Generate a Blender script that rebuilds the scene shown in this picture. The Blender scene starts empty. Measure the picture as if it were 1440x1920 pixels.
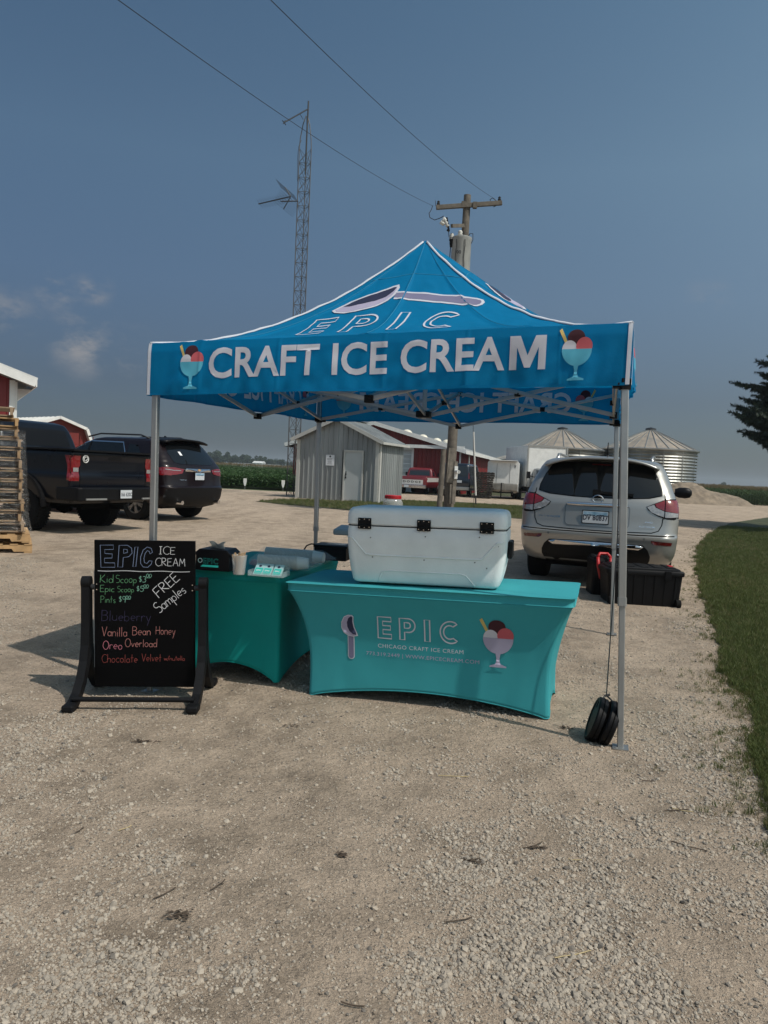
import bpy, bmesh, math, random
import numpy as np
from mathutils import Vector, Matrix, Euler, noise
from mathutils.bvhtree import BVHTree
R = math.radians
random.seed(7); rng = np.random.default_rng(7)
S = bpy.context.scene
COL = S.collection

# ------------------------------------------------------------------ camera
CAM = Vector((0.0, 0.0, 1.5)); FPX = 1420.0; PITCH = R(3.07); ROLL = R(2.75)
_F = Vector((0, math.cos(PITCH), -math.sin(PITCH))); _U0 = Vector((0, math.sin(PITCH), math.cos(PITCH))); _X0 = Vector((1, 0, 0))
_Rt = _X0 * math.cos(ROLL) + _U0 * math.sin(ROLL)
_Up = -_X0 * math.sin(ROLL) + _U0 * math.cos(ROLL)
cd = bpy.data.cameras.new('camera'); cam = bpy.data.objects.new('camera', cd); COL.objects.link(cam)
cd.sensor_fit = 'VERTICAL'; cd.sensor_height = 24.0; cd.sensor_width = 18.0
cd.lens = FPX / 1920 * 24.0
cd.clip_start = 0.05; cd.clip_end = 5000
cam.matrix_world = Matrix(((_Rt.x, _Up.x, -_F.x, CAM.x), (_Rt.y, _Up.y, -_F.y, CAM.y), (_Rt.z, _Up.z, -_F.z, CAM.z), (0, 0, 0, 1)))
S.camera = cam

# ------------------------------------------------------------------ light
SUN_EL = R(54); SUN_H = Vector((0.82, -0.572)).normalized()      # horizontal direction towards the sun
S.view_settings.view_transform = 'Standard'; S.view_settings.look = 'None'
S.view_settings.gamma = 1; S.view_settings.use_curve_mapping = False
S.view_settings.exposure = -0.61
w = bpy.data.worlds.new('World'); S.world = w; w.use_nodes = True
nt = w.node_tree; nt.nodes.clear()
def N(t, tree=None, **kw):
    n = (tree or nt).nodes.new(t)
    for k, v in kw.items(): setattr(n, k, v)
    return n
sky = N('ShaderNodeTexSky'); sky.sky_type = 'NISHITA'; sky.sun_disc = False
sky.sun_elevation = SUN_EL; sky.sun_rotation = math.atan2(SUN_H.x, SUN_H.y)
sky.altitude = 200; sky.air_density = 1.0; sky.dust_density = 2.0; sky.ozone_density = 1.5
bg = N('ShaderNodeBackground'); bg.inputs['Strength'].default_value = 0.147
out = N('ShaderNodeOutputWorld')
tc = N('ShaderNodeTexCoord'); sep = N('ShaderNodeSeparateXYZ'); nt.links.new(tc.outputs['Generated'], sep.inputs[0])
# summer haze: greyer towards the horizon, brighter towards the sun
ramp = N('ShaderNodeValToRGB'); nt.links.new(sep.outputs['Z'], ramp.inputs[0])
e = ramp.color_ramp.elements
e[0].position = 0.0; e[0].color = (0.44, 0.50, 0.58, 1)
e[1].position = 1.0; e[1].color = (0.48, 0.60, 0.63, 1)
for p, c in ((0.10, (0.465, 0.485, 0.535, 1)), (0.22, (0.66, 0.71, 0.72, 1)), (0.36, (0.78, 0.88, 0.83, 1)), (0.55, (0.59, 0.76, 0.77, 1))):
    q = e.new(p); q.color = c
mul = N('ShaderNodeMix', data_type='RGBA', blend_type='MULTIPLY'); mul.inputs[0].default_value = 1
nt.links.new(sky.outputs[0], mul.inputs[6]); nt.links.new(ramp.outputs[0], mul.inputs[7])
dt = N('ShaderNodeVectorMath', operation='DOT_PRODUCT'); nt.links.new(tc.outputs['Generated'], dt.inputs[0])
dt.inputs[1].default_value = (SUN_H.x * math.cos(SUN_EL), SUN_H.y * math.cos(SUN_EL), math.sin(SUN_EL))
dm = N('ShaderNodeMath', operation='MINIMUM'); dm.inputs[1].default_value = 0.6; nt.links.new(dt.outputs['Value'], dm.inputs[0])
cx = N('ShaderNodeCombineXYZ')
for i, k in enumerate((1.3, 1.1, 0.8)):
    m1 = N('ShaderNodeMath', operation='MULTIPLY'); m1.inputs[1].default_value = k; nt.links.new(dm.outputs[0], m1.inputs[0])
    m2 = N('ShaderNodeMath', operation='EXPONENT'); nt.links.new(m1.outputs[0], m2.inputs[0]); nt.links.new(m2.outputs[0], cx.inputs[i])
mu2 = N('ShaderNodeVectorMath', operation='MULTIPLY'); nt.links.new(mul.outputs[2], mu2.inputs[0]); nt.links.new(cx.outputs[0], mu2.inputs[1])
# a few thin fair-weather clouds low in the sky
last = mu2.outputs[0]
nz = N('ShaderNodeTexNoise'); nz.inputs['Scale'].default_value = 14; nz.inputs['Detail'].default_value = 7; nz.inputs['Roughness'].default_value = 0.62
mp = N('ShaderNodeMapping'); mp.inputs['Scale'].default_value = (1, 1, 1.9); nt.links.new(tc.outputs['Generated'], mp.inputs[0]); nt.links.new(mp.outputs[0], nz.inputs[0])
def ray(px, py):
    d = _F + _Rt * ((px - 720) / FPX) + _Up * ((960 - py) / FPX)
    return d.normalized()
acc = None
for (px, py, rad, st) in ((112, 545, .030, 1.2), (172, 540, .024, 1.2), (160, 640, .045, 1.3), (245, 665, .035, 1.0), (20, 600, .04, 1.0), (30, 655, .03, .6), (1330, 560, .03, .3)):
    d = ray(px, py)
    vm = N('ShaderNodeVectorMath', operation='DISTANCE'); nrm = N('ShaderNodeVectorMath', operation='NORMALIZE')
    nt.links.new(tc.outputs['Generated'], nrm.inputs[0]); nt.links.new(nrm.outputs[0], vm.inputs[0]); vm.inputs[1].default_value = d
    mr = N('ShaderNodeMapRange', interpolation_type='SMOOTHSTEP'); mr.inputs['From Min'].default_value = rad * 1.3; mr.inputs['From Max'].default_value = 0
    mr.inputs['To Min'].default_value = 0; mr.inputs['To Max'].default_value = st
    nt.links.new(vm.outputs['Value'], mr.inputs['Value'])
    if acc is None: acc = mr.outputs[0]
    else:
        a = N('ShaderNodeMath', operation='MAXIMUM'); nt.links.new(acc, a.inputs[0]); nt.links.new(mr.outputs[0], a.inputs[1]); acc = a.outputs[0]
nr = N('ShaderNodeMapRange', interpolation_type='SMOOTHSTEP'); nr.inputs['From Min'].default_value = 0.42; nr.inputs['From Max'].default_value = 0.72
nt.links.new(nz.outputs[0], nr.inputs['Value'])
cm = N('ShaderNodeMath', operation='MULTIPLY'); nt.links.new(acc, cm.inputs[0]); nt.links.new(nr.outputs[0], cm.inputs[1])
cs = N('ShaderNodeMath', operation='MULTIPLY'); nt.links.new(cm.outputs[0], cs.inputs[0]); cs.inputs[1].default_value = 0.85
mx = N('ShaderNodeMix', data_type='RGBA'); nt.links.new(cs.outputs[0], mx.inputs[0]); nt.links.new(last, mx.inputs[6]); mx.inputs[7].default_value = (3.0, 3.0, 3.15, 1)
nt.links.new(mx.outputs[2], bg.inputs[0]); nt.links.new(bg.outputs[0], out.inputs[0])

sd = bpy.data.lights.new('sun', 'SUN'); sd.energy = 5.0; sd.angle = R(0.55); sd.color = (1.0, 0.95, 0.87)
sun = bpy.data.objects.new('sun', sd); COL.objects.link(sun)
tosun = Vector((SUN_H.x * math.cos(SUN_EL), SUN_H.y * math.cos(SUN_EL), math.sin(SUN_EL)))
sun.rotation_euler = tosun.to_track_quat('Z', 'Y').to_euler(); sun.location = (8, -6, 14)
S.cycles.max_bounces = 6; S.cycles.transparent_max_bounces = 12

# ------------------------------------------------------------------ survey helpers
def sstep(t):
    t = max(0.0, min(1.0, t)); return t * t * (3 - 2 * t)
def gz(x, y):                                # the lot is not quite level: it rises gently away from the road and dips to the left
    z = 0.15 * sstep((y - 4) / 6.5)
    z += 0.035 * x * math.exp(-(x / 4.0) ** 2) * (1 - sstep((y - 6) / 5))
    return z
def at(px, py, Y):                           # the point at distance Y on a sight line surveyed in the photograph
    d = _F + _Rt * ((px - 720) / FPX) + _Up * ((960 - py) / FPX)
    return CAM + d * (Y / d.y)
def gnd(px, py):                             # where that sight line meets the ground
    d = _F + _Rt * ((px - 720) / FPX) + _Up * ((960 - py) / FPX)
    t = -1.5 / d.z
    for _ in range(30):
        p = CAM + d * t; t = (gz(p.x, p.y) - 1.5) / d.z
    return CAM + d * t
def atz(px, py, z):
    d = _F + _Rt * ((px - 720) / FPX) + _Up * ((960 - py) / FPX)
    return CAM + d * ((z - 1.5) / d.z)

# ------------------------------------------------------------------ materials
M = {}
def mat(name, base, rough=0.6, metal=0.0, var=0.12, vs=6.0, bump=0.0, bs=120.0, spec=0.5, coat=0.0, tint=None, trl=0.0, vdetail=6, emit=None, stretch=None):
    m = bpy.data.materials.new(name); m.use_nodes = True; t = m.node_tree; p = t.nodes['Principled BSDF']
    p.inputs['Roughness'].default_value = rough; p.inputs['Metallic'].default_value = metal
    p.inputs['Specular IOR Level'].default_value = spec
    p.inputs['Coat Weight'].default_value = coat; p.inputs['Coat Roughness'].default_value = 0.05
    b = (*base, 1)
    tcn = N('ShaderNodeTexCoord', t)
    if var > 0:
        n = N('ShaderNodeTexNoise', t); n.inputs['Scale'].default_value = vs; n.inputs['Detail'].default_value = vdetail; n.inputs['Roughness'].default_value = 0.6
        if stretch:
            mpn = N('ShaderNodeMapping', t); mpn.inputs['Scale'].default_value = stretch; t.links.new(tcn.outputs['Object'], mpn.inputs[0]); t.links.new(mpn.outputs[0], n.inputs[0])
        else: t.links.new(tcn.outputs['Object'], n.inputs[0])
        mr = N('ShaderNodeMapRange', t); mr.inputs['From Min'].default_value = 0.3; mr.inputs['From Max'].default_value = 0.7
        t.links.new(n.outputs[0], mr.inputs['Value'])
        x = N('ShaderNodeMix', t, data_type='RGBA'); t.links.new(mr.outputs[0], x.inputs[0])
        t2 = tint or base
        x.inputs[6].default_value = tuple(c * (1 - var) for c in base) + (1,)
        x.inputs[7].default_value = tuple(min(1, c * (1 + var)) for c in t2) + (1,)
        t.links.new(x.outputs[2], p.inputs['Base Color'])
        rr = N('ShaderNodeMapRange', t); rr.inputs['To Min'].default_value = max(0.02, rough - 0.07); rr.inputs['To Max'].default_value = min(1, rough + 0.1)
        t.links.new(n.outputs[0], rr.inputs['Value']); t.links.new(rr.outputs[0], p.inputs['Roughness'])
        colout = x.outputs[2]
    else:
        p.inputs['Base Color'].default_value = b; colout = None
    if bump > 0:
        n2 = N('ShaderNodeTexNoise', t); n2.inputs['Scale'].default_value = bs; n2.inputs['Detail'].default_value = 4
        t.links.new(tcn.outputs['Object'], n2.inputs[0])
        bp = N('ShaderNodeBump', t); bp.inputs['Strength'].default_value = bump; bp.inputs['Distance'].default_value = 0.01
        t.links.new(n2.outputs[0], bp.inputs['Height']); t.links.new(bp.outputs[0], p.inputs['Normal'])
    if trl > 0:
        tr = N('ShaderNodeBsdfTranslucent', t); ms = N('ShaderNodeMixShader', t); ms.inputs[0].default_value = trl
        if colout: t.links.new(colout, tr.inputs[0])
        else: tr.inputs[0].default_value = b
        o = t.nodes['Material Output']
        t.links.new(p.outputs[0], ms.inputs[1]); t.links.new(tr.outputs[0], ms.inputs[2]); t.links.new(ms.outputs[0], o.inputs[0])
    if emit:
        p.inputs['Emission Color'].default_value = (*emit[0], 1); p.inputs['Emission Strength'].default_value = emit[1]
    M[name] = m; return m
def glassmat(name, col, rough=0.05, alpha=1.0):
    m = bpy.data.materials.new(name); m.use_nodes = True; t = m.node_tree; p = t.nodes['Principled BSDF']
    p.inputs['Base Color'].default_value = (*col, 1); p.inputs['Roughness'].default_value = rough; p.inputs['Alpha'].default_value = alpha
    p.inputs['Specular IOR Level'].default_value = 0.6
    M[name] = m; return m

# ------------------------------------------------------------------ mesh building
class MB:
    def __init__(s): s.v = []; s.f = []; s.mi = []; s.cur = 0
    def add(s, vs, fs):
        o = len(s.v); s.v += [tuple(p) for p in vs]; s.f += [tuple(i + o for i in f) for f in fs]; s.mi += [s.cur] * len(fs); return s
    def box(s, c, d, mtx=None):
        x, y, z = d[0] / 2, d[1] / 2, d[2] / 2
        vs = [Vector((a * x, b * y, e * z)) for a in (-1, 1) for b in (-1, 1) for e in (-1, 1)]
        if mtx: vs = [mtx @ v for v in vs]
        c = Vector(c)
        return s.add([v + c for v in vs], [(0, 1, 3, 2), (4, 6, 7, 5), (0, 4, 5, 1), (2, 3, 7, 6), (0, 2, 6, 4), (1, 5, 7, 3)])
    def bar(s, a, b, w, h, up=(0, 0, 1), bev=0):
        a, b = Vector(a), Vector(b); d = (b - a).normalized(); up = Vector(up)
        if abs(d.dot(up)) > .98: up = Vector((0, 1, 0))
        x = d.cross(up).normalized(); y = x.cross(d).normalized()
        if bev:
            sec = [(-w/2+bev, -h/2), (w/2-bev, -h/2), (w/2, -h/2+bev), (w/2, h/2-bev), (w/2-bev, h/2), (-w/2+bev, h/2), (-w/2, h/2-bev), (-w/2, -h/2+bev)]
        else: sec = [(-w/2, -h/2), (w/2, -h/2), (w/2, h/2), (-w/2, h/2)]
        n = len(sec); vs = [a + x * p + y * q for p, q in sec] + [b + x * p + y * q for p, q in sec]
        fs = [(i, (i + 1) % n, n + (i + 1) % n, n + i) for i in range(n)] + [tuple(range(n - 1, -1, -1)), tuple(range(n, 2 * n))]
        return s.add(vs, fs)
    def cyl(s, a, b, r0, r1=None, n=12, caps=True):
        r1 = r0 if r1 is None else r1
        a, b = Vector(a), Vector(b); d = (b - a).normalized(); up = Vector((0, 0, 1)) if abs(d.z) < .95 else Vector((1, 0, 0))
        x = d.cross(up).normalized(); y = x.cross(d)
        vs = []
        for p, r in ((a, r0), (b, r1)):
            for i in range(n):
                t = 2 * math.pi * i / n; vs.append(p + x * (r * math.cos(t)) + y * (r * math.sin(t)))
        fs = [(i, (i + 1) % n, n + (i + 1) % n, n + i) for i in range(n)]
        if caps: fs += [tuple(range(n - 1, -1, -1)), tuple(range(n, 2 * n))]
        return s.add(vs, fs)
    def tube(s, pts, r, n=8, closed=False):
        pts = [Vector(p) for p in pts]; rs = r if isinstance(r, (list, tuple)) else [r] * len(pts)
        rings = []; prev = None
        for i, p in enumerate(pts):
            a = pts[i - 1] if i else (pts[-1] if closed else p); b = pts[(i + 1) % len(pts)] if (i < len(pts) - 1 or closed) else p
            d = (b - a).normalized()
            if prev is None:
                up = Vector((0, 0, 1)) if abs(d.z) < .9 else Vector((1, 0, 0)); x = d.cross(up).normalized()
            else: x = (prev - d * prev.dot(d)).normalized()
            prev = x; y = x.cross(d); rings.append([p + x * (rs[i] * math.cos(2 * math.pi * k / n)) + y * (rs[i] * math.sin(2 * math.pi * k / n)) for k in range(n)])
        vs = [v for q in rings for v in q]; fs = []
        m = len(pts)
        for i in range(m if closed else m - 1):
            j = (i + 1) % m
            for k in range(n): fs.append((i * n + k, i * n + (k + 1) % n, j * n + (k + 1) % n, j * n + k))
        if not closed: fs += [tuple(range(n - 1, -1, -1)), tuple(range((m - 1) * n, m * n))]
        return s.add(vs, fs)
    def lathe(s, prof, c=(0, 0, 0), n=24, mtx=None, a0=0, a1=2 * math.pi):
        c = Vector(c); vs = []; full = abs(a1 - a0 - 2 * math.pi) < 1e-6; cols = n if full else n + 1
        for r, z in prof:
            for i in range(cols):
                t = a0 + (a1 - a0) * i / n; v = Vector((r * math.cos(t), r * math.sin(t), z)); vs.append((mtx @ v if mtx else v) + c)
        fs = []
        for j in range(len(prof) - 1):
            for i in range(n):
                k = (i + 1) % cols; fs.append((j * cols + i, j * cols + k, (j + 1) * cols + k, (j + 1) * cols + i))
        if full and prof[0][0] > 1e-5: fs.append(tuple(range(cols - 1, -1, -1)))
        if full and prof[-1][0] > 1e-5: fs.append(tuple((len(prof) - 1) * cols + i for i in range(cols)))
        return s.add(vs, fs)
    def grid(s, fn, nu, nv, flip=False):
        vs = [fn(i / nu, j / nv) for j in range(nv + 1) for i in range(nu + 1)]; fs = []
        for j in range(nv):
            for i in range(nu):
                a = j * (nu + 1) + i; q = (a, a + 1, a + nu + 2, a + nu + 1); fs.append(q[::-1] if flip else q)
        return s.add(vs, fs)
    def prism(s, poly, o, ax, ay, depth):        # polygon in plane (ax, ay) at o, extruded along ax x ay by depth
        o, ax, ay = Vector(o), Vector(ax), Vector(ay); nn = ax.cross(ay).normalized() * depth
        vs = [o + ax * a + ay * b for a, b in poly]; n = len(vs); vs += [v + nn for v in vs]
        return s.add(vs, [tuple(range(n - 1, -1, -1)), tuple(range(n, 2 * n))] + [(i, (i + 1) % n, n + (i + 1) % n, n + i) for i in range(n)])
    def build(s, name, m, parent=None, smooth=False, world=False, bevel=0, sub=0, solid=0, auto=None):
        me = bpy.data.meshes.new(name); vs = s.v
        if world and parent is not None:
            inv = base_matrix(parent).inverted(); vs = [inv @ Vector(v) for v in vs]
        me.from_pydata([tuple(v) for v in vs], [], s.f)
        ms = m if isinstance(m, (list, tuple)) else [m]
        for q in ms: me.materials.append(M[q] if isinstance(q, str) else q)
        if len(ms) > 1: me.polygons.foreach_set('material_index', s.mi)
        if smooth: me.polygons.foreach_set('use_smooth', [True] * len(me.polygons))
        if auto is not None: me.set_sharp_from_angle(angle=R(auto))
        me.update(); o = bpy.data.objects.new(name, me); COL.objects.link(o)
        if parent is not None: o.parent = parent
        if bevel:
            b = o.modifiers.new('bevel', 'BEVEL'); b.width = bevel; b.segments = 2; b.limit_method = 'ANGLE'; b.angle_limit = R(35)
        if solid:
            b = o.modifiers.new('solid', 'SOLIDIFY'); b.thickness = solid; b.offset = -1
        if sub:
            b = o.modifiers.new('sub', 'SUBSURF'); b.levels = sub; b.render_levels = sub
        return o
BASE = {}
def base_matrix(o):
    m = Matrix.LocRotScale(o.location, o.rotation_euler, o.scale)
    return base_matrix(o.parent) @ m if o.parent else m
def tag(o, label=None, cat=None, group=None, kind=None):
    if label: o['label'] = label
    if cat: o['category'] = cat
    if group: o['group'] = group
    if kind: o['kind'] = kind
    return o
def thing(name, label, cat, loc=(0, 0, 0), rz=0, group=None):
    o = bpy.data.objects.new(name, None); COL.objects.link(o); o.location = loc; o.rotation_euler = (0, 0, rz); o.empty_display_size = 0.2
    return tag(o, label, cat, group)
def kids(o, pool): return [c for c in pool if c.parent == o]
def dup(o, loc=None, rz=None, label=None, parent=None, pool=None):
    pool = pool if pool is not None else list(COL.objects)
    c = o.copy(); COL.objects.link(c)
    if parent is not None: c.parent = parent
    if loc is not None: c.location = loc
    if rz is not None: c.rotation_euler = (0, 0, rz)
    if label: c['label'] = label
    for k in kids(o, pool): dup(k, parent=c, pool=pool)
    return c

# ------------------------------------------------------------------ flat shapes laid over curved surfaces
def dice(verts, faces, sx, sy):
    bm = bmesh.new(); bv = [bm.verts.new((x, y, 0)) for x, y in verts]
    for f in faces:
        try: bm.faces.new([bv[i] for i in f])
        except ValueError: pass
    big = [f for f in bm.faces if len(f.verts) > 4]
    if big: bmesh.ops.triangulate(bm, faces=big)
    xs = [v[0] for v in verts]; ys = [v[1] for v in verts]
    def cut(lo, hi, st, ax):
        k = math.floor(lo / st) + 1
        while k * st < hi:
            co = [0, 0, 0]; co[ax] = k * st; no = [0, 0, 0]; no[ax] = 1
            bmesh.ops.bisect_plane(bm, geom=bm.verts[:] + bm.edges[:] + bm.faces[:], plane_co=co, plane_no=no); k += 1
    if sx: cut(min(xs), max(xs), sx, 0)
    if sy: cut(min(ys), max(ys), sy, 1)
    bmesh.ops.triangulate(bm, faces=[f for f in bm.faces if len(f.verts) > 4])
    bm.verts.index_update()
    V = [(v.co.x, v.co.y) for v in bm.verts]; Fc = [tuple(v.index for v in f.verts) for f in bm.faces]; bm.free()
    return V, Fc
def poly(pts): return list(pts), [tuple(range(len(pts)))]
def circ(cx, cy, r, n=28, ry=None, a0=0, a1=2 * math.pi):
    ry = r if ry is None else ry
    full = abs(a1 - a0 - 2 * math.pi) < 1e-6
    return [(cx + r * math.cos(a0 + (a1 - a0) * i / (n if full else n - 1)), cy + ry * math.sin(a0 + (a1 - a0) * i / (n if full else n - 1))) for i in range(n)]
def rrect(x0, y0, x1, y1, r, n=4):
    o = []
    for cx, cy, a in ((x1 - r, y1 - r, 0), (x0 + r, y1 - r, 90), (x0 + r, y0 + r, 180), (x1 - r, y0 + r, 270)):
        for i in range(n + 1):
            t = R(a + 90 * i / n); o.append((cx + r * math.cos(t), cy + r * math.sin(t)))
    return o
def ribbon(pts, w, closed=False):
    P = [Vector((p[0], p[1])) for p in pts]; n = len(P); L = []; Rr = []
    for i in range(n):
        a = P[i - 1] if (i or closed) else P[i]; b = P[(i + 1) % n] if (i < n - 1 or closed) else P[i]
        d = (b - a); d = d.normalized() if d.length > 1e-9 else Vector((1, 0)); nn = Vector((-d.y, d.x)) * w / 2
        L.append(tuple(P[i] + nn)); Rr.append(tuple(P[i] - nn))
    V = L + Rr; Fc = []
    for i in range(n if closed else n - 1):
        j = (i + 1) % n; Fc.append((i, n + i, n + j, j))
    return V, Fc
def join2(*parts):
    V, Fc = [], []
    for v, f in parts:
        o = len(V); V += list(v); Fc += [tuple(i + o for i in q) for q in f]
    return V, Fc
_tc = {}
def text2d(s, size=1.0, off=0.0, sx=1.0, space=1.0, shear=0.0, align='CENTER', res=4):
    key = (s, off, space, shear, align, res)
    if key not in _tc:
        c = bpy.data.curves.new('t', 'FONT'); c.body = s; c.size = 1; c.offset = off; c.space_character = space; c.shear = shear; c.resolution_u = res
        c.align_x = align; c.align_y = 'CENTER'; c.fill_mode = 'FRONT'
        o = bpy.data.objects.new('t', c); COL.objects.link(o); dg = bpy.context.evaluated_depsgraph_get(); dg.update()
        me = o.evaluated_get(dg).to_mesh()
        V = [(v.co.x, v.co.y) for v in me.vertices]; Fc = [tuple(p.vertices) for p in me.polygons]
        o.evaluated_get(dg).to_mesh_clear(); bpy.data.objects.remove(o); bpy.data.curves.remove(c); _tc[key] = (V, Fc)
    V, Fc = _tc[key]
    return [(x * size * sx, y * size) for x, y in V], Fc
def shift(sh, dx, dy, sc=1.0, rot=0.0):
    c, s_ = math.cos(rot), math.sin(rot)
    return [((x * c - y * s_) * sc + dx, (x * s_ + y * c) * sc + dy) for x, y in sh[0]], sh[1]
def lay(shape, fn, name, m, parent, step=(0.05, 0.05), world=False, solid=0.0, smooth=True):
    """put a flat shape on a surface: fn(a, b) -> 3-D point"""
    V, Fc = dice(shape[0], shape[1], *step); mb = MB(); P3 = [Vector(fn(a, b)) for a, b in V]; keep = []
    for f in Fc:                                   # leave out faces torn across an edge of the body
        ok = True
        for i in range(len(f)):
            a, b = f[i], f[(i + 1) % len(f)]; l2 = math.hypot(V[a][0] - V[b][0], V[a][1] - V[b][1])
            if (P3[a] - P3[b]).length > 5 * l2 + .03: ok = False; break
        if ok: keep.append(f)
    mb.add(P3, keep)
    return mb.build(name, m, parent, smooth=smooth, world=world, solid=solid)
class Skin:
    """rays against a body mesh so that windows, lamps and badges follow its curves"""
    def __init__(s, obj):
        dg = bpy.context.evaluated_depsgraph_get(); dg.update(); me = obj.evaluated_get(dg).to_mesh()
        s.t = BVHTree.FromPolygons([v.co.copy() for v in me.vertices], [tuple(p.vertices) for p in me.polygons]); obj.evaluated_get(dg).to_mesh_clear()
    def on(s, side, off=0.004):
        D = {'rear': ((0, -9, 0), (0, 1, 0), 0), 'front': ((0, 9, 0), (0, -1, 0), 0), 'left': ((-9, 0, 0), (1, 0, 0), 1), 'right': ((9, 0, 0), (-1, 0, 0), 1), 'top': ((0, 0, 9), (0, 0, -1), 2)}[side]
        d = Vector(D[1])
        def fn(a, b):
            o = Vector(D[0])
            if D[2] == 0: o.x, o.z = a, b
            elif D[2] == 1: o.y, o.z = a, b
            else: o.x, o.y = a, b
            h = s.t.ray_cast(o, d)
            if h[0] is None:
                q = o.copy(); q[0 if D[2] == 1 else (1 if D[2] == 0 else 2)] = 0
                h = s.t.find_nearest(q)
            nn = h[1]
            if nn.dot(d) > 0: nn = -nn
            return h[0] + nn * off
        return fn

# ------------------------------------------------------------------ scattered stuff
def scatter(name, pts, scl, rot, idx, sources, label, cat='ground cover', parent=None):
    c = bpy.data.collections.new(name + '_kinds')
    for i, o in enumerate(sources):
        for u in list(o.users_collection): u.objects.unlink(o)
        o.name = '%s_kind_%02d' % (name, i); c.objects.link(o)
    me = bpy.data.meshes.new(name); me.vertices.add(len(pts)); me.vertices.foreach_set('co', np.asarray(pts, dtype=np.float32).ravel())
    a = me.attributes.new('scl', 'FLOAT', 'POINT'); a.data.foreach_set('value', np.asarray(scl, dtype=np.float32))
    a = me.attributes.new('rot', 'FLOAT_VECTOR', 'POINT'); a.data.foreach_set('vector', np.asarray(rot, dtype=np.float32).ravel())
    a = me.attributes.new('idx', 'INT', 'POINT'); a.data.foreach_set('value', np.asarray(idx, dtype=np.int32))
    o = bpy.data.objects.new(name, me); COL.objects.link(o)
    g = bpy.data.node_groups.new(name, 'GeometryNodeTree')
    g.interface.new_socket('Geometry', in_out='INPUT', socket_type='NodeSocketGeometry'); g.interface.new_socket('Geometry', in_out='OUTPUT', socket_type='NodeSocketGeometry')
    i_ = g.nodes.new('NodeGroupInput'); o_ = g.nodes.new('NodeGroupOutput'); ci = g.nodes.new('GeometryNodeCollectionInfo')
    ci.inputs['Collection'].default_value = c; ci.inputs['Separate Children'].default_value = True; ci.inputs['Reset Children'].default_value = True
    ip = g.nodes.new('GeometryNodeInstanceOnPoints'); ip.inputs['Pick Instance'].default_value = True
    def na(n, t):
        k = g.nodes.new('GeometryNodeInputNamedAttribute'); k.data_type = t; k.inputs[0].default_value = n; return k.outputs[0]
    g.links.new(i_.outputs[0], ip.inputs['Points']); g.links.new(ci.outputs[0], ip.inputs['Instance'])
    g.links.new(na('idx', 'INT'), ip.inputs['Instance Index']); g.links.new(na('rot', 'FLOAT_VECTOR'), ip.inputs['Rotation']); g.links.new(na('scl', 'FLOAT'), ip.inputs['Scale'])
    g.links.new(ip.outputs[0], o_.inputs[0])
    md = o.modifiers.new('scatter', 'NODES'); md.node_group = g
    if parent is not None: o.parent = parent; o['kind'] = 'stuff'
    else: tag(o, label, cat, kind='stuff')
    return o
def stone_mesh(m, seed, sq=0.6):
    r = random.Random(seed); bm = bmesh.new(); bmesh.ops.create_icosphere(bm, subdivisions=1, radius=1)
    for v in bm.verts:
        v.co *= r.uniform(0.7, 1.15); v.co.z *= sq; v.co.x *= r.uniform(0.95, 1.1)
    me = bpy.data.meshes.new('stone'); bm.to_mesh(me); bm.free(); me.materials.append(M[m])
    o = bpy.data.objects.new('stone', me); return o
def blades(m, n, h, spread, w, seed, lean=0.5, segs=2):
    r = random.Random(seed); vs = []; fs = []
    for _ in range(n):
        a = r.uniform(0, 6.28); q = r.uniform(0, spread); x, y = q * math.cos(a), q * math.sin(a); hh = h * r.uniform(.5, 1.1)
        la = r.uniform(0, 6.28); ln = hh * r.uniform(.1, lean); b = r.uniform(0, 6.28); dx, dy = math.cos(b) * w / 2, math.sin(b) * w / 2
        o = len(vs)
        for k in range(segs):
            t = k / segs; s_ = 1 - t * .45
            cx, cy, cz = x + math.cos(la) * ln * t * t, y + math.sin(la) * ln * t * t, hh * t
            vs += [(cx - dx * s_, cy - dy * s_, cz), (cx + dx * s_, cy + dy * s_, cz)]
        vs.append((x + math.cos(la) * ln, y + math.sin(la) * ln, hh * .97))
        for k in range(segs - 1): fs.append((o + 2 * k, o + 2 * k + 1, o + 2 * k + 3, o + 2 * k + 2))
        fs.append((o + 2 * segs - 2, o + 2 * segs - 1, o + 2 * segs))
    me = bpy.data.meshes.new('tuft'); me.from_pydata(vs, [], fs); me.materials.append(M[m]); return bpy.data.objects.new('tuft', me)

# ================================================================== materials used by the place
mat('aluminium', (0.42, 0.42, 0.41), .38, .85, .06, 9)
mat('aluminium_dull', (0.33, 0.33, 0.32), .5, .6, .08, 9)
mat('black_plastic', (0.005, 0.005, 0.006), .5, 0, .2, 20, .15, 400, spec=.18)
mat('black_satin', (0.004, 0.004, 0.005), .4, 0, .1, 8, spec=.2)
mat('white_paint', (0.70, 0.70, 0.68), .45, 0, .10, 3)
mat('white_print', (0.66, 0.64, 0.70), .7, 0, .04, 5, trl=.22)
mat('red_siding', (0.17, 0.010, 0.010), .5, 0, .28, 1.6, stretch=(1, 1, .12))
mat('red_dark', (0.15, 0.014, 0.011), .55, 0, .15, 1.5)
mat('steel_siding', (0.26, 0.275, 0.275), .42, .25, .30, 1.6, stretch=(1, 1, .12))
mat('steel_dark', (0.035, 0.036, 0.038), .5, .4, .2, 2)
mat('wood_grey', (0.19, 0.165, 0.135), .85, 0, .35, 9, .5, 60)
mat('tire', (0.009, 0.009, 0.009), .85, 0, .2, 30, .5, 200, spec=.15)
mat('rim', (0.45, 0.45, 0.46), .3, .9, .05, 5)
mat('rim_dark', (0.02, 0.02, 0.02), .4, .5, .05, 5)
mat('chrome', (0.7, 0.7, 0.72), .12, 1, 0)
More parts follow.
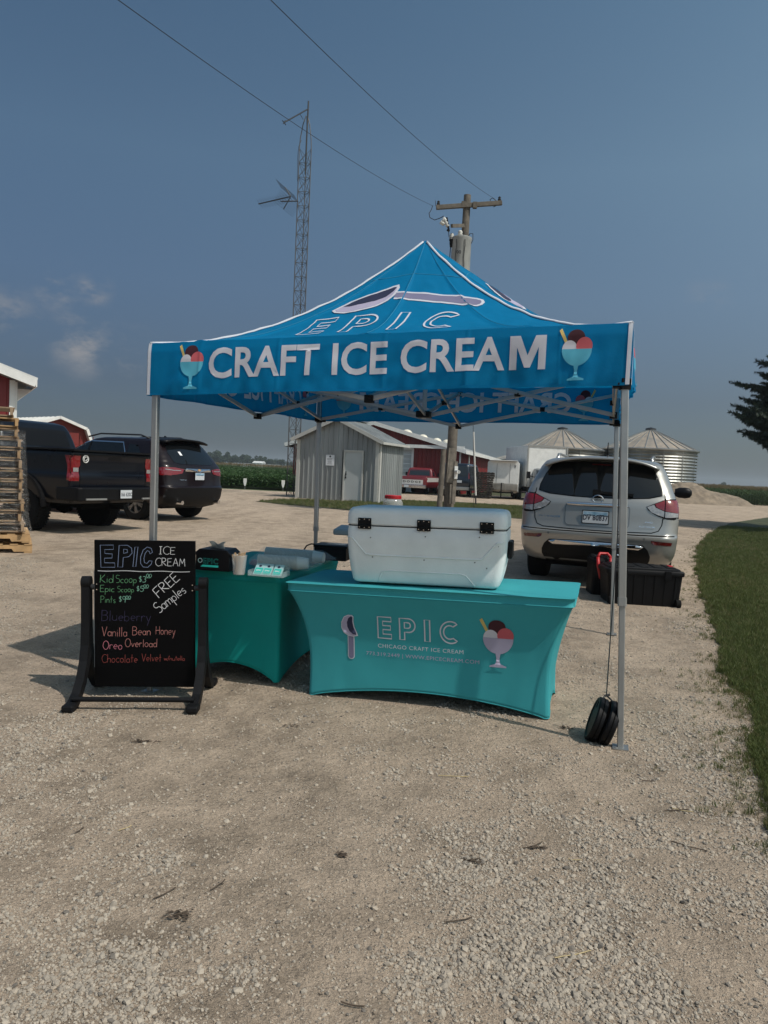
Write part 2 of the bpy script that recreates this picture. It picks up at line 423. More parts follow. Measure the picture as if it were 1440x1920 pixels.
mat('under', (0.004, 0.004, 0.004), .9, 0, .1, 5, spec=.05)
glassmat('dark_glass', (0.004, 0.005, 0.006), .04)
mat('galv', (0.40, 0.41, 0.40), .36, .75, .18, .9, 0)

# stone, gravel
def gravel_material(name):
    m = bpy.data.materials.new(name); m.use_nodes = True; t = m.node_tree; p = t.nodes['Principled BSDF']; p.inputs['Roughness'].default_value = .9; p.inputs['Specular IOR Level'].default_value = .2
    tcn = N('ShaderNodeTexCoord', t)
    def nz_(s, d=8, r=.6):
        n = N('ShaderNodeTexNoise', t); n.inputs['Scale'].default_value = s; n.inputs['Detail'].default_value = d; n.inputs['Roughness'].default_value = r; t.links.new(tcn.outputs['Object'], n.inputs[0]); return n.outputs[0]
    def rng_(v, a, b, c=0, d=1):
        k = N('ShaderNodeMapRange', t); k.inputs['From Min'].default_value = a; k.inputs['From Max'].default_value = b; k.inputs['To Min'].default_value = c; k.inputs['To Max'].default_value = d; t.links.new(v, k.inputs['Value']); return k.outputs[0]
    def mixc(f, a, b, bt='MIX'):
        x = N('ShaderNodeMix', t, data_type='RGBA', blend_type=bt)
        if isinstance(f, float): x.inputs[0].default_value = f
        else: t.links.new(f, x.inputs[0])
        for s_, q in ((6, a), (7, b)):
            if isinstance(q, tuple): x.inputs[s_].default_value = (*q, 1)
            else: t.links.new(q, x.inputs[s_])
        return x.outputs[2]
    big = rng_(nz_(0.55, 5, .65), .35, .65); mid = rng_(nz_(3.5, 7, .7), .33, .67); fine = rng_(nz_(60, 6, .75), .3, .7); fine2 = rng_(nz_(260, 3, .8), .25, .75)
    c = mixc(big, (0.48, 0.372, 0.278), (0.39, 0.311, 0.240))
    mpt = N('ShaderNodeMapping', t); mpt.inputs['Scale'].default_value = (1.5, .16, 1); mpt.inputs['Rotation'].default_value = (0, 0, .22); t.links.new(tcn.outputs['Object'], mpt.inputs[0])
    ntr = N('ShaderNodeTexNoise', t); ntr.inputs['Scale'].default_value = 1.0; ntr.inputs['Detail'].default_value = 5; ntr.inputs['Roughness'].default_value = .6; t.links.new(mpt.outputs[0], ntr.inputs[0])
    c = mixc(rng_(ntr.outputs[0], .40, .60, 0, .95), c, (0.27, 0.212, 0.158))
    c = mixc(mid, c, (0.54, 0.425, 0.322))
    v = N('ShaderNodeTexVoronoi', t); v.inputs['Scale'].default_value = 95; t.links.new(tcn.outputs['Object'], v.inputs[0])
    hsv = N('ShaderNodeHueSaturation', t); hsv.inputs['Saturation'].default_value = .0; t.links.new(v.outputs['Color'], hsv.inputs['Color'])
    vv = rng_(hsv.outputs[0], 0, 1, .74, 1.16)
    cc = N('ShaderNodeCombineColor', t); [t.links.new(vv, cc.inputs[i]) for i in range(3)]
    c = mixc(.75, c, cc.outputs[0], 'MULTIPLY')
    g = N('ShaderNodeCombineColor', t); fr = rng_(fine, 0, 1, .70, 1.14); [t.links.new(fr, g.inputs[i]) for i in range(3)]
    c = mixc(1.0, c, g.outputs[0], 'MULTIPLY')
    sp = rng_(nz_(38, 2, .9), .66, .71); c = mixc(sp, c, (0.11, 0.09, 0.07))
    dk = rng_(nz_(1.9, 7, .7), .52, .68, 0, .60); c = mixc(dk, c, (0.20, 0.16, 0.12))
    t.links.new(c, p.inputs['Base Color'])
    b1 = N('ShaderNodeBump', t); b1.inputs['Strength'].default_value = .55; b1.inputs['Distance'].default_value = .012; t.links.new(v.outputs['Distance'], b1.inputs['Height'])
    b2 = N('ShaderNodeBump', t); b2.inputs['Strength'].default_value = .65; b2.inputs['Distance'].default_value = .012; t.links.new(nz_(75, 6, .8), b2.inputs['Height']); t.links.new(b1.outputs[0], b2.inputs['Normal'])
    b3 = N('ShaderNodeBump', t); b3.inputs['Strength'].default_value = .9; b3.inputs['Distance'].default_value = .06; t.links.new(nz_(9, 7, .7), b3.inputs['Height']); t.links.new(b2.outputs[0], b3.inputs['Normal'])
    t.links.new(b3.outputs[0], p.inputs['Normal'])
    M[name] = m
gravel_material('gravel')
mat('stone_a', (0.37, 0.31, 0.245), .85, 0, .3, 40); mat('stone_b', (0.30, 0.258, 0.21), .85, 0, .3, 40); mat('stone_c', (0.39, 0.335, 0.27), .85, 0, .25, 40); mat('stone_d', (0.15, 0.13, 0.11), .85, 0, .3, 40)
mat('field_soil', (0.05, 0.075, 0.03), .9, 0, .3, .2)
mat('lawn', (0.030, 0.045, 0.012), .85, 0, .45, 2.5, .8, 40, tint=(0.055, 0.058, 0.022))
mat('blade_a', (0.100, 0.126, 0.030), .6, 0, .4, 1.0, trl=.3); mat('blade_b', (0.140, 0.146, 0.050), .6, 0, .4, 1.0, trl=.3); mat('blade_dry', (0.20, 0.16, 0.075), .7, 0, .3, 2, trl=.2)
mat('crop_green', (0.036, 0.085, 0.016), .6, 0, .4, .6, trl=.25); mat('corn_green', (0.05, 0.085, 0.022), .6, 0, .4, .8, trl=.25); mat('tassel', (0.20, 0.15, 0.075), .8, 0, .3, 1)

# ================================================================== ground
def und(x, y):
    if y > 16 or y < 0 or abs(x) > 12: return 0.0
    k = max(0, 1 - y / 16)
    return k * (noise.noise((x * 1.1, y * 1.1, 3.1)) * .016 + noise.noise((x * 4.5, y * 4.5, 7.7)) * .005)
def H(x, y): return gz(x, y) + und(x, y)
def axis(lo, hi, d0, d1, st, far0, far1):
    a = list(np.arange(d0, d1, st)); q = d1; s_ = st
    while q < far1: a.append(q); s_ *= 1.16; q += s_
    a.append(far1); q = d0; s_ = st; b = []
    while q > far0:
        s_ *= 1.16; q -= s_
        if q > far0: b.append(q)
    b.append(far0); return b[::-1] + a
xs = axis(0, 0, -4.0, 4.2, .07, -1500, 1500); ys = axis(0, 0, 1.6, 9, .07, -60, 2500)
mb = MB(); nx = len(xs)
for y in ys:
    for x in xs: mb.v.append((x, y, H(x, y)))
LOT = [(-60, 43), (-7, 42.5), (-2.2, 42.5), (-1, 76), (11, 78), (26, 76), (46, 62)]
def lot_edge(x):
    for (a, b), (c, d) in zip(LOT, LOT[1:]):
        if a <= x <= c: return b + (d - b) * (x - a) / (c - a)
    return 43 if x < -60 else 62
for j in range(len(ys) - 1):
    for i in range(nx - 1):
        a = j * nx + i; mb.f.append((a, a + 1, a + nx + 1, a + nx))
        cx, cy = (xs[i] + xs[i + 1]) / 2, (ys[j] + ys[j + 1]) / 2
        mb.mi.append(1 if (cy > lot_edge(cx) or abs(cx) > 70) else 0)
tag(mb.build('ground', ['gravel', 'field_soil'], smooth=True), kind='structure')

# loose stones
kinds = []
for i in range(8): kinds.append(stone_mesh(('stone_a', 'stone_b', 'stone_c', 'stone_d', 'stone_a', 'stone_b', 'stone_c', 'stone_b')[i], i, .55 + .05 * (i % 3)))
n = 430000
d = 1.75 * np.exp(rng.random(n) ** 0.9 * math.log(11 / 1.75)); th = R(-46) + rng.random(n) * R(92)
X = d * np.sin(th); Y = d * np.cos(th)
P_, Sc, Ro, Ix = [], [], [], []
for i in range(n):
    x, y = float(X[i]), float(Y[i])
    a = .8 * noise.noise(((x + .22 * y) * 1.5 + 5, y * .5, 1.5)) + .35 * noise.noise((x * 1.6 + 5, y * 1.3, 4.5)) + .55 * noise.noise((x * 4.2, y * 3.6, 9.5)) + .45 * noise.noise((x * 9, y * 8, 2.5)) - .03 * abs(y - 3.0)
    pr = 1 / (1 + math.exp(-(a - .12) * 7.5))
    u = random.random()
    if u > .13 + .87 * pr: continue
    s_ = min(.0145, math.exp(random.gauss(math.log(.0027 + .0010 * min(1, pr)), .50)) * (1 + .06 * y))
    if y > 5 and s_ < .004: s_ *= 1.4
    P_.append((x, y, H(x, y) + s_ * .15)); Sc.append(s_); Ro.append((random.uniform(-.5, .5), random.uniform(-.5, .5), random.uniform(0, 6.28)))
    k = random.random(); Ix.append(1 if k < .30 * pr + .05 else (3 if k > .93 else random.choice((0, 2, 4, 5, 6, 7))))
scatter('gravel_stones', P_, Sc, Ro, Ix, kinds, 'loose limestone gravel scattered over the packed driveway', 'gravel')

# grass: the lawn on the right, the strip in front of the metal shed
LE = [(1490, 1620), (1440, 1487), (1419, 1431), (1419, 1369), (1403, 1306), (1362, 1287), (1356, 1244), (1344, 1190), (1316, 1119), (1303, 1066), (1308, 1025), (1325, 1006), (1350, 990), (1375, 980), (1440, 970.5)]
lawn_poly = [gnd(*p) for p in LE] + [Vector((15, 28, 0)), Vector((34, 30, 0)), Vector((34, 2, 0)), Vector((6, 1.2, 0))]
strip_poly = [gnd(*p) for p in ((482, 940.5), (520, 937.5), (552, 936), (640, 940), (757, 938), (860, 941.5), (975, 948), (1130, 957), (1130, 985), (975, 973), (860, 962), (760, 956), (655, 957), (600, 951.5), (540, 947))]
verge_poly = [gnd(*p) for p in ((650, 924.5), (760, 926), (900, 928), (975, 932), (1060, 934), (1060, 921), (975, 916), (760, 912), (650, 912))]
def inside(pt, pl):
    c = False; x, y = pt; j = len(pl) - 1
    for i in range(len(pl)):
        a, b = pl[i], pl[j]
        if (a.y > y) != (b.y > y) and x < (b.x - a.x) * (y - a.y) / (b.y - a.y) + a.x: c = not c
        j = i
    return c
def rough_edge(pl, amp, st):
    o = []
    for i in range(len(pl)):
        a, b = pl[i], pl[(i + 1) % len(pl)]; L = (b - a).length; k = max(1, min(60, int(L / st)))
        for q in range(k):
            p = a.lerp(b, q / k); nn = noise.noise((p.x * 3, p.y * 3, 4)) + .6 * noise.noise((p.x * 11, p.y * 11, 2)); dd = (b - a).normalized() if L > 0 else Vector((1, 0, 0))
            o.append(Vector((p.x - dd.y * nn * amp, p.y + dd.x * nn * amp, 0)))
    return o
def sheet(name, pl, m, dz, cell):
    V, Fc = dice([(p.x, p.y) for p in pl], [tuple(range(len(pl)))], cell, cell)
    q = MB(); q.add([(x, y, H(x, y) + dz) for x, y in V], Fc); return q.build(name, m, smooth=True)
lawn_r = rough_edge(lawn_poly, .10, .12)
tag(sheet('lawn', lawn_r, 'lawn', .012, .5), kind='structure')
strip_r = rough_edge(strip_poly, .25, .5); tag(sheet('grass_strip', strip_r, 'lawn', .012, 2), kind='structure')
verge_r = rough_edge(verge_poly, .4, 1.0); tag(sheet('grass_verge', verge_r, 'lawn', .012, 3), kind='structure')
tufts = [blades('blade_a', 13, .042, .03, .0032, 1), blades('blade_b', 12, .036, .03, .003, 2), blades('blade_a', 14, .050, .03, .003, 3), blades('blade_dry', 8, .034, .03, .0026, 4, .9)]
P_, Sc, Ro, Ix = [], [], [], []
def plant(x, y, s_, dry):
    P_.append((x, y, H(x, y) + .008)); Sc.append(s_); Ro.append((random.uniform(-.2, .2), random.uniform(-.2, .2), random.uniform(0, 6.28))); Ix.append(3 if random.random() < dry else random.choice((0, 1, 2)))
cnt = 0
while cnt < 52000:
    yy = 2.2 * math.exp(random.random() * math.log(26 / 2.2)); x = random.uniform(1.5, 4 + yy * .62)
    if x / yy > .66: continue
    e_ = .22 * (noise.noise((x * 3, yy * 3, 1)) + .7 * noise.noise((x * 9, yy * 9, 6)))
    if inside((x - .35, yy), lawn_poly) or (inside((x + .35, yy), lawn_poly) and inside((x, yy), lawn_r)):
        dry = .17 + .6 * max(0, noise.noise((x * .9, yy * .5, 8)) + .05)
        plant(x, yy, random.uniform(.6, 1.25) * (1 + .03 * yy), dry); cnt += 1
for cx, cy in ((1395, 1375), (1380, 1290), (1355, 1100), (1325, 1160), (1310, 1110), (1430, 1480), (1400, 1410)):       # stray weeds in the gravel beside the lawn
    g_ = gnd(cx, cy)
    for _ in range(70): plant(g_.x + random.gauss(0, .13), g_.y + random.gauss(0, .07), random.uniform(.35, .8), .4)
for _ in range(2600):                                  # turf thinning out into the gravel
    k = random.randrange(0, 12); a_, b_ = lawn_poly[k], lawn_poly[k + 1]; q_ = a_.lerp(b_, random.random()); d_ = random.expovariate(1 / .11)
    if noise.noise((q_.x * 4, q_.y * 4, 11)) > -.05: plant(q_.x - d_, q_.y + random.uniform(-.05, .05), random.uniform(.3, .85), .45)
for _ in range(16000):
    x = random.uniform(-5.5, 9); y = random.uniform(24, 36)
    if inside((x, y), strip_poly): plant(x, y, random.uniform(1.2, 2.6), .35)
scatter('grass', P_, Sc, Ro, Ix, tufts, 'short mown grass of the lawn and the strip by the metal shed', 'grass')
# dry twigs, leaves and dark scraps lying on the gravel
mat('debris', (0.07, 0.05, 0.035), .9, 0, .4, 30); mat('straw', (0.42, 0.33, 0.18), .8, 0, .2, 20)
q = MB()
def twig(px, py, ln, ang, r_=.0022, bend=.2):
    g_ = gnd(px, py); pts = []
    for k in range(5):
        t = k / 4 - .5; x = g_.x + math.cos(ang) * ln * t - math.sin(ang) * bend * ln * (t * t); y = g_.y + math.sin(ang) * ln * t + math.cos(ang) * bend * ln * (t * t)
        pts.append((x, y, H(x, y) + r_ + .003 + random.random() * .004))
    q.tube(pts, r_, 5)
for a in ((1000, 1585, .10, .5), (1290, 1590, .14, -.6), (410, 1665, .08, 1.1), (860, 1730, .10, .35), (1215, 1465, .06, .1), (150, 1560, .05, 1.3), (1270, 1520, .12, .2), (310, 1680, .09, .9), (660, 1890, .07, -.3)): twig(*a)
tag(q.build('twigs', 'debris'), 'thin dry twigs and stems lying about on the gravel', 'twigs', kind='stuff')
q = MB()
for a in ((850, 1457, .15, .0, .0022, .02), (1075, 1797, .13, .35, .002, .1), (1078, 1614, .05, -.2), (235, 1556, .06, .9), (1280, 1520, .09, -.3)): twig(*a)
tag(q.build('straw', 'straw'), 'pale bits of straw lying on the gravel', 'straw', kind='stuff')
q = MB()
for cx, cy, sx, sy, nn in ((885, 1612, .022, .018, 60), (641, 1603, .010, .01, 24), (335, 1720, .02, .015, 40), (1010, 1588, .014, .006, 20), (268, 1392, .035, .012, 50), (1060, 1365, .02, .012, 40), (545, 1362, .03, .01, 14)):
    g_ = gnd(cx, cy)
    for _ in range(nn):
        x, y = g_.x + random.gauss(0, sx), g_.y + random.gauss(0, sy); z = H(x, y) + random.uniform(.002, .010); a = random.uniform(0, 6.28); l_ = random.uniform(.004, .012)
        q.add([(x - l_, y, z), (x, y - l_ * .5, z + random.uniform(0, .004)), (x + l_, y + .002, z), (x, y + l_ * .6, z + .003)], [(0, 1, 2, 3)])
tag(q.build('leaf_litter', 'debris'), 'small dark clumps of rotten leaf litter on the gravel', 'leaf litter', kind='stuff')

# crops
leafs = []
for sd_ in range(3):
    r = random.Random(sd_ + 50); q = MB()
    for _ in range(60):
        x, y, z = r.gauss(0, .28), r.gauss(0, .28), r.uniform(.2, .85); a = r.uniform(0, 6.28); l_ = r.uniform(.05, .10); dz = r.uniform(-.05, .05)
        q.add([(x, y, z), (x + math.cos(a + .6) * l_ * .6, y + math.sin(a + .6) * l_ * .6, z + dz), (x + math.cos(a) * l_ * 1.3, y + math.sin(a) * l_ * 1.3, z - .02), (x + math.cos(a - .6) * l_ * .6, y + math.sin(a - .6) * l_ * .6, z)], [(0, 1, 2, 3)])
    o = q.build('soy', 'crop_green'); leafs.append(o)
P_, Sc, Ro, Ix = [], [], [], []
for _ in range(9000):
    y = 42.3 + 42 * random.random() ** 1.6; x = random.uniform(-.36 * y - 6, -2.4 + .0 * y)
    P_.append((x, y, .12)); Sc.append(random.uniform(.8, 1.05) * (1 if y < 60 else 1.2)); Ro.append((0, 0, random.uniform(0, 6.28))); Ix.append(random.choice((0, 1, 2)))
scatter('soybean_field', P_, Sc, Ro, Ix, leafs, 'low green bean crop stretching away behind the two parked dark vehicles', 'crop field')
def corn(seed, hh=1.5, tas=True):
    r = random.Random(seed); q = MB(); q.cyl((0, 0, 0), (0, 0, hh * .93), .014, .008, 4)
    for k in range(10):
        z = hh * (.12 + .075 * k); a = r.uniform(0, 6.28); l_ = r.uniform(.45, .7); w_ = .035
        pts = []
        for t in (0, .35, .7, 1): pts.append((l_ * t, z + .30 * t - .55 * t * t * l_ * 1.2, w_ * (1 - t * .85)))
        vs = []
        for xx, zz, ww in pts: vs += [(xx * math.cos(a) - ww * math.sin(a), xx * math.sin(a) + ww * math.cos(a), zz), (xx * math.cos(a) + ww * math.sin(a), xx * math.sin(a) - ww * math.cos(a), zz)]
        q.add(vs, [(0, 1, 3, 2), (2, 3, 5, 4), (4, 5, 7, 6)])
    q.cur = 1
    if tas:
        for k in range(5):
            a = r.uniform(0, 6.28); q.cyl((0, 0, hh * .9), (math.cos(a) * .09, math.sin(a) * .09, hh * 1.05), .008, .004, 3)
    return q.build('corn', ['corn_green', 'tassel'])
cs_ = [corn(i) for i in range(4)]
P_, Sc, Ro, Ix = [], [], [], []
for row in range(26):                                      # right field, rows running across the view
    y0 = 63.5 + row * .76
    for k in range(330):
        x = 14 + k * .16 + random.uniform(-.04, .04); P_.append((x + row * .12, y0 + random.uniform(-.06, .06) - .00 * x, .15)); Sc.append(random.uniform(.88, 1.06)); Ro.append((0, 0, random.uniform(0, 6.28))); Ix.append(random.choice((0, 1, 2, 3)))
scatter('corn_field', P_, Sc, Ro, Ix, cs_, 'tall green corn crop behind the dirt pile on the right', 'crop field')
P_, Sc, Ro, Ix = [], [], [], []
cs2 = [corn(i + 9) for i in range(3)]
for row in range(16):
    y0 = 86 + row * 1.2
    for k in range(260):
        x = -42 + k * .22 + random.uniform(-.06, .06); P_.append((x, y0, .05)); Sc.append(random.uniform(.9, 1.05)); Ro.append((0, 0, random.uniform(0, 6.28))); Ix.append(random.choice((0, 1, 2)))
scatter('far_corn_field', P_, Sc, Ro, Ix, cs2, 'far corn crop with brown tassels behind the low green crop', 'crop field')

# ================================================================== far tree lines
mat('far_leaf', (0.022, 0.040, 0.020), .9, 0, .5, .4); mat('far_leaf_light', (0.035, 0.055, 0.026), .9, 0, .4, .4); mat('bark', (0.06, 0.045, 0.035), .9, 0, .3, 8, .5, 30)
def crown_mesh(seed, rx, h, nl, ls, m2):
    r = random.Random(seed); q = MB(); lob = [(r.gauss(0, rx * .42), r.gauss(0, rx * .42), h * r.uniform(.35, .85), rx * r.uniform(.35, .6)) for _ in range(9)]
    for _ in range(nl):
        cx, cy, cz, cr = r.choice(lob); v = Vector((r.gauss(0, 1), r.gauss(0, 1), r.gauss(0, 1))).normalized() * cr * r.uniform(.65, 1.05)
        p = Vector((cx, cy, cz)) + v; a = Vector((r.gauss(0, 1), r.gauss(0, 1), r.gauss(0, 1))).normalized(); b = a.cross(Vector((r.gauss(0, 1), r.gauss(0, 1), .3))).normalized(); q.cur = 1 if r.random() < .35 else 0
        q.add([p + a * ls, p + b * ls * .8, p - a * ls, p - b * ls * .8], [(0, 1, 2, 3)])
    return q
far_kinds = []
for i in range(4):
    t_ = thing('tree', 'x', 'tree'); crown_mesh(60 + i, 3.6, 9, 900, .42, None).build('crown', ['far_leaf', 'far_leaf_light'], t_)
    MB().cyl((0, 0, 0), (0, 0, 5), .25, .15, 6).build('trunk', 'bark', t_); far_kinds.append(t_)
used = set()
def far_tree(px, Y, s_, label, i):
    src = far_kinds[i % 4]
    p = at(px, 880, Y); loc = (p.x, Y, .0)
    if i % 4 not in used: used.add(i % 4); o = src; o.location = loc; o['label'] = label
    else: o = dup(src, loc, random.uniform(0, 6.28), label)
    o.scale = (s_, s_, s_ * random.uniform(.9, 1.1)); o['group'] = 'trees on the far left horizon' if px < 700 else 'small trees on the far right horizon'; return o
i = 0
x_ = 384
while x_ < 534:
    far_tree(x_, 470 + random.uniform(-15, 25), random.uniform(.78, 1.0) * (1 if x_ < 470 else .82), 'hazy dark green tree in the tree line far behind the bean field', i); i += 1; x_ += random.uniform(5.0, 8.5)
for x_ in (541, 548, 553): far_tree(x_, 520, .5, 'small hazy tree far off behind the base of the antenna tower', i); i += 1
for x_, s_ in ((1342, .42), (1350, .40), (1356, .58), (1362, .40), (1370, .32), (1382, .28), (1398, .26), (1415, .26), (1430, .26)): far_tree(x_, 520, s_, 'small far tree showing over the corn right of the dirt pile', i); i += 1

# far white farm buildings
def far_barn(px0, px1, y_top, Y, wall_m, roof_m, label, slope=0.18):
    a, b = at(px0, 872, Y), at(px1, 872, Y); zt = at((px0 + px1) / 2, y_top, Y).z; W = b.x - a.x; t_ = thing('farm_building', label, 'building', (a.x, Y, .0), 0, 'pale farm buildings on the horizon'); dp = 12; zr = W * 0 + max(zt, 2.4)
    MB().box((W / 2, dp / 2, zr * .36), (W, dp, zr * .72)).build('wall', wall_m, t_)
    q = MB(); q.add([(-.4, -.4, zr * .721), (W + .4, -.4, zr * .721), (W + .4, dp / 2, zr), (-.4, dp / 2, zr), (-.4, dp + .4, zr * .721), (W + .4, dp + .4, zr * .721)], [(0, 1, 2, 3), (3, 2, 5, 4), (0, 3, 4), (1, 5, 2), (0, 4, 5, 1)]); q.build('roof', roof_m, t_)
    MB().box((W * .3, -.05, zr * .25), (W * .12, .08, zr * .45)).build('door', 'steel_dark', t_)
far_barn(436, 475, 868.5, 440, 'white_paint', 'steel_siding', 'long low white farm building at the left end of the horizon group')
far_barn(474, 491, 864.5, 432, 'white_paint', 'white_paint', 'tall bright white farm building standing out against the far trees')
far_barn(493, 507, 871, 436, 'steel_siding', 'steel_siding', 'low grey farm building just right of the bright white one')
far_barn(508, 522, 871.5, 438, 'wood_grey', 'steel_siding', 'low tan farm building on the horizon near the antenna tower')

# two little white marker signs at the crop edge
for k, (px, y0, y1, lb) in enumerate(((459, 917, 897, 'small white marker sign at the crop edge nearer the dark SUV'), (530.5, 917.5, 901, 'small white marker sign at the crop edge beside the antenna tower'))):
    g_ = at(px, y0, 41.5); t_ = thing('marker_sign', lb, 'sign', (g_.x, 41.5, H(g_.x, 41.5)), 0, 'marker signs along the crop edge')
    MB().cyl((0, 0, 0), (0, 0, .45), .012, .012, 6).build('stake', 'aluminium_dull', t_)
    q = MB(); q.prism([(-.09, .02), (-.04, -.2), (.04, -.2), (.09, .02), (.09, .2), (-.09, .2)], (0, -.015, .40), (1, 0, 0), (0, 0, 1), -.012); q.build('plate', 'white_paint', t_)

# ================================================================== ribbed sheet walls
def ribbed(x0, x1, z0, z1a, z1b, y, m, name, parent, pitch=.229, depth=.03, hole=None, prof=((0, 0), (.30, 0), (.36, 1), (.52, 1), (.58, 0)), zmid=None):
    """a wall in the local plane y, ribs standing out towards -y, top edge running z1a..z1b (or up to zmid in the middle)"""
    q = MB(); xs_ = []; x = x0
    while x < x1 - 1e-6:
        for t, h in prof:
            xx = x + t * pitch
            if xx < x1: xs_.append((xx, h))
        x += pitch
    xs_.append((x1, 0))
    def top(x):
        if zmid is None: return z1a + (z1b - z1a) * (x - x0) / (x1 - x0)
        xm, zm = zmid
        return z1a + (zm - z1a) * (x - x0) / (xm - x0) if x < xm else zm + (z1b - zm) * (x - xm) / (x1 - xm)
    for (xa, ha), (xb, hb) in zip(xs_, xs_[1:]):
        spans = [(z0, None)]
        if hole and xb > hole[0] and xa < hole[1]: spans = [(z0, hole[2]), (hole[3], None)] if hole[2] > z0 else [(hole[3], None)]
        for lo, hi in spans:
            ta, tb = (top(xa), top(xb)) if hi is None else (hi, hi)
            q.add([(xa, y - ha * depth, lo), (xb, y - hb * depth, lo), (xb, y - hb * depth, tb), (xa, y - ha * depth, ta)], [(0, 1, 2, 3)])
    return q.build(name, m, parent, solid=.004)
def frame_thing(name, label, cat, o, dirv, group=None):
    return thing(name, label, cat, (o.x, o.y, o.z), math.atan2(dirv[1], dirv[0]), group)
def side_parent(parent, x, rz):                  # helper: builds go in rotated local frame by transforming vertices instead
    return Matrix.Translation((x, 0, 0)) @ Matrix.Rotation(rz, 4, 'Z')
def xf(o, mtx):
    o.data.transform(mtx); return o

# ------------------------------------------------------------------ grey metal shed
mat('steel_trim', (0.50, 0.49, 0.455), .5, .1, .08, 3); mat('door_grey', (0.46, 0.475, 0.47), .5, 0, .05, 2); mat('paper', (0.72, 0.72, 0.74), .7, 0, .02, 5); mat('ink', (0.02, 0.02, 0.025), .6, 0, 0)
A = Vector((-3.93, 33.4, .15)); B = Vector((-.30, 32.0, .15)); dv = (B - A).normalized(); W_ = (B - A).length
sh = frame_thing('metal_shed', 'small grey corrugated metal shed with a plain white door and a paper notice', 'shed', A, dv)
EH, PH, DP = 2.62, 3.50, 2.9
dx0, dx1 = 2.27, 3.17
ribbed(0, W_, 0, EH, EH, 0, 'steel_siding', 'gable_wall', sh, hole=(dx0, dx1, -1, 2.17), zmid=(W_ * .5, PH))
xf(ribbed(0, DP, 0, EH, EH, 0, 'steel_siding', 'side_wall', sh), Matrix.Translation((W_, 0, 0)) @ Matrix.Rotation(R(90), 4, 'Z'))
xf(ribbed(0, DP, 0, EH, EH, 0, 'steel_siding', 'side_wall', sh), Matrix.Translation((0, DP, 0)) @ Matrix.Rotation(R(-90), 4, 'Z'))
xf(ribbed(0, W_, 0, EH, EH, 0, 'steel_siding', 'gable_wall', sh, zmid=(W_ * .5, PH)), Matrix.Translation((W_, DP, 0)) @ Matrix.Rotation(R(180), 4, 'Z'))
for s_ in (0, 1):
    q = MB(); n_ = int((DP + .5) / .229)
    xe = -.22 if s_ == 0 else W_ + .22; ze = EH - .22 * (PH - EH) / (W_ / 2); P0 = Vector((xe, -.25, ze)); P1 = Vector((W_ / 2, -.25, PH)); nn = Vector((-(P1 - P0).z, 0, (P1 - P0).x)).normalized() * (1 if s_ == 0 else -1)
    for k in range(n_):
        for a, b, ha, hb in ((0, .3, 0, 0), (.3, .36, 0, 1), (.36, .52, 1, 1), (.52, .58, 1, 0), (.58, 1, 0, 0)):
            ya, yb = (k + a) * .229, (k + b) * .229; oa, ob = nn * (.03 + ha * .028), nn * (.03 + hb * .028)
            q.add([P0 + oa + Vector((0, ya, 0)), P0 + ob + Vector((0, yb, 0)), P1 + ob + Vector((0, yb, 0)), P1 + oa + Vector((0, ya, 0))], [(0, 1, 2, 3)])
    q.build('roof_sheet', 'steel_siding', sh, solid=.004)
    MB().bar(P0 + nn * .015 + Vector((0, -.012, 0)), P1 + nn * .015 + Vector((0, -.012, 0)), .024, .15, up=nn).build('rake_trim', 'steel_trim', sh)
MB().bar((W_ / 2, -.25, PH + .07), (W_ / 2, DP + .2, PH + .07), .28, .03).build('ridge_cap', 'steel_siding', sh)
MB().bar((W_ + .24, -.25, ze - .0), (W_ + .24, DP + .2, ze), .03, .10).build('eave_trim', 'steel_trim', sh)
for x in (.07, W_ - .09): MB().box((x, -.026, EH / 2 - .02), (.16, .045, EH - .04)).build('corner_trim', 'steel_trim', sh)
MB().box((W_ + .022, .07, EH / 2 - .02), (.045, .15, EH - .04)).build('corner_trim', 'steel_trim', sh)
dr = MB().box(((dx0 + dx1) / 2, .0, 1.07), (dx1 - dx0 - .1, .045, 2.10)).build('door', 'door_grey', sh, bevel=.004)
q = MB(); q.cyl((dx0 + .12, -.02, 1.0), (dx0 + .12, -.07, 1.0), .03, .03, 10); q.cyl((dx0 + .12, -.02, 1.14), (dx0 + .12, -.05, 1.14), .028, .028, 10); q.bar((dx0 + .12, -.045, 1.0), (dx0 + .12, -.045, 1.2), .02, .02); q.bar((dx0 + .12, -.03, 1.14), (dx0 + .12, -.03, 1.28), .03, .01); q.build('handle', 'black_satin', dr)
q = MB(); q.box((dx0 + .02, -.03, 1.08), (.07, .05, 2.18)); q.box((dx1 - .02, -.03, 1.08), (.07, .05, 2.18)); q.box(((dx0 + dx1) / 2, -.031, 2.15), (dx1 - dx0 + .03, .052, .07)); q.build('door_frame', 'steel_trim', sh)
pp = MB().box((1.62, -.035, 1.72), (.40, .008, .46)).build('notice', 'paper', sh)
q = MB(); q.cyl((1.62, -.040, 1.88), (1.62, -.0415, 1.88), .045, .045, 12)
for zz, w2 in ((1.79, .26), (1.74, .22), (1.68, .2), (1.63, .18), (1.56, .24)): q.box((1.60, -.0405, zz), (w2, .002, .014))
q.build('print', 'ink', pp)

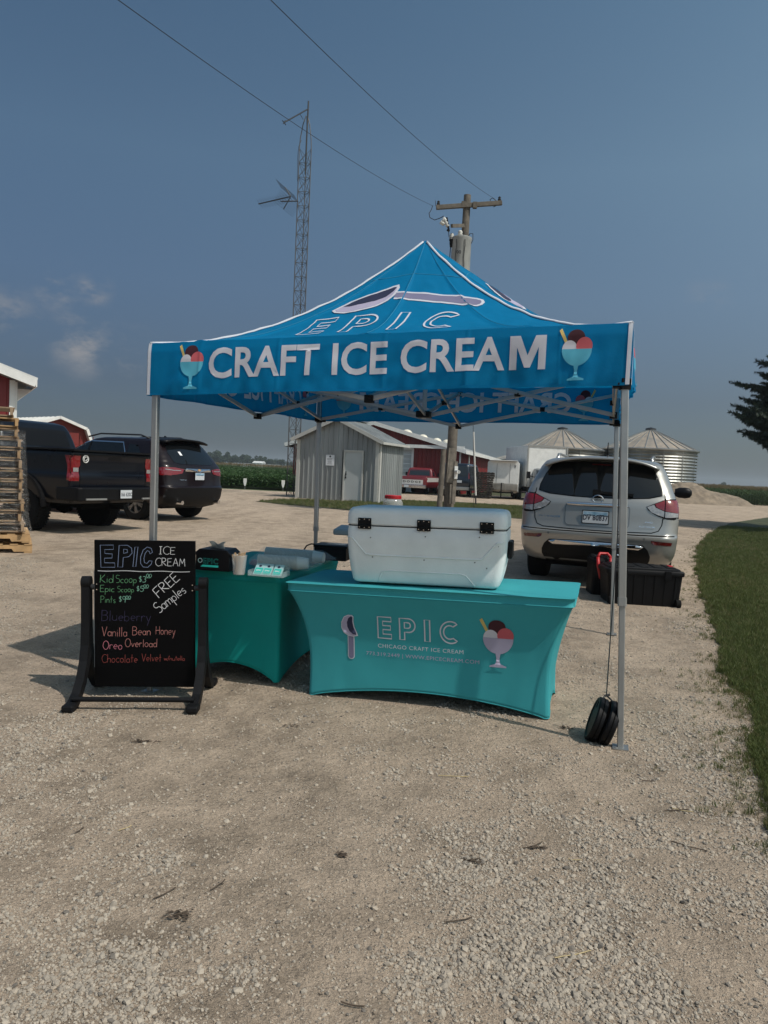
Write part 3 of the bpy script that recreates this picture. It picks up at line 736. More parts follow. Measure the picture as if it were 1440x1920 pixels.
# ------------------------------------------------------------------ long red shed behind
C0 = Vector((4.92, 51.5, .15)); sd_ = Vector((.25, .968, 0)).normalized(); fd = Vector((sd_.y, -sd_.x, 0))
rb = frame_thing('red_barn', 'long red metal barn with a white sliding door and round roof vents', 'barn', C0 - fd * 12, fd)
WB, LB, EB, PB = 12.0, 24.0, 3.05, 4.65
ribbed(0, WB, 0, EB, EB, 0, 'red_siding', 'gable_wall', rb, pitch=.30, depth=.035, zmid=(WB / 2, PB), hole=(5.6, 8.75, -1, 2.95))
xf(ribbed(0, LB, 0, EB, EB, 0, 'red_siding', 'side_wall', rb, pitch=.30, depth=.035), Matrix.Translation((WB, 0, 0)) @ Matrix.Rotation(R(90), 4, 'Z'))
xf(ribbed(0, LB, 0, EB, EB, 0, 'red_siding', 'side_wall', rb, pitch=.6, depth=.035), Matrix.Translation((0, LB, 0)) @ Matrix.Rotation(R(-90), 4, 'Z'))
for s_ in (0, 1):
    xe = -.5 if s_ == 0 else WB + .5; ze = EB - .5 * (PB - EB) / (WB / 2); P0 = Vector((xe, -.5, ze)); P1 = Vector((WB / 2, -.5, PB)); nn = Vector((-(P1 - P0).z, 0, (P1 - P0).x)).normalized() * (1 if s_ == 0 else -1)
    q = MB(); k = 0
    while k * .6 < LB + .8:
        for a, b, ha, hb in ((0, .8, 0, 0), (.8, .86, 0, 1), (.86, .94, 1, 1), (.94, 1, 1, 0)):
            ya, yb = (k + a) * .6, (k + b) * .6; oa, ob = nn * (.05 + ha * .04), nn * (.05 + hb * .04)
            q.add([P0 + oa + Vector((0, ya, 0)), P0 + ob + Vector((0, yb, 0)), P1 + ob + Vector((0, yb, 0)), P1 + oa + Vector((0, ya, 0))], [(0, 1, 2, 3)])
        k += 1
    q.build('roof_sheet', 'galv', rb, solid=.006)
    MB().bar(P0 + Vector((0, -.02, 0)), P1 + Vector((0, -.02, 0)), .04, .26, up=nn).build('fascia', 'white_paint', rb)
    MB().bar(P0 + Vector((.02 if s_ else -.02, 0, -.02)), P0 + Vector((.02 if s_ else -.02, LB + 1, -.02)), .04, .24).build('gutter', 'white_paint', rb)
MB().bar((5.3, -.45, 3.16), (WB + .4, -.45, 3.16), .06, .22).build('canopy_trim', 'white_paint', rb)
q = MB()
for k in range(9): q.box((7.17, .02 - .003 * (k % 2), .17 + k * .325), (3.1, .04, .30))
q.build('overhead_door', 'door_grey', rb)
q = MB(); q.box((5.6, -.05, 1.5), (.16, .06, 3.0)); q.box((8.77, -.05, 1.5), (.16, .06, 3.0)); q.box((7.17, -.051, 3.0), (3.3, .06, .16)); q.build('door_trim', 'white_paint', rb)
q = MB(); q.box((WB + .05, .1, 1.5), (.06, .3, 3.0)); q.build('corner_trim', 'white_paint', rb)
MB().box((WB + .06, 4.2, 1.5), (.06, .45, 3.0)).build('side_trim', 'white_paint', rb)
MB().box((WB + .06, LB - .2, 1.5), (.06, .3, 3.0)).build('corner_trim', 'white_paint', rb)
mat('vent_white', (0.70, 0.66, 0.55), .5, 0, .12, 5)
inv = base_matrix(rb).inverted()
for px, py, Y in ((763, 813, 54), (793, 821.5, 60), (819, 827.5, 66), (837.5, 830, 71)):
    c = inv @ at(px, py, Y); v = MB()
    v.lathe([(.10, -.55), (.24, -.5), (.24, -.18), (.40, -.2), (.44, -.12), (.42, .05), (.32, .2), (.15, .29), (.001, .31)], c, 16, mtx=Matrix.Scale(.95, 4)); vo = v.build('roof_vent', 'vent_white', rb, smooth=True, auto=40)

# ------------------------------------------------------------------ red building at the left edge
rc_ = at(26, 800, 22.0); rl = thing('red_building', 'tall red metal building with white trim and wide eaves, cut by the left edge', 'barn', (rc_.x, 22.0, .15), R(30))
EL_ = 3.45
ribbed(-9, 0, 0, EL_ + 9 * .33, EL_, 0, 'red_siding', 'gable_wall', rl, pitch=.30, depth=.03)
xf(ribbed(0, 9, 0, EL_, EL_, 0, 'red_siding', 'side_wall', rl, pitch=.30, depth=.03), Matrix.Translation((.02, 0, 0)) @ Matrix.Rotation(R(90), 4, 'Z'))
MB().box((-.06, -.045, EL_ / 2), (.15, .05, EL_)).build('corner_trim', 'white_paint', rl)
MB().box((.045, .08, EL_ / 2 - .02), (.05, .22, EL_ - .04)).build('corner_trim', 'white_paint', rl)
P0 = Vector((.52, -.50, EL_ - .52 * .33 + .12)); P1 = Vector((-9, -.50, EL_ + 9 * .33 + .12)); nrm = Vector((.33, 0, 1)).normalized()
MB().bar(P0, P1, .05, .24, up=nrm).build('fascia', 'white_paint', rl)
q = MB(); o1 = nrm * .13; q.add([P0 + o1, P1 + o1, P1 + o1 + Vector((0, 10, 0)), P0 + o1 + Vector((0, 10, 0))], [(0, 1, 2, 3)]); q.build('roof_sheet', 'white_paint', rl, solid=.02)
q = MB(); o1 = nrm * -.10; q.add([P0 + o1 + Vector((0, .04, 0)), P1 + o1 + Vector((0, .04, 0)), P1 + o1 + Vector((0, .62, 0)), P0 + o1 + Vector((0, .62, 0))], [(0, 1, 2, 3)]); q.build('soffit', 'steel_siding', rl, solid=.02)
MB().box((.27, 5.1, P0.z - .12), (.46, 9.1, .02)).build('soffit', 'steel_siding', rl)
MB().bar(P0 + Vector((.01, .03, 0)), P0 + Vector((.01, 10, 0)), .04, .22).build('gutter', 'white_paint', rl)

# ------------------------------------------------------------------ small red gambrel shed
g0 = at(108, 880, 27.0); gs = thing('gambrel_shed', 'small dark red gambrel garden shed with a white metal roof behind the pickup', 'shed', (g0.x, 27.0, .15), R(42))
def lz(py, Y=27.0): return at(90, py, Y).z - .15
zt = lz(783); zs = at(139, 803, 27).z - .15; ze = zs - .95
pts = [(-1.32, 0), (-1.32, ze - .1), (-.95, zs - .02), (0, zt), (.95, zs - .02), (1.32, ze - .1), (1.32, 0)]
cxs = 0.0
q = MB(); q.prism([(cxs + a, b) for a, b in pts], (0, .06, 0), (1, 0, 0), (0, 0, 1), -.06); q.build('front_wall', 'red_dark', gs)
q = MB()
for k in range(17): q.box((cxs - 1.24 + k * .155, -.008, (zs - .25) / 2), (.02, .016, zs - .25))
q.build('batten', 'red_dark', gs)
MB().box((cxs, -.04, zt - .42), (.36, .06, .24)).build('vent', 'white_paint', gs)
q = MB(); q.box((cxs - .05, -.03, zs - 1.0), (1.5, .05, 1.7)); q.box((cxs - .05, -.05, zs - .5), (1.5, .03, .10)); q.box((cxs - .05, -.05, zs - 1.3), (1.5, .03, .10)); q.build('door', 'red_dark', gs)
for (a, b), (c, d) in zip(pts[1:5], pts[2:6]):
    P0, P1 = Vector((cxs + a, -.14, b + .03)), Vector((cxs + c, -.14, d + .03)); nn = (P1 - P0).normalized(); nn = Vector((-nn.z, 0, nn.x)); nn = nn if nn.z > 0 else -nn
    q = MB(); q.add([P0, P1, P1 + Vector((-.4, 4.6, 0)), P0 + Vector((-.4, 4.6, 0))], [(0, 1, 2, 3)])
    for k in range(12):
        t = (k + .5) / 12; o_ = Vector((-.4 * t, 4.6 * t, 0)); q.bar(P0 + o_ + nn * .015, P1 + o_ + nn * .015, .04, .03, up=nn)
    q.build('roof_sheet', 'white_paint', gs, solid=.02)
    MB().bar(P0 + Vector((0, -.03, 0)), P1 + Vector((0, -.03, 0)), .04, .10, up=nn).build('rake_trim', 'white_paint', gs)
MB().add([(cxs - 1.32, .05, 0), (cxs - 1.32, 4.4, 0), (cxs - 1.32, 4.4, ze), (cxs - 1.32, .05, ze)], [(0, 1, 2, 3)]).add([(cxs + 1.32, .05, 0), (cxs + 1.32, 4.4, 0), (cxs + 1.32, 4.4, ze), (cxs + 1.32, .05, ze)], [(0, 1, 2, 3)]).build('side_wall', 'red_dark', gs, solid=.03)

# ------------------------------------------------------------------ grain bins
mat('bin_roof', (0.40, 0.385, 0.355), .5, .45, .4, 1.1, tint=(0.36, 0.29, 0.22)); mat('bin_wall', (0.42, 0.42, 0.40), .34, .9, .35, .6, stretch=(1, 1, .3))
def bin_(px, Y, r_, ez, pz, label, n_=26):
    p = at(px, 900, Y); t_ = thing('grain_bin', label, 'grain bin', (p.x, Y, .12), random.uniform(0, 1), 'corrugated grain bins'); q = MB(); prof = []; z = 0; k = 0
    while z < ez: prof.append((r_ + (.055 if k % 2 else -.055), z)); z += .13; k += 1
    q.lathe(prof, n=64); q.build('wall', 'bin_wall', t_)
    hub = .42; q = MB(); n2 = 26
    q.lathe([(r_ + .16, ez - .05), (hub, pz)], n=n2 * 2); rf = q.build('roof', 'bin_roof', t_)
    for k in range(n2):
        a = 2 * math.pi * k / n2; d_ = Vector((math.cos(a), math.sin(a), 0)); MB().bar(d_ * (r_ + .17) + Vector((0, 0, ez - .03)), d_ * hub + Vector((0, 0, pz + .03)), .055, .07).build('rib', 'galv', rf)
    q = MB(); q.lathe([(hub + .04, pz - .05), (hub + .04, pz + .16), (hub - .04, pz + .2), (.001, pz + .30)], n=20); q.build('cap', 'steel_dark', t_)
    q = MB(); q.lathe([(r_ + .2, ez - .12), (r_ + .22, ez - .02), (r_ + .05, ez + .03)], n=64); q.build('eave_ring', 'galv', t_)
    q = MB()
    for k in range(14):
        a = 2 * math.pi * k / 14; q.box((math.cos(a) * (r_ + .05), math.sin(a) * (r_ + .05), ez / 2), (.03, .03, ez - .1), Matrix.Rotation(a, 3, 'Z'))
    q.build('stiffener', 'galv', t_)
    return t_
Yb = 68.0
er = at(1214, 843.5, Yb).z - .12; pr_ = at(1214, 807, Yb).z - .12
bin_(1214, Yb, 4.0, er, pr_, 'round corrugated steel grain bin behind the dirt pile, right one of two')
el = at(1049, 842, Yb + 1).z - .12; pl_ = at(1049, 806, Yb + 1).z - .12
bin_(1049, Yb + 1, 3.72, el, pl_, 'round corrugated steel grain bin behind the white box truck, left one of two')
bin_(964, 112, 3.4, at(964, 864, 112).z, at(964, 852, 112).z, 'distant little grain bin peeping out between the trailer and the box truck')

# ------------------------------------------------------------------ dirt pile
mat('dirt', (0.21, 0.165, 0.12), .95, 0, .35, 2.2, 1.0, 14)
Yd = 60.0; pc = at(1292, 930, Yd); q = MB()
def pile(u, v):
    x = -5.6 + 11.2 * u; y = -3 + 6 * v; rr = math.hypot(x / (5.2 if x > 0 else 5.6), y / 3.0)
    pz = at(1292, 903, Yd).z - .1
    h = pz * max(0, 1 - rr ** 1.35) ** .9
    h *= 1 - .25 * math.exp(-((x - 1.8) ** 2) * .5) * (x > -9) 
    h += .20 * noise.noise((x * .9, y * .9, 3)) * min(1, h * 2) + .10 * noise.noise((x * 3, y * 3, 5)) * min(1, h * 2)
    return (x, y, h - .02)
q.grid(pile, 110, 50); o = q.build('dirt_pile', 'dirt', smooth=True); o.location = (pc.x, Yd, .14)
tag(o, 'heap of pale brown dirt in front of the right grain bin', 'dirt pile')

# ------------------------------------------------------------------ utility pole, transformer, wires
mat('pole_wood', (0.125, 0.108, 0.088), .9, 0, .4, 6, .8, 40); mat('insulator', (0.55, 0.54, 0.50), .3, 0, .05, 5); mat('cable', (0.012, 0.012, 0.013), .6, 0, 0); mat('trans_grey', (0.33, 0.335, 0.32), .45, .1, .12, 6)
YP = 23.0
ptop = at(876.5, 366, YP); pbot = at(839, 975, YP); pbot.z = .1
pz0 = pbot - (ptop - pbot).normalized() * .3
up = thing('utility_pole', 'weathered wooden utility pole with a crossarm and a grey pot transformer', 'utility pole', pbot)
def PW(mb_, name, m, **k): return mb_.build(name, m, up, world=True, **k)
PW(MB().cyl(pz0, ptop, .165, .105, 16), 'pole', 'pole_wood', smooth=True, auto=50)
ca, cb = at(818, 389, YP - .18), at(941, 380.5, YP - .0)
xa = PW(MB().bar(ca, cb, .10, .125), 'crossarm', 'pole_wood', bevel=.006)
q = MB(); mid_ = (ca + cb) / 2
for s_ in (-1, 1): q.box(mid_ + Vector((s_ * .17, -.01, 0)), (.12, .14, .17))
PW(q, 'arm_bracket', 'pole_wood')
q = MB()
for t in (.03, .96):
    c_ = ca.lerp(cb, t); q.lathe([(.02, -.02), (.045, 0), (.05, .05), (.03, .07), (.045, .10), (.02, .13)], c_ + Vector((0, 0, .06)), 10)
PW(q, 'insulator', 'black_satin', smooth=True)
tc_ = at(868, 476, YP - .42)
def tz(py): return at(862, py, YP - .42).z
bx, by = at(864, 480, YP - .42).x, YP - .42
tr = PW(MB().lathe([(.01, tz(520)), (.27, tz(520)), (.285, tz(515)), (.285, tz(452)), (.30, tz(450)), (.30, tz(446.5)), (.27, tz(445.5)), (.10, tz(443)), (.001, tz(442.5))], (bx, by, 0), 28), 'transformer', 'trans_grey', smooth=True, auto=35)
q = MB(); q.lathe([(.05, 0), (.075, .03), (.05, .06), (.075, .09), (.05, .12), (.07, .15), (.03, .2)], (bx - .30, by - .05, tz(452)), 12); q.lathe([(.06, 0), (.08, .03), (.055, .07), (.075, .10), (.04, .15)], (bx - .06, by - .1, tz(444)), 12)
q.build('bushing', 'insulator', tr, smooth=True, world=True)
q = MB(); q.lathe([(.07, 0), (.07, .07), (.055, .08), (.055, -.08), (.04, -.18)][::-1], (bx - .30, by - .05, tz(452) - .02), 10); q.build('bushing_cap', 'black_plastic', tr, world=True)
q = MB()
for dx_ in (-.17, .07):
    zz = np.linspace(tz(454), tz(520), 7); q.tube([(bx + dx_ + .012 * math.sin(k * 1.7), by - math.sqrt(.30 ** 2 - dx_ ** 2) - .012, z) for k, z in enumerate(zz)], .012, 6)
q.tube([(bx - .31, by, tz(455)), (bx - .32, by, tz(475)), (bx - .33, by, tz(520))], .014, 6)
q.tube([(bx - .04, by - .1, tz(440)), (bx - .0, by - .1, tz(434)), (bx + .05, by, tz(436)), (bx + .07, by + .1, tz(446))], .010, 6)
q.tube([(bx + .15, by + .25, tz(447)), (bx + .25, by + .2, tz(433)), (bx + .33, by + .1, tz(435)), (bx + .33, by, tz(449)), (bx + .27, by - .02, tz(458))], .010, 6)
PW(q, 'lead', 'cable')
lay(text2d('00', .14, .012), lambda a, b: (bx - .09 + a, by - .289, tz(478) + b), 'number', 'ink', tr, (0, 0), world=True)
fa, fb = at(869, 423, YP - .1), at(847, 423.5, YP - .75)
PW(MB().bar(fa, fb, .07, .10), 'fuse_arm', 'pole_wood')
q = MB(); f1 = at(834, 408, YP - .9); f2 = at(838, 431, YP - .9); q.lathe([(.03, 0), (.06, .03), (.045, .08), (.065, .12), (.045, .17), (.065, .21), (.045, .26), (.03, .3)], (0, 0, 0), 10, mtx=Matrix.Rotation(R(-28), 4, 'Y')); q.v = [tuple(Vector(v) + f2 + Vector((0.03, 0, .08))) for v in q.v]
q.cyl(at(826, 416, YP - .9), at(833, 421, YP - .9), .055, .05, 10); q.cyl(at(829, 417, YP - .9), f1, .05, .035, 10)
PW(q, 'fuse_cutout', 'insulator', smooth=True)
PW(MB().bar(f1 + Vector((.05, -.02, 0)), f2 + Vector((.05, -.02, 0)), .04, .05).bar(f2 + Vector((.0, 0, 0)), f2 + Vector((.08, 0, -.03)), .08, .04), 'fuse_tube', 'black_satin')
q = MB(); q.tube([at(811, 386, YP - .2), at(809, 393, YP - .3), at(804.5, 400, YP - .5), at(806, 408, YP - .6), at(815, 412.5, YP - .7), at(825, 409, YP - .8), at(832, 405, YP - .9)], .011, 6); q.tube([at(841, 433, YP - .7), at(842, 445, YP - .6)], .010, 6)
q.tube([at(920, 380, YP), at(919, 374, YP), at(924, 371, YP), at(930, 376, YP), at(930, 386, YP), at(925, 388, YP)], .012, 6); q.tube([at(817, 386, YP - .2), at(816.5, 376, YP - .2)], .008, 5)
PW(q, 'jumper_wire', 'cable')
q = MB()
for k in range(14):
    t = random.uniform(.03, .98); c_ = pbot.lerp(ptop, t); a = random.uniform(math.pi, 2 * math.pi); q.cyl(c_ + Vector((math.cos(a) * .12, math.sin(a) * .12, 0)), c_ + Vector((math.cos(a) * .2, math.sin(a) * .2, 0)), .012, .012, 6)
PW(q, 'bolt', 'steel_dark')
# second short post strapped beside the pole, meter boards
p2a, p2b = at(822, 975, YP - .35), at(832, 842, YP - .3); p2a.z = .1
p2 = thing('stub_post', 'short weathered wooden post standing against the utility pole', 'post', p2a)
MB().cyl(p2a, p2b, .085, .08, 12).build('post', 'pole_wood', p2, world=True, smooth=True, auto=50)
q = MB(); q.bar(at(843, 905, YP - .22), at(848, 840, YP - .22), .20, .05); PW(q, 'meter_board', 'wood_grey')
q = MB(); q.bar(at(850, 945, YP - .24), at(855.5, 865, YP - .24), .10, .06); q.bar(at(845, 945, YP - .22), at(846, 908, YP - .22), .07, .04); PW(q, 'conduit', 'wood_grey')
q = MB(); q.cyl(at(855, 884, YP - .28), at(860, 885, YP - .55), .055, .055, 12); q.box(at(855, 886, YP - .27), (.10, .06, .38)); PW(q, 'meter', 'white_paint', smooth=False)
# guy wire with its guard
ga, gb = at(888, 620, YP - .1), at(890.5, 950, YP - 1.0); gb.z = .12
gw = thing('guy_wire', 'thin guy wire with a pale guard sleeve, right of the utility pole', 'guy wire', gb)
MB().cyl(gb, at(887, 770, YP - .6), .008, .008, 6).build('wire', 'cable', gw, world=True)
MB().cyl(at(892, 929, YP - .98), at(888.2, 810, YP - .75), .028, .022, 10).build('guard', 'steel_trim', gw, world=True)
MB().cyl(at(892, 945, YP - 1.0), at(892, 932, YP - 1.0), .02, .02, 8).build('clamp', 'steel_dark', gw, world=True)
def wire(a, b, sag, r_, label, name='power_line'):
    q = MB(); pts = []
    for k in range(41):
        t = k / 40; p = a.lerp(b, t); p.z -= sag * 4 * t * (1 - t); pts.append(p)
    q.tube(pts, r_, 6); o = q.build(name, 'cable'); return tag(o, label, 'power line', 'overhead power lines')
e1 = at(812, 386, YP - .2); e2 = at(927, 372.5, YP)
wire(e1, at(150, -52, 7.0), .16, .0042, 'overhead wire running to the left end of the crossarm, past the antenna tower')
wire(e2, at(455, -52, 7.0), .16, .0042, 'overhead wire running to the right end of the crossarm')

# ------------------------------------------------------------------ lattice antenna tower
YT = 35.4; tb, tt = at(548.5, 934, YT), at(574.5, 243, YT)
tw = thing('antenna_tower', 'tall slim lattice radio tower with a television antenna and a slanted boom', 'tower', (tb.x, YT, .12))
mat('tower_steel', (0.085, 0.085, 0.085), .55, .3, .2, 2)
ax_ = (tt - tb); HT = ax_.length; axn = ax_.normalized(); wd = .30
legs_ = [Vector((math.cos(R(a)), math.sin(R(a)), 0)) * wd / 1.0 for a in (205, 335, 90)]
def TP(k, h): return tb + axn * h + legs_[k] * (1.0 if h < HT - 1.6 else (1 - .0 * (h - HT + 1.6)))
for k in range(3): MB().cyl(TP(k, -.4), TP(k, HT - .9), .028, .022, 6).build('leg', 'tower_steel', tw, world=True)
nseg = int((HT - .9) / .62); hh = (HT - .9) / nseg; q = MB()
for j in range(nseg):
    for k in range(3):
        a, b = TP(k, j * hh), TP((k + 1) % 3, j * hh); c_, d_ = TP(k, (j + 1) * hh), TP((k + 1) % 3, (j + 1) * hh)
        q.bar(a, b, .018, .018); q.bar(a, d_, .014, .014); q.bar(b, c_, .014, .014)
o = q.build('lattice', 'tower_steel', tw, world=True); o['kind'] = 'stuff'
q = MB(); topc = tb + axn * (HT - .9)
for k in range(3):
    q.tube([TP(k, HT - .9), topc + axn * .45 + legs_[k] * .9, topc + axn * 1.1 + legs_[k] * .55, topc + axn * 1.5 + legs_[k] * .12], .022, 6)
q.build('tapered_top', 'tower_steel', tw, world=True)
MB().tube([at(572.5, 327, YT - .3), at(575, 260, YT - .3), at(578.5, 189.5, YT - .2)], .035, 8).build('mast', 'steel_dark', tw, world=True)
q = MB(); q.tube([at(577.5, 204.5, YT - .25), at(533, 229.5, YT - 2.2)], .03, 6); q.cyl(at(529.5, 226, YT - 2.4), at(536, 234, YT - 2.2), .02, .02, 6); q.cyl(at(535, 226, YT - 2.2), at(531, 232, YT - 2.4), .02, .02, 6); q.tube([at(562, 213, YT - .9), at(568.5, 224, YT - .6)], .012, 5)
q.build('boom', 'steel_dark', tw, world=True)
MB().tube([at(565, 263, YT - .4), at(560, 275, YT - .5), at(558, 295, YT - .5), at(557.5, 335, YT - .5), at(559, 345, YT - .4)], .010, 5).build('loose_cable', 'cable', tw, world=True)
# television antenna: boom, short directors, slanted reflector wings
an = thing('television_antenna', 'spiky television antenna sticking out left of the lattice tower', 'antenna', at(558, 377, YT - .3))
MB().tube([at(559, 377, YT - .3), at(526, 377.5, YT - .7)], .028, 6).build('mount_arm', 'steel_dark', an, world=True)
ba, bb = at(545, 368.5, YT - .9), at(484.5, 382.5, YT - .9)
MB().tube([ba, bb], .026, 6).build('boom', 'steel_dark', an, world=True)
q = MB()
for k in range(13):
    c_ = bb.lerp(ba, .05 + .93 * k / 12); q.cyl(c_ + Vector((-.09, -.30, .06)), c_ + Vector((.09, .30, -.10)), .007, .007, 5)
q.build('director', 'steel_dark', an, world=True)
q = MB()
for e_, s_ in ((at(534.5, 351, YT - .9), 1), (at(531.5, 392.5, YT - .9), -1)):
    q.tube([ba, e_], .022, 6)
    for k in range(7):
        c_ = ba.lerp(e_, .12 + .85 * k / 6); q.cyl(c_ + Vector((-.36, -.5, .16)), c_ + Vector((.36, .5, -.16)), .007, .007, 4)
q.build('reflector', 'steel_dark', an, world=True)

# ------------------------------------------------------------------ spruce on the right
mat('needles', (0.016, 0.030, 0.018), .7, 0, .5, 3); mat('needles_tip', (0.030, 0.052, 0.028), .7, 0, .4, 3)
YS = 25.0; sx_ = at(1590, 900, YS).x
sp = thing('spruce_tree', 'dark spruce tree reaching in from the right edge', 'tree', (sx_, YS, .15))
MB().cyl((0, 0, 0), (0, 0, 12.6), .26, .05, 12).build('trunk', 'bark', sp)
q = MB(); r = random.Random(3); bq = MB()
def twigl(p, d, ln, nseg):
    # a twig: a spray of needle tufts
    side = d.cross(Vector((0, 0, 1))).normalized()
    for k in range(nseg):
        t = k / nseg; c_ = p + d * (ln * t) + Vector((0, 0, -.03 * t * ln)); w_ = .10 * (1 - .4 * t) + .03
        for m_ in range(6):
            a = r.uniform(0, 6.28); v = (side * math.cos(a) + Vector((0, 0, 1)) * math.sin(a)) * w_ + d * .07
            pr = v.cross(d).normalized() * .028; q.cur = 1 if r.random() < .25 else 0
            q.add([c_ - pr, c_ + pr, c_ + v], [(0, 1, 2)])
zz = 2.35
while zz < 12.4:
    rad = float(np.interp(zz, [2.3, 3, 3.8, 4.4, 5.2, 6, 8, 8.5, 12, 13], [2.4, 3.2, 4.0, 3.7, 3.0, 2.6, 2.3, 2.45, .8, .1])) * r.uniform(.74, 1.06); nb = 17
    for k in range(nb):
        a = 2 * math.pi * (k + r.random() * .7) / nb; d_ = Vector((math.cos(a), math.sin(a), -.14)); L = rad * r.uniform(.8, 1.06)
        if math.cos(a) > .35: continue                        # the far half is out of frame
        p0 = Vector((0, 0, zz)); pts = []
        for j in range(7):
            t = j / 6; pts.append(p0 + d_ * (L * t) + Vector((0, 0, .22 * L * t * t - .06 * t)))
        bq.tube(pts, [.035 * (1 - .85 * j / 6) for j in range(7)], 4)
        for j in range(1, int(L / .10)):
            t = j / int(L / .10); c_ = p0 + d_ * (L * t) + Vector((0, 0, .22 * L * t * t - .06 * t)); dd = Vector((math.cos(a), math.sin(a), .15)).normalized()
            sd2 = dd.cross(Vector((0, 0, 1))).normalized()
            for s_ in (-1, 1):
                tw_l = (.62 * (1 - t) + .16) * min(1.0, .45 + L / 3) * r.uniform(.7, 1.2)
                td = (dd * .75 + sd2 * s_ * .9 + Vector((0, 0, r.uniform(-.75, .35)))).normalized(); twigl(c_, td, tw_l, max(3, int(tw_l / .055)))
        twigl(pts[-1], (pts[-1] - pts[-2]).normalized(), .22, 5)
    zz += .20
bq.build('branches', 'bark', sp); q.build('crown', ['needles', 'needles_tip'], sp)

# ------------------------------------------------------------------ pallets stacked under film, left edge
mat('pallet_wood', (0.30, 0.20, 0.115), .85, 0, .40, 5, .4, 40, tint=(0.26, 0.19, 0.13)); mat('pallet_grey', (0.26, 0.17, 0.095), .88, 0, .35, 6, .5, 40); mat('pallet_orange', (0.40, 0.25, 0.12), .8, 0, .25, 5)
def box_mesh(dx_, dy_, dz_, m, notch=False):
    q = MB()
    if notch:
        pl = [(-dx_/2, -dz_/2), (-dx_*.31, -dz_/2), (-dx_*.29, -dz_*.05), (-dx_*.13, -dz_*.05), (-dx_*.11, -dz_/2), (dx_*.11, -dz_/2), (dx_*.13, -dz_*.05), (dx_*.29, -dz_*.05), (dx_*.31, -dz_/2), (dx_/2, -dz_/2), (dx_/2, dz_/2), (-dx_/2, dz_/2)]
        q.prism(pl, (0, dy_/2, 0), (1, 0, 0), (0, 0, 1), dy_)
    else: q.box((0, 0, 0), (dx_, dy_, dz_))
    o = q.build('x', m); me = o.data; bpy.data.objects.remove(o); return me
ORD = ['lowest', 'second', 'third', 'fourth', 'fifth', 'sixth', 'seventh', 'eighth', 'ninth', 'tenth', 'eleventh', 'twelfth', 'thirteenth', 'topmost']
pmesh = {}
for m_ in ('pallet_wood', 'pallet_grey', 'pallet_orange'):
    pmesh[m_] = (box_mesh(1.2, .038, .089, m_), box_mesh(1.2, .038, .089, m_, True), box_mesh(.10, 1.0, .017, m_))
pc = gnd(50, 1046); base_z = H(-5.3, 10.4) 
zz = base_z
for k in range(14):
    m_ = ['pallet_orange', 'pallet_orange', 'pallet_wood', 'pallet_grey', 'pallet_grey', 'pallet_wood', 'pallet_grey', 'pallet_grey', 'pallet_wood', 'pallet_grey', 'pallet_wood', 'pallet_grey', 'pallet_orange', 'pallet_wood'][k]
    rot = R(27) + random.uniform(-.02, .02); turned = k in (0, 1)
    t_ = thing('wooden_pallet', '%s wooden pallet in the film wrapped stack%s' % (ORD[k], (', raw orange wood with notched runners' if turned else (', top one lying free' if k == 13 else ''))), 'pallet', (0, 0, 0), rot, 'pallets stacked at the left edge')
    xr = random.uniform(-.02, .02) + (-4.74, -4.80, -4.80, -4.85, -4.86, -4.86, -4.87, -4.87, -4.88, -4.88, -4.90, -4.92, -4.94, -5.01)[k] + random.uniform(-.012, .012)
    cc_ = Vector((xr - .05, 10.35)) + Vector((-.6 * math.cos(rot) - .5 * math.sin(rot), -.6 * math.sin(rot) + .5 * math.cos(rot))); t_.location = (cc_.x, cc_.y, zz)
    if not turned: t_.rotation_euler.z = rot
    sm, nm, bm_ = pmesh[m_]
    def piece(name, me, x, y, z, rz=0):
        o = bpy.data.objects.new(name, me); COL.objects.link(o); o.parent = t_; o.location = (x, y, z); o.rotation_euler = (random.uniform(-.006, .006), random.uniform(-.006, .006), rz + random.uniform(-.012, .012))
    if turned:          # runners across the view
        for y in (-.48, 0, .48): piece('runner', nm, 0, y, .0615)
        for x in np.linspace(-.55, .55, 7): piece('deck_board', bm_, x, 0, .115)
        for x in (-.55, 0, .55): piece('bottom_board', bm_, x, 0, .0085)
    else:               # runner ends towards the camera, boards across
        for x in (-.54, 0, .54): piece('runner', sm, x, 0, .0615, R(90))
        t_.scale = (1, 1, 1)
        for y in np.linspace(-.46, .46, 7):
            o = bpy.data.objects.new('deck_board', bm_); COL.objects.link(o); o.parent = t_; o.location = (random.uniform(-.01, .01), y, .115); o.rotation_euler = (0, 0, R(90) + random.uniform(-.01, .01)); o.scale = (1, 1.14, 1)
        for y in (-.47, 0, .47):
            o = bpy.data.objects.new('bottom_board', bm_); COL.objects.link(o); o.parent = t_; o.location = (random.uniform(-.01, .01), y, .0085); o.rotation_euler = (0, 0, R(90) + random.uniform(-.01, .01)); o.scale = (1, 1.14, 1)
    zz += .1425
# stretch film: thin crinkled sheet round the stack
m = bpy.data.materials.new('film'); m.use_nodes = True; t = m.node_tree; t.nodes.clear()
o_ = N('ShaderNodeOutputMaterial', t); tr_ = N('ShaderNodeBsdfTransparent', t); gl = N('ShaderNodeBsdfGlossy', t); gl.inputs['Roughness'].default_value = .12; gl.inputs[0].default_value = (.9, .9, .9, 1); df = N('ShaderNodeBsdfDiffuse', t); df.inputs[0].default_value = (.6, .6, .6, 1)
tcn = N('ShaderNodeTexCoord', t); mpp = N('ShaderNodeMapping', t); mpp.inputs['Scale'].default_value = (1, 1, 4); mpp.inputs['Rotation'].default_value = (0, .5, 0); nn_ = N('ShaderNodeTexNoise', t); nn_.inputs['Scale'].default_value = 6; nn_.inputs['Detail'].default_value = 8; t.links.new(tcn.outputs['Object'], mpp.inputs[0]); t.links.new(mpp.outputs[0], nn_.inputs[0])
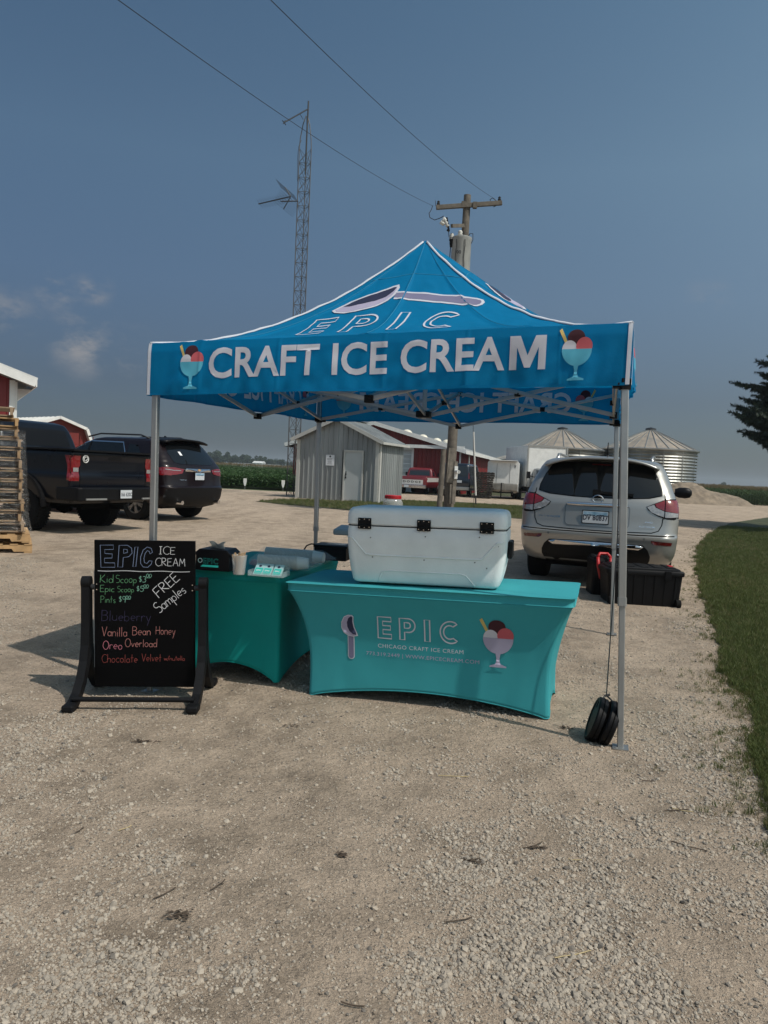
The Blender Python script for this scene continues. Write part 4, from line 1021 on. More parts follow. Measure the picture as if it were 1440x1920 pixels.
bp = N('ShaderNodeBump', t); bp.inputs['Strength'].default_value = 1; bp.inputs['Distance'].default_value = .05; t.links.new(nn_.outputs[0], bp.inputs['Height']); t.links.new(bp.outputs[0], gl.inputs['Normal'])
a1 = N('ShaderNodeMixShader', t); a1.inputs[0].default_value = .03; t.links.new(tr_.outputs[0], a1.inputs[1]); t.links.new(gl.outputs[0], a1.inputs[2])
mr = N('ShaderNodeMapRange', t); mr.inputs['From Min'].default_value = .56; mr.inputs['From Max'].default_value = .70; mr.inputs['To Max'].default_value = .07; mr.inputs['To Min'].default_value = .01; t.links.new(nn_.outputs[0], mr.inputs['Value'])
a2 = N('ShaderNodeMixShader', t); t.links.new(mr.outputs[0], a2.inputs[0]); t.links.new(a1.outputs[0], a2.inputs[1]); t.links.new(df.outputs[0], a2.inputs[2]); t.links.new(a2.outputs[0], o_.inputs[0]); M['film'] = m
q = MB()
def filmf(u, v):
    z = base_z + .30 + v * 1.36; a = u; W2, D2 = .66, .56; cxx, cyy = -4.91 - .09 * v - .6 * math.cos(R(27)) - .5 * math.sin(R(27)), 10.35 - .6 * math.sin(R(27)) + .5 * math.cos(R(27))
    per = [(-W2, -D2), (W2, -D2), (W2, D2), (-W2, D2), (-W2, -D2)]; k = min(3, int(a * 4)); f = a * 4 - k; x = per[k][0] * (1 - f) + per[k + 1][0] * f; y = per[k][1] * (1 - f) + per[k + 1][1] * f
    nn = .022 * noise.noise((x * 9, y * 9, z * 5)) + .012 * noise.noise((x * 3, y * 3, z * 22)); s_ = 1 + nn + (.05 * max(0, .12 - v) * 8)
    c, s2 = math.cos(R(27)), math.sin(R(27)); x *= s_; y *= s_
    return (cxx + x * c - y * s2, cyy + x * s2 + y * c, z + .015 * math.sin(a * 37))
q.grid(filmf, 120, 60); o = q.build('stretch_film', 'film', smooth=True); tag(o, 'crinkled clear stretch film wrapped around the stack of pallets', 'plastic film')

# ================================================================== vehicles
def outline(yr, yf, w_, rr, rf, br, bf):
    h = []
    def e(a, b, n): return [(a[0] + (b[0] - a[0]) * k / n, a[1] + (b[1] - a[1]) * k / n) for k in range(n)]
    h += e((0, yr), (w_ - rr, yr), 8)
    for k in range(6): t = math.pi / 2 * k / 6; h.append((w_ - rr + rr * math.sin(t), yr + rr - rr * math.cos(t)))
    h += e((w_, yr + rr), (w_, yf - rf), 26)
    for k in range(6): t = math.pi / 2 * k / 6; h.append((w_ - rf + rf * math.cos(t), yf - rf + rf * math.sin(t)))
    h += e((w_ - rf, yf), (0, yf), 8); h.append((0, yf))
    o = []
    for x, y in h:
        f = (y - yr) / max(1e-6, yf - yr); s_ = (x / w_) ** 2
        y2 = y + br * s_ * max(0, 1 - f * 4) - bf * s_ * max(0, 1 - (1 - f) * 4); o.append((x, y2))
    return o + [(-x, y) for x, y in o[-2:0:-1]]
def slices(levels, sub=4):
    L = [list(l) + [0] * (8 - len(l)) for l in levels]; ring = []
    A = np.array(L, dtype=float); n = len(A)
    for i in range(n - 1):
        p0, p1, p2, p3 = A[max(0, i - 1)], A[i], A[i + 1], A[min(n - 1, i + 2)]
        for k in range(sub):
            t = k / sub
            q = .5 * (2 * p1 + (p2 - p0) * t + (2 * p0 - 5 * p1 + 4 * p2 - p3) * t * t + (3 * p1 - p0 - 3 * p2 + p3) * t ** 3)
            lo, hi = np.minimum(p1, p2), np.maximum(p1, p2); pad = (hi - lo) * .15; q = np.clip(q, lo - pad, hi + pad); q[0] = p1[0] + (p2[0] - p1[0]) * t; ring.append(q)
    ring.append(A[-1]); mb = MB(); m = None
    for q in ring:
        o = outline(q[1], q[2], q[3], max(.02, q[4]), max(.02, q[5]), q[6], q[7]); m = len(o); mb.v += [(x, y, q[0]) for x, y in o]
    for j in range(len(ring) - 1):
        for i in range(m): mb.f.append((j * m + i, j * m + (i + 1) % m, (j + 1) * m + (i + 1) % m, (j + 1) * m + i))
    # caps as strips between the two mirrored halves
    hf = m // 2
    for base, fl in ((0, True), ((len(ring) - 1) * m, False)):
        for i in range(hf):
            a, b = base + i, base + i + 1; c, d = base + (m - i - 1) % m, base + (m - i) % m
            f = [a, b, c, d]; f = list(dict.fromkeys(f))
            if len(f) > 2: mb.f.append(tuple(f[::-1] if fl else f))
    mb.mi = [0] * len(mb.f); return mb
def carve(o, cutters):
    """subtract simple solids (wheel wells, a load bed) and keep the result as plain mesh"""
    o.data.materials.append(M['under'])
    for c in cutters:
        c.data.materials.clear(); c.data.materials.append(M['under']); md = o.modifiers.new('cut', 'BOOLEAN'); md.operation = 'DIFFERENCE'; md.object = c; md.solver = 'EXACT'
        try: md.material_mode = 'TRANSFER'
        except Exception: pass
    dg = bpy.context.evaluated_depsgraph_get(); dg.update(); me = bpy.data.meshes.new_from_object(o.evaluated_get(dg)); o.modifiers.clear(); o.data = me; me.set_sharp_from_angle(angle=R(38))
    for c in cutters: bpy.data.objects.remove(c)
def wheel(par, x, y, r, wd, rimm='rim', knobs=0, spokes=5, z=None):
    s_ = 1 if x > 0 else -1; z = r if z is None else z
    mt = Matrix.Rotation(R(90) * s_, 4, 'Y'); q = MB()
    q.lathe([(r * .62, -wd / 2), (r * .90, -wd / 2 - .004), (r * .975, -wd * .44), (r, -wd * .30), (r, wd * .30), (r * .975, wd * .44), (r * .90, wd / 2 + .004), (r * .64, wd / 2), (r * .60, wd * .3), (r * .3, wd * .28), (.001, wd * .28)], (x, y, z), 40, mtx=mt)
    if knobs:
        for k in range(knobs):
            a = 2 * math.pi * k / knobs
            for j in (-.36, -.12, .12, .36):
                q.box((x + j * wd, y + math.cos(a + (.07 if j in (-.12, .36) else 0)) * r * .997, z + math.sin(a + (.07 if j in (-.12, .36) else 0)) * r * .997), (wd * .2, r * .07, .022), Matrix.Rotation(a + math.pi / 2, 3, 'X'))
    t_ = q.build('wheel', 'tire', par, smooth=True, auto=35); q = MB(); fx = x + s_ * wd * .36
    q.lathe([(r * .66, -.02), (r * .64, .02), (r * .60, .02), (r * .57, -.03)], (fx, y, z), 36, mtx=mt)
    for k in range(spokes):
        a = 2 * math.pi * k / spokes + .3
        for da in (-.13, .13): q.bar((fx, y + math.cos(a) * r * .12, z + math.sin(a) * r * .12), (fx, y + math.cos(a + da) * r * .59, z + math.sin(a + da) * r * .59), .03, r * .12, up=(1, 0, 0))
    q.lathe([(r * .17, -.01), (r * .16, .02), (.001, .025)], (fx, y, z), 16, mtx=mt)
    q.build('rim', rimm, t_, smooth=True, auto=30); return t_
def arch_cut(y, r_, z, xw=1.3):
    return MB().cyl((-xw, y, z), (xw, y, z), r_, r_, 40).build('cut', 'under')
mat('silver_paint', (0.33, 0.325, 0.31), .30, .55, .03, 3, coat=.8); mat('maroon_paint', (0.008, 0.0035, 0.005), .3, .2, .03, 3, spec=.3, coat=.35); mat('blueblack_paint', (0.0025, 0.0035, 0.0075), .28, .1, .03, 3, spec=.25, coat=.3)
mat('lamp_red', (0.17, 0.004, 0.008), .15, 0, .1, 20, coat=1); mat('lamp_clear', (0.34, 0.33, 0.33), .2, .4, .25, 40, coat=1); mat('lamp_dark', (0.10, 0.004, 0.006), .12, 0, .1, 20, coat=1)
mat('plate_blue', (0.10, 0.27, 0.42), .5, 0, .25, 12, tint=(0.30, 0.42, 0.52)); mat('plate_white', (0.50, 0.53, 0.56), .5, 0, .05, 12); mat('plate_ink', (0.01, 0.012, 0.03), .6, 0, 0)
mat('navy_paint', (0.006, 0.010, 0.020), .3, .2, .05, 3, coat=.8); mat('old_red', (0.16, 0.012, 0.018), .35, 0, .08, 3, coat=.5); mat('old_white', (0.55, 0.54, 0.52), .4, 0, .06, 3); mat('grey_paint', (0.16, 0.17, 0.18), .3, .5, .05, 3, coat=.8)
mat('glass_far', (0.02, 0.025, 0.03), .06, 0, 0, spec=.6)
def plate(par, x, z, y, txt, w2=.305, h2=.152, rz=0, style='white', tilt=0):
    q = MB(); q.box((x, y, z), (w2 + .02, .012, h2 + .02)); p = q.build('plate_frame', 'black_satin', par, bevel=.003)
    f = lambda a, b: (x + a, y - .009, z + b)
    lay(poly(rrect(-w2 / 2, -h2 / 2, w2 / 2, h2 / 2, .01)), f, 'plate', 'plate_white', p, (0, 0))
    if style == 'blue':
        lay(poly([(-w2 / 2 + .008, h2 * .12), (-w2 * .2, h2 * .28), (0, h2 * .10), (w2 * .2, h2 * .28), (w2 / 2 - .008, h2 * .12), (w2 / 2 - .008, h2 / 2 - .006), (-w2 / 2 + .008, h2 / 2 - .006)]), lambda a, b: (x + a, y - .0095, z + b), 'plate_print', 'plate_blue', p, (0, 0))
    if not txt: return p
    t = text2d(txt, h2 * .62, .02, .72, 1.08)
    lay(t, lambda a, b: (x + a, y - .0105, z - h2 * .06 + b), 'plate_number', 'plate_ink', p, (0, 0)); return p

SUVL = [(.28, .40, 4.55, .74, .25, .5, .06, .2), (.36, .16, 4.80, .88, .22, .5, .06, .2), (.50, .05, 4.92, .945, .20, .5, .07, .25), (.66, .01, 4.98, .965, .20, .5, .08, .25), (.745, .0, 5.0, .970, .20, .5, .08, .25), (.775, .045, 4.99, .968, .18, .5, .08, .25),
        (.90, .07, 4.97, .972, .16, .5, .09, .25), (1.02, .085, 4.92, .968, .15, .5, .09, .25), (1.12, .10, 4.55, .955, .14, .4, .09, .25), (1.18, .12, 3.85, .945, .14, .3, .09, .15), (1.24, .15, 3.62, .925, .14, .3, .10, .12), (1.32, .19, 3.42, .895, .14, .3, .10, .12), (1.46, .28, 3.10, .845, .14, .3, .10, .1), (1.60, .38, 2.80, .79, .13, .28, .10, .1), (1.68, .44, 2.62, .735, .14, .28, .10, .1), (1.725, .53, 2.45, .64, .2, .3, .08, .1), (1.748, .75, 2.2, .48, .25, .3, .04, .05), (1.755, 1.0, 2.0, .25, .2, .2, 0, 0)]
# ------------------------------------------------------------------ silver SUV
rp = at(1116, 1000, 9.45)
suv = thing('silver_suv', 'silver SUV seen from behind, plate DV 80837, parked beyond the tent', 'car', (rp.x, 9.45, .13), R(-19.5))
body = slices(SUVL).build('body', 'silver_paint', suv, smooth=True)
carve(body, [arch_cut(1.02, .44, .40), arch_cut(3.93, .44, .40)])
sk = Skin(body); on = sk.on('rear', .005); on2 = sk.on('rear', .009); on3 = sk.on('rear', .013); onr = sk.on('right', .005); onl = sk.on('left', .005)
gl_ = [(-.745, 1.275), (-.60, 1.235), (-.3, 1.215), (0, 1.21), (.3, 1.215), (.60, 1.235), (.745, 1.275), (.735, 1.36), (.685, 1.50), (.615, 1.625), (.56, 1.655), (.3, 1.672), (0, 1.677), (-.3, 1.672), (-.56, 1.655), (-.615, 1.625), (-.685, 1.50), (-.735, 1.36)]
lay(poly([(x * 1.022, 1.44 + (z - 1.44) * 1.03) for x, z in gl_]), sk.on('rear', .003), 'window_seal', 'black_satin', suv, (.06, .04))
rg = lay(poly(gl_), on2, 'rear_window', 'dark_glass', suv, (.06, .04))
q = MB(); q.bar(Vector(on3(-.05, 1.275)) + Vector((0, -.02, 0)), Vector(on3(.42, 1.262)) + Vector((0, -.02, 0)), .02, .035); q.box(Vector(on3(-.02, 1.275)) + Vector((0, -.01, 0)), (.10, .05, .07)); q.build('wiper', 'black_plastic', suv)
lay(poly([(-.12, 1.633), (.12, 1.633), (.115, 1.648), (-.115, 1.648)]), on3, 'brake_lamp', 'lamp_dark', suv, (.05, 0))
# hatch seams
suv.scale = (1, 1, .965)
seam = [(-.80, 1.19), (-.785, 1.0), (-.775, .90), (-.74, .825), (-.66, .795), (-.3, .785), (0, .783), (.3, .785), (.66, .795), (.74, .825), (.775, .90), (.785, 1.0), (.80, 1.19), (.79, 1.30)]
lay(ribbon([(-.79, 1.30)] + seam, .011), sk.on('rear', .002), 'hatch_seam', 'under', suv, (.05, .05))
lay(ribbon([(-.93, .765), (-.5, .758), (0, .756), (.5, .758), (.93, .765)], .012), sk.on('rear', .0025), 'bumper_seam', 'under', suv, (.05, 0))
# tail lamps
for s_ in (-1, 1):
    lp = [(s_ * x, z) for x, z in ((.955, 1.235), (.80, 1.225), (.66, 1.165), (.575, 1.125), (.60, 1.085), (.66, 1.045), (.72, 1.015), (.82, .985), (.90, .98), (.955, 1.0))]
    if s_ < 0: lp = lp[::-1]
    t_ = lay(poly([(x * 1.01 + 0, 1.11 + (z - 1.11) * 1.06) for x, z in lp]), sk.on('rear', .004), 'tail_lamp', 'black_satin', suv, (.04, .04))
    rd = [(s_ * x, z) for x, z in ((.95, 1.222), (.80, 1.212), (.68, 1.165), (.70, 1.125), (.80, 1.08), (.95, 1.06))]; cl = [(s_ * x, z) for x, z in ((.67, 1.155), (.59, 1.122), (.64, 1.06), (.72, 1.027), (.82, .998), (.95, 1.01), (.95, 1.055), (.80, 1.074), (.69, 1.12))]
    if s_ < 0: rd, cl = rd[::-1], cl[::-1]
    lay(poly(rd), sk.on('rear', .012), 'lens', 'lamp_red', t_, (.03, .03)); lay(poly(cl), sk.on('rear', .012), 'clear_lens', 'lamp_clear', t_, (.03, .03))
    lay(ribbon([(s_ * .80, 1.235), (s_ * .80, .98)], .009), sk.on('rear', .016), 'lamp_seam', 'under', t_, (0, .03))
    side = sk.on('right' if s_ > 0 else 'left', .008)
    sl = [(.10, 1.225), (.42, 1.195), (.50, 1.16), (.40, 1.09), (.25, 1.02), (.10, .985)]
    lay(poly(sl if s_ < 0 else sl[::-1]), side, 'side_lens', 'lamp_red', t_, (.04, .04))
    rf = [(s_ * x, z) for x, z in ((.905, .685), (.66, .70), (.67, .665), (.70, .648), (.895, .645))]; rf = rf if s_ > 0 else rf[::-1]
    lay(poly(rf), on, 'reflector', 'lamp_dark', suv, (.05, 0))
    lay(poly(circ(s_ * .58 + (0 if s_ > 0 else .0), .715, .014, 12)), on2, 'sensor', 'grey_paint', suv, (0, 0))
# licence recess, chrome bar, badge
lay(poly(rrect(-.39, .835, .39, 1.125, .05)), sk.on('rear', .0035), 'plate_recess', 'silver_paint', suv, (.05, .05))
lay(ribbon(rrect(-.39, .835, .39, 1.125, .05), .008, True), sk.on('rear', .006), 'recess_edge', 'grey_paint', suv, (.05, .05))
q = MB()
def barf(u, v):
    x = -.37 + .74 * u; p = Vector(on(x, 1.115)); a = v * math.pi; return p + Vector((0, -.028 * math.sin(a), .028 * math.cos(a) * (1 - .35 * abs(2 * u - 1) ** 4)))
q.grid(barf, 24, 10); q.build('chrome_bar', 'chrome', suv, smooth=True)
plate(suv, -.015, .955, -.0 + on(0, .955)[1] - .012, 'DV 80837', style='blue', w2=.31, h2=.155)
bx_ = on(0, 1.20); q = MB(); mt = Matrix.Rotation(R(90), 4, 'X') @ Matrix.Scale(1, 4)
q.tube([(math.cos(a) * .062, 0, math.sin(a) * .050) for a in np.linspace(0, 2 * math.pi, 25)[:-1]], .008, 6, True); q.box((0, 0, 0), (.15, .012, .022)); q.v = [tuple(Vector(v) + Vector(bx_) + Vector((0, -.008, -.012))) for v in q.v]
bd = q.build('badge', 'chrome', suv, smooth=True, auto=40)
by_ = on(0, 1.20)[1]
lay(text2d('NISSAN', .020, .02, 1.0, 1.05), lambda a, b: (a, by_ - .0165, 1.188 + b), 'lettering', 'under', bd, (0, 0))
lay(text2d('PATHFINDER', .034, .01, 1.25, 1.12), lambda a, b: on3(-.585 + a, .93 + b), 'model_lettering', 'chrome', suv, (.03, 0))
lay(text2d('PLATINUM', .030, .01, 1.2, 1.1), lambda a, b: on3(.60 + a, .865 + b), 'trim_lettering', 'chrome', suv, (.03, 0))
lay(text2d('4WD', .030, .02, 1.3, 1.1), lambda a, b: on3(.62 + a, .925 + b), 'trim_lettering', 'chrome', suv, (.03, 0))
# lower bumper: black valance with a chrome strip, hitch
vl = [(-.60, .30), (-.66, .44), (-.66, .50), (-.63, .575), (-.57, .635), (0, .65), (.57, .635), (.63, .575), (.66, .50), (.66, .44), (.60, .30)]
lay(poly(vl[::-1]), on, 'bumper_valance', 'black_plastic', suv, (.06, .05))
ch = [(-.58, .615), (-.50, .632), (0, .64), (.50, .632), (.58, .615), (.52, .572), (0, .592), (-.52, .572)]
lay(poly(ch[::-1]), sk.on('rear', .022), 'chrome_strip', 'chrome', suv, (.06, .04), solid=.012)
q = MB(); q.box((.28, .06, .40), (.07, .30, .06)); q.cyl((.28, -.06, .42), (.28, -.06, .47), .012, .012, 10); q.lathe([(.001, 0), (.02, .006), (.027, .027), (.02, .047), (.001, .052)], (.28, -.06, .46), 14); q.build('hitch_ball', 'chrome', suv, smooth=True, auto=40)
q = MB(); q.box((0, .8, .33), (1.5, 1.0, .12)); q.cyl((-.8, 1.02, .38), (.8, 1.02, .38), .06, .06, 10); q.box((0, 2.6, .30), (1.2, 3.2, .08)); q.build('underbody', 'under', suv)
for x in (-.80, .80):
    for y in (1.02, 3.93): wheel(suv, x, y, .385, .25, 'rim', spokes=6)
# side glass, mirrors, rails, spoiler, antenna
for s_, sd_n in ((-1, 'left'), (1, 'right')):
    f = sk.on(sd_n, .006); g_ = [(.72, 1.30), (1.05, 1.235), (3.42, 1.205), (3.05, 1.40), (2.72, 1.56), (2.45, 1.61), (1.2, 1.62), (.85, 1.55)]
    lay(poly(g_ if s_ < 0 else g_[::-1]), f, 'side_window', 'dark_glass', suv, (.15, .05))
    for y in (1.55, 2.55): lay(poly([(y, 1.22), (y + .05, 1.22), (y + .03, 1.61), (y - .02, 1.61)]), sk.on(sd_n, .009), 'window_pillar', 'black_satin', suv, (0, .05))
    q = MB(); q.tube([Vector((s_ * .60, .80, 1.72)), Vector((s_ * .615, .95, 1.785)), Vector((s_ * .63, 1.3, 1.80)), Vector((s_ * .63, 2.2, 1.79)), Vector((s_ * .61, 2.5, 1.72))], .02, 8); q.bar((s_ * .61, .78, 1.72), (s_ * .62, 1.02, 1.745), .035, .05); q.build('roof_rail', 'aluminium', suv, smooth=True)
    q = MB(); q.lathe([(.001, -.13), (.06, -.125), (.085, -.06), (.09, .03), (.075, .10), (.03, .13), (.001, .132)], (0, 0, 0), 14, mtx=Matrix.Rotation(R(90), 4, 'Y') @ Matrix.Scale(.62, 4, (0, 1, 0))); q.v = [tuple(Vector(v) + Vector((s_ * 1.10, 3.22, 1.30))) for v in q.v]
    q.bar((s_ * .90, 3.22, 1.24), (s_ * 1.02, 3.22, 1.28), .06, .05); q.build('mirror', 'black_satin', suv, smooth=True, auto=50)
    q = MB(); q.box((s_ * .96, 2.45, 1.02), (.03, .19, .035)); q.box((s_ * .965, 1.55, 1.02), (.03, .19, .035)); q.build('door_handle', 'chrome', suv, bevel=.008)
    for y in (1.50, 2.62): lay(ribbon([(y, .55), (y, 1.20)], .009), sk.on(sd_n, .002), 'door_seam', 'under', suv, (0, .05))
q = MB()
def spf(u, v):
    x = -.70 + 1.4 * u; k = 1 - abs(2 * u - 1) ** 3; return (x, .62 - .30 * v - .04 * k * v, 1.738 - .10 * (1 - k) * 1.0 - .028 * v - .018 * (1 - k))
q.grid(spf, 24, 4); q.build('spoiler', 'silver_paint', suv, smooth=True, solid=.03)
q = MB(); q.lathe([(.03, 0), (.03, .02), (.016, .04), (.012, .06)], (.02, 1.25, 1.752), 12); q.tube([(.02, 1.25, 1.80), (.015, 1.25, 1.88), (.018, 1.25, 1.99)], [.010, .009, .007], 8); q.build('antenna', 'black_satin', suv, smooth=True)

# ------------------------------------------------------------------ dark maroon SUV on the left
dsv = thing('maroon_suv', 'very dark maroon SUV parked behind the pickup, its rear towards the tent', 'car', (-4.20, 17.30, .15), R(64)); dsv.scale = (1.02, 1.02, 1.045)
SL = [(z, yr * .9, yf * 1.04, w_ * 1.03, rr * 1.25, rf, br * 1.3, bf) for (z, yr, yf, w_, rr, rf, br, bf) in SUVL]
SL = [((l[0] * 1.02 if l[0] > 1 else l[0]),) + (l[1] + (max(0, l[0] - 1.15) * .32),) + l[2:] for l in SL]
body = slices(SL).build('body', 'maroon_paint', dsv, smooth=True); carve(body, [arch_cut(1.05, .45, .40), arch_cut(4.1, .45, .40)])
sk = Skin(body); on = sk.on('rear', .006)
lay(poly([(-.66, 1.27), (-.5, 1.235), (.5, 1.235), (.66, 1.27), (.68, 1.45), (.60, 1.62), (.3, 1.69), (-.3, 1.69), (-.60, 1.62), (-.68, 1.45)]), on, 'rear_window', 'dark_glass', dsv, (.08, .05))
q = MB()
for k in range(2): pass
def sp2(u, v):
    x = -.70 + 1.4 * u; k = 1 - abs(2 * u - 1) ** 3; return (x, .80 - .36 * v - .04 * k, 1.775 - .07 * (1 - k) - .03 * v)
q.grid(sp2, 20, 3); q.build('spoiler', 'black_satin', dsv, smooth=True, solid=.035)
lay(poly([(.02, 1.44), (.09, 1.44), (.09, 1.36), (.02, 1.36)][::-1]), lambda a, b: Vector(on(a - .40, b + .06)) + Vector((0, -.004, 0)), 'sticker', 'paper', dsv, (0, 0))
lay(poly([(-.40, 1.145), (.40, 1.145), (.44, 1.085), (0, 1.07), (-.44, 1.085)][::-1]), sk.on('rear', .016), 'chrome_bar', 'chrome', dsv, (.08, 0), solid=.01)
lay(poly([(-.055, 1.13), (-.02, 1.13), (-.02, 1.14), (.02, 1.14), (.02, 1.13), (.055, 1.13), (.045, 1.10), (.02, 1.10), (.02, 1.09), (-.02, 1.09), (-.02, 1.10), (-.045, 1.10)][::-1]), lambda a, b: Vector(sk.on('rear', .024)(a, b)), 'badge', 'pallet_orange', dsv, (0, 0))
for s_ in (-1, 1):
    lp = [(s_ * x, z) for x, z in ((.99, 1.16), (.70, 1.155), (.46, 1.13), (.52, 1.04), (.70, 1.01), (.99, .99))]; lp = lp if s_ > 0 else lp[::-1]
    t_ = lay(poly(lp), sk.on('rear', .010), 'tail_lamp', 'lamp_red', dsv, (.06, .05)); 
    lay(ribbon([(s_ * .55, 1.10), (s_ * .75, 1.10), (s_ * .92, 1.12)], .014), sk.on('rear', .014), 'lens', 'lamp_clear', t_, (.05, 0))
    sl = [(.15, 1.16), (.62, 1.13), (.48, 1.05), (.15, .99)]; lay(poly(sl if s_ < 0 else sl[::-1]), sk.on('right' if s_ > 0 else 'left', .010), 'side_lens', 'lamp_red', t_, (.06, .05))
plate(dsv, 0, .985, on(0, .985)[1] - .01, '', style='blue')
lay(text2d('TRAVERSE', .03, .01, 1.3, 1.15), lambda a, b: sk.on('rear', .014)(-.50 + a, .90 + b), 'model_lettering', 'chrome', dsv, (.05, 0))
lay(poly([(-.86, .30), (-.95, .55), (-.93, .70), (-.5, .735), (.5, .735), (.93, .70), (.95, .55), (.86, .30)][::-1]), sk.on('rear', .012), 'bumper_valance', 'black_plastic', dsv, (.07, .05))
q = MB()
for x in (-.62, .62): q.cyl((x, -.02, .42), (x, .3, .42), .045, .045, 14)
q.build('exhaust', 'chrome', dsv)
for s_, sn in ((-1, 'left'), (1, 'right')):
    f = sk.on(sn, .006); g_ = [(1.50, 1.285), (3.62, 1.225), (3.15, 1.44), (2.80, 1.60), (2.5, 1.66), (1.55, 1.65), (1.42, 1.45)]
    lay(poly(g_ if s_ < 0 else g_[::-1]), f, 'side_window', 'dark_glass', dsv, (.15, .05))
    g2 = [(.86, 1.33), (1.36, 1.29), (1.36, 1.62), (1.10, 1.60)]; lay(poly(g2 if s_ < 0 else g2[::-1]), f, 'quarter_window', 'dark_glass', dsv, (.15, .05))
    lay(ribbon(g_, .028, True), sk.on(sn, .010), 'window_trim', 'chrome', dsv, (.12, .05)); lay(ribbon([(2.55, 1.24), (2.52, 1.65)], .05), sk.on(sn, .012), 'window_pillar', 'black_satin', dsv, (0, .05))
    q = MB(); q.tube([Vector((s_ * .64, .95, 1.76)), Vector((s_ * .65, 1.2, 1.83)), Vector((s_ * .66, 2.4, 1.835)), Vector((s_ * .64, 2.8, 1.76))], .018, 8); q.build('roof_rail', 'steel_dark', dsv, smooth=True)
    q = MB(); q.box((s_ * 1.10, 3.35, 1.22), (.22, .10, .15)); q.build('mirror', 'black_satin', dsv, bevel=.03)
q = MB(); q.prism([(0, 0), (.16, 0), (.13, .06), (.10, .065)], (0.005, 1.0, 1.785), (0, 1, 0), (0, 0, 1), .01); q.build('antenna', 'black_satin', dsv)
q = MB(); q.box((0, 2.5, .33), (1.4, 4, .12)); q.build('underbody', 'under', dsv)
for x in (-.82, .82):
    for y in (1.05, 4.1): wheel(dsv, x, y, .38, .25, 'rim', spokes=6)

# ------------------------------------------------------------------ dark pickup
pk = thing('dark_pickup', 'lifted blue-black pickup truck with knobbly tyres beside the pallet stack', 'pickup truck', (-4.945, 13.85, .12), R(66.5))
PL = [(.56, .10, 6.0, .93, .06, .3, .02, .2), (.66, .04, 6.15, .99, .06, .3, .02, .2), (.85, .01, 6.2, 1.02, .06, .3, .02, .2), (1.05, .0, 6.2, 1.025, .06, .3, .02, .2), (1.10, .015, 6.2, 1.015, .06, .3, .02, .2), (1.32, .015, 6.15, 1.01, .06, .3, .02, .2), (1.43, .0, 5.9, 1.005, .06, .3, .02, .2), (1.47, .01, 5.4, .99, .06, .3, .02, .2), (1.485, .03, 5.2, .97, .06, .3, .02, .2)]
body = slices(PL, 3).build('body', 'blueblack_paint', pk, smooth=True)
cut = MB().box((0, .90, 1.35), (1.66, 1.62, .95)).build('cut', 'under'); ga_ = [arch_cut(1.22, .56, .46), arch_cut(5.1, .56, .46), cut]
carve(body, ga_)
CL = [(z, y0 - .5, y1 - .3, w_, a_, b_, c_, d_) for z, y0, y1, w_, a_, b_, c_, d_ in [(1.47, 2.32, 5.0, .93, .1, .3, .02, .1), (1.62, 2.36, 4.75, .905, .1, .3, .02, .1), (1.85, 2.44, 4.35, .845, .1, .3, .02, .1), (1.98, 2.52, 4.1, .79, .12, .3, .02, .1), (2.03, 2.68, 3.95, .70, .15, .3, .02, .05), (2.045, 2.9, 3.7, .5, .2, .3, 0, 0)]]
cabb = slices(CL, 3).build('cab', 'blueblack_paint', pk, smooth=True, auto=40)
skb, skc = Skin(body), Skin(cabb); on = skb.on('rear', .006)
lay(poly([(-.72, 1.56), (.72, 1.56), (.66, 1.88), (-.66, 1.88)][::-1]), skc.on('rear', .006), 'rear_window', 'black_satin', pk, (.1, .05))
for s_, sn in ((-1, 'left'), (1, 'right')):
    g_ = [(2.12, 1.54), (4.15, 1.52), (3.75, 1.86), (3.6, 1.92), (2.16, 1.92)]; lay(poly(g_ if s_ < 0 else g_[::-1]), skc.on(sn, .006), 'side_window', 'black_satin', pk, (.15, .05))
    lay(ribbon([(3.05, 1.53), (3.03, 1.92)], .07), skc.on(sn, .010), 'window_pillar', 'black_satin', pk, (0, .05))
    for y in (1.85, 3.05, 4.25): lay(ribbon([(y, .68), (y, 1.45)], .010), skb.on(sn, .002), 'door_seam', 'under', pk, (0, .05))
    q = MB(); q.box((s_ * 1.22, 4.35, 1.66), (.24, .12, .32)); q.bar((s_ * .95, 4.35, 1.58), (s_ * 1.12, 4.35, 1.60), .06, .06); q.build('mirror', 'black_satin', pk, bevel=.03)
    # square wheel-arch flare
    q = MB()
    for yy in (1.22, 5.1):
        pts = [(s_ * 1.035, yy + .60 * math.cos(a), .46 + .60 * math.sin(a)) for a in np.linspace(.15, math.pi - .05, 14)]; 
        for a, b in zip(pts, pts[1:]): q.bar(a, b, .05, .07, up=(1, 0, 0))
    q.build('arch_flare', 'black_plastic', pk)
    # tail lamp: tall, red with a clear middle
    x0, x1 = (.845, 1.02); lp = [(s_ * x0, .96), (s_ * x1, .96), (s_ * x1, 1.40), (s_ * (x0 - .03), 1.40), (s_ * (x0 - .03), 1.23), (s_ * x0, 1.19)]; lp = lp if s_ > 0 else lp[::-1]
    t_ = lay(poly(lp), skb.on('rear', .008), 'tail_lamp', 'lamp_red', pk, (.05, .05)); cl = [(s_ * (x0 + .01), 1.19), (s_ * (x0 + .12), 1.19), (s_ * (x0 + .12), 1.12), (s_ * (x0 + .01), 1.12)]; cl = cl if s_ > 0 else cl[::-1]
    lay(poly(cl), skb.on('rear', .013), 'lens', 'lamp_clear', t_, (.05, .05))
    sl = [(.0, .97), (.10, .97), (.10, 1.22), (.17, 1.40), (.0, 1.40)]; lay(poly(sl if s_ < 0 else sl[::-1]), skb.on('right' if s_ > 0 else 'left', .008), 'side_lens', 'lamp_red', t_, (.05, .05))
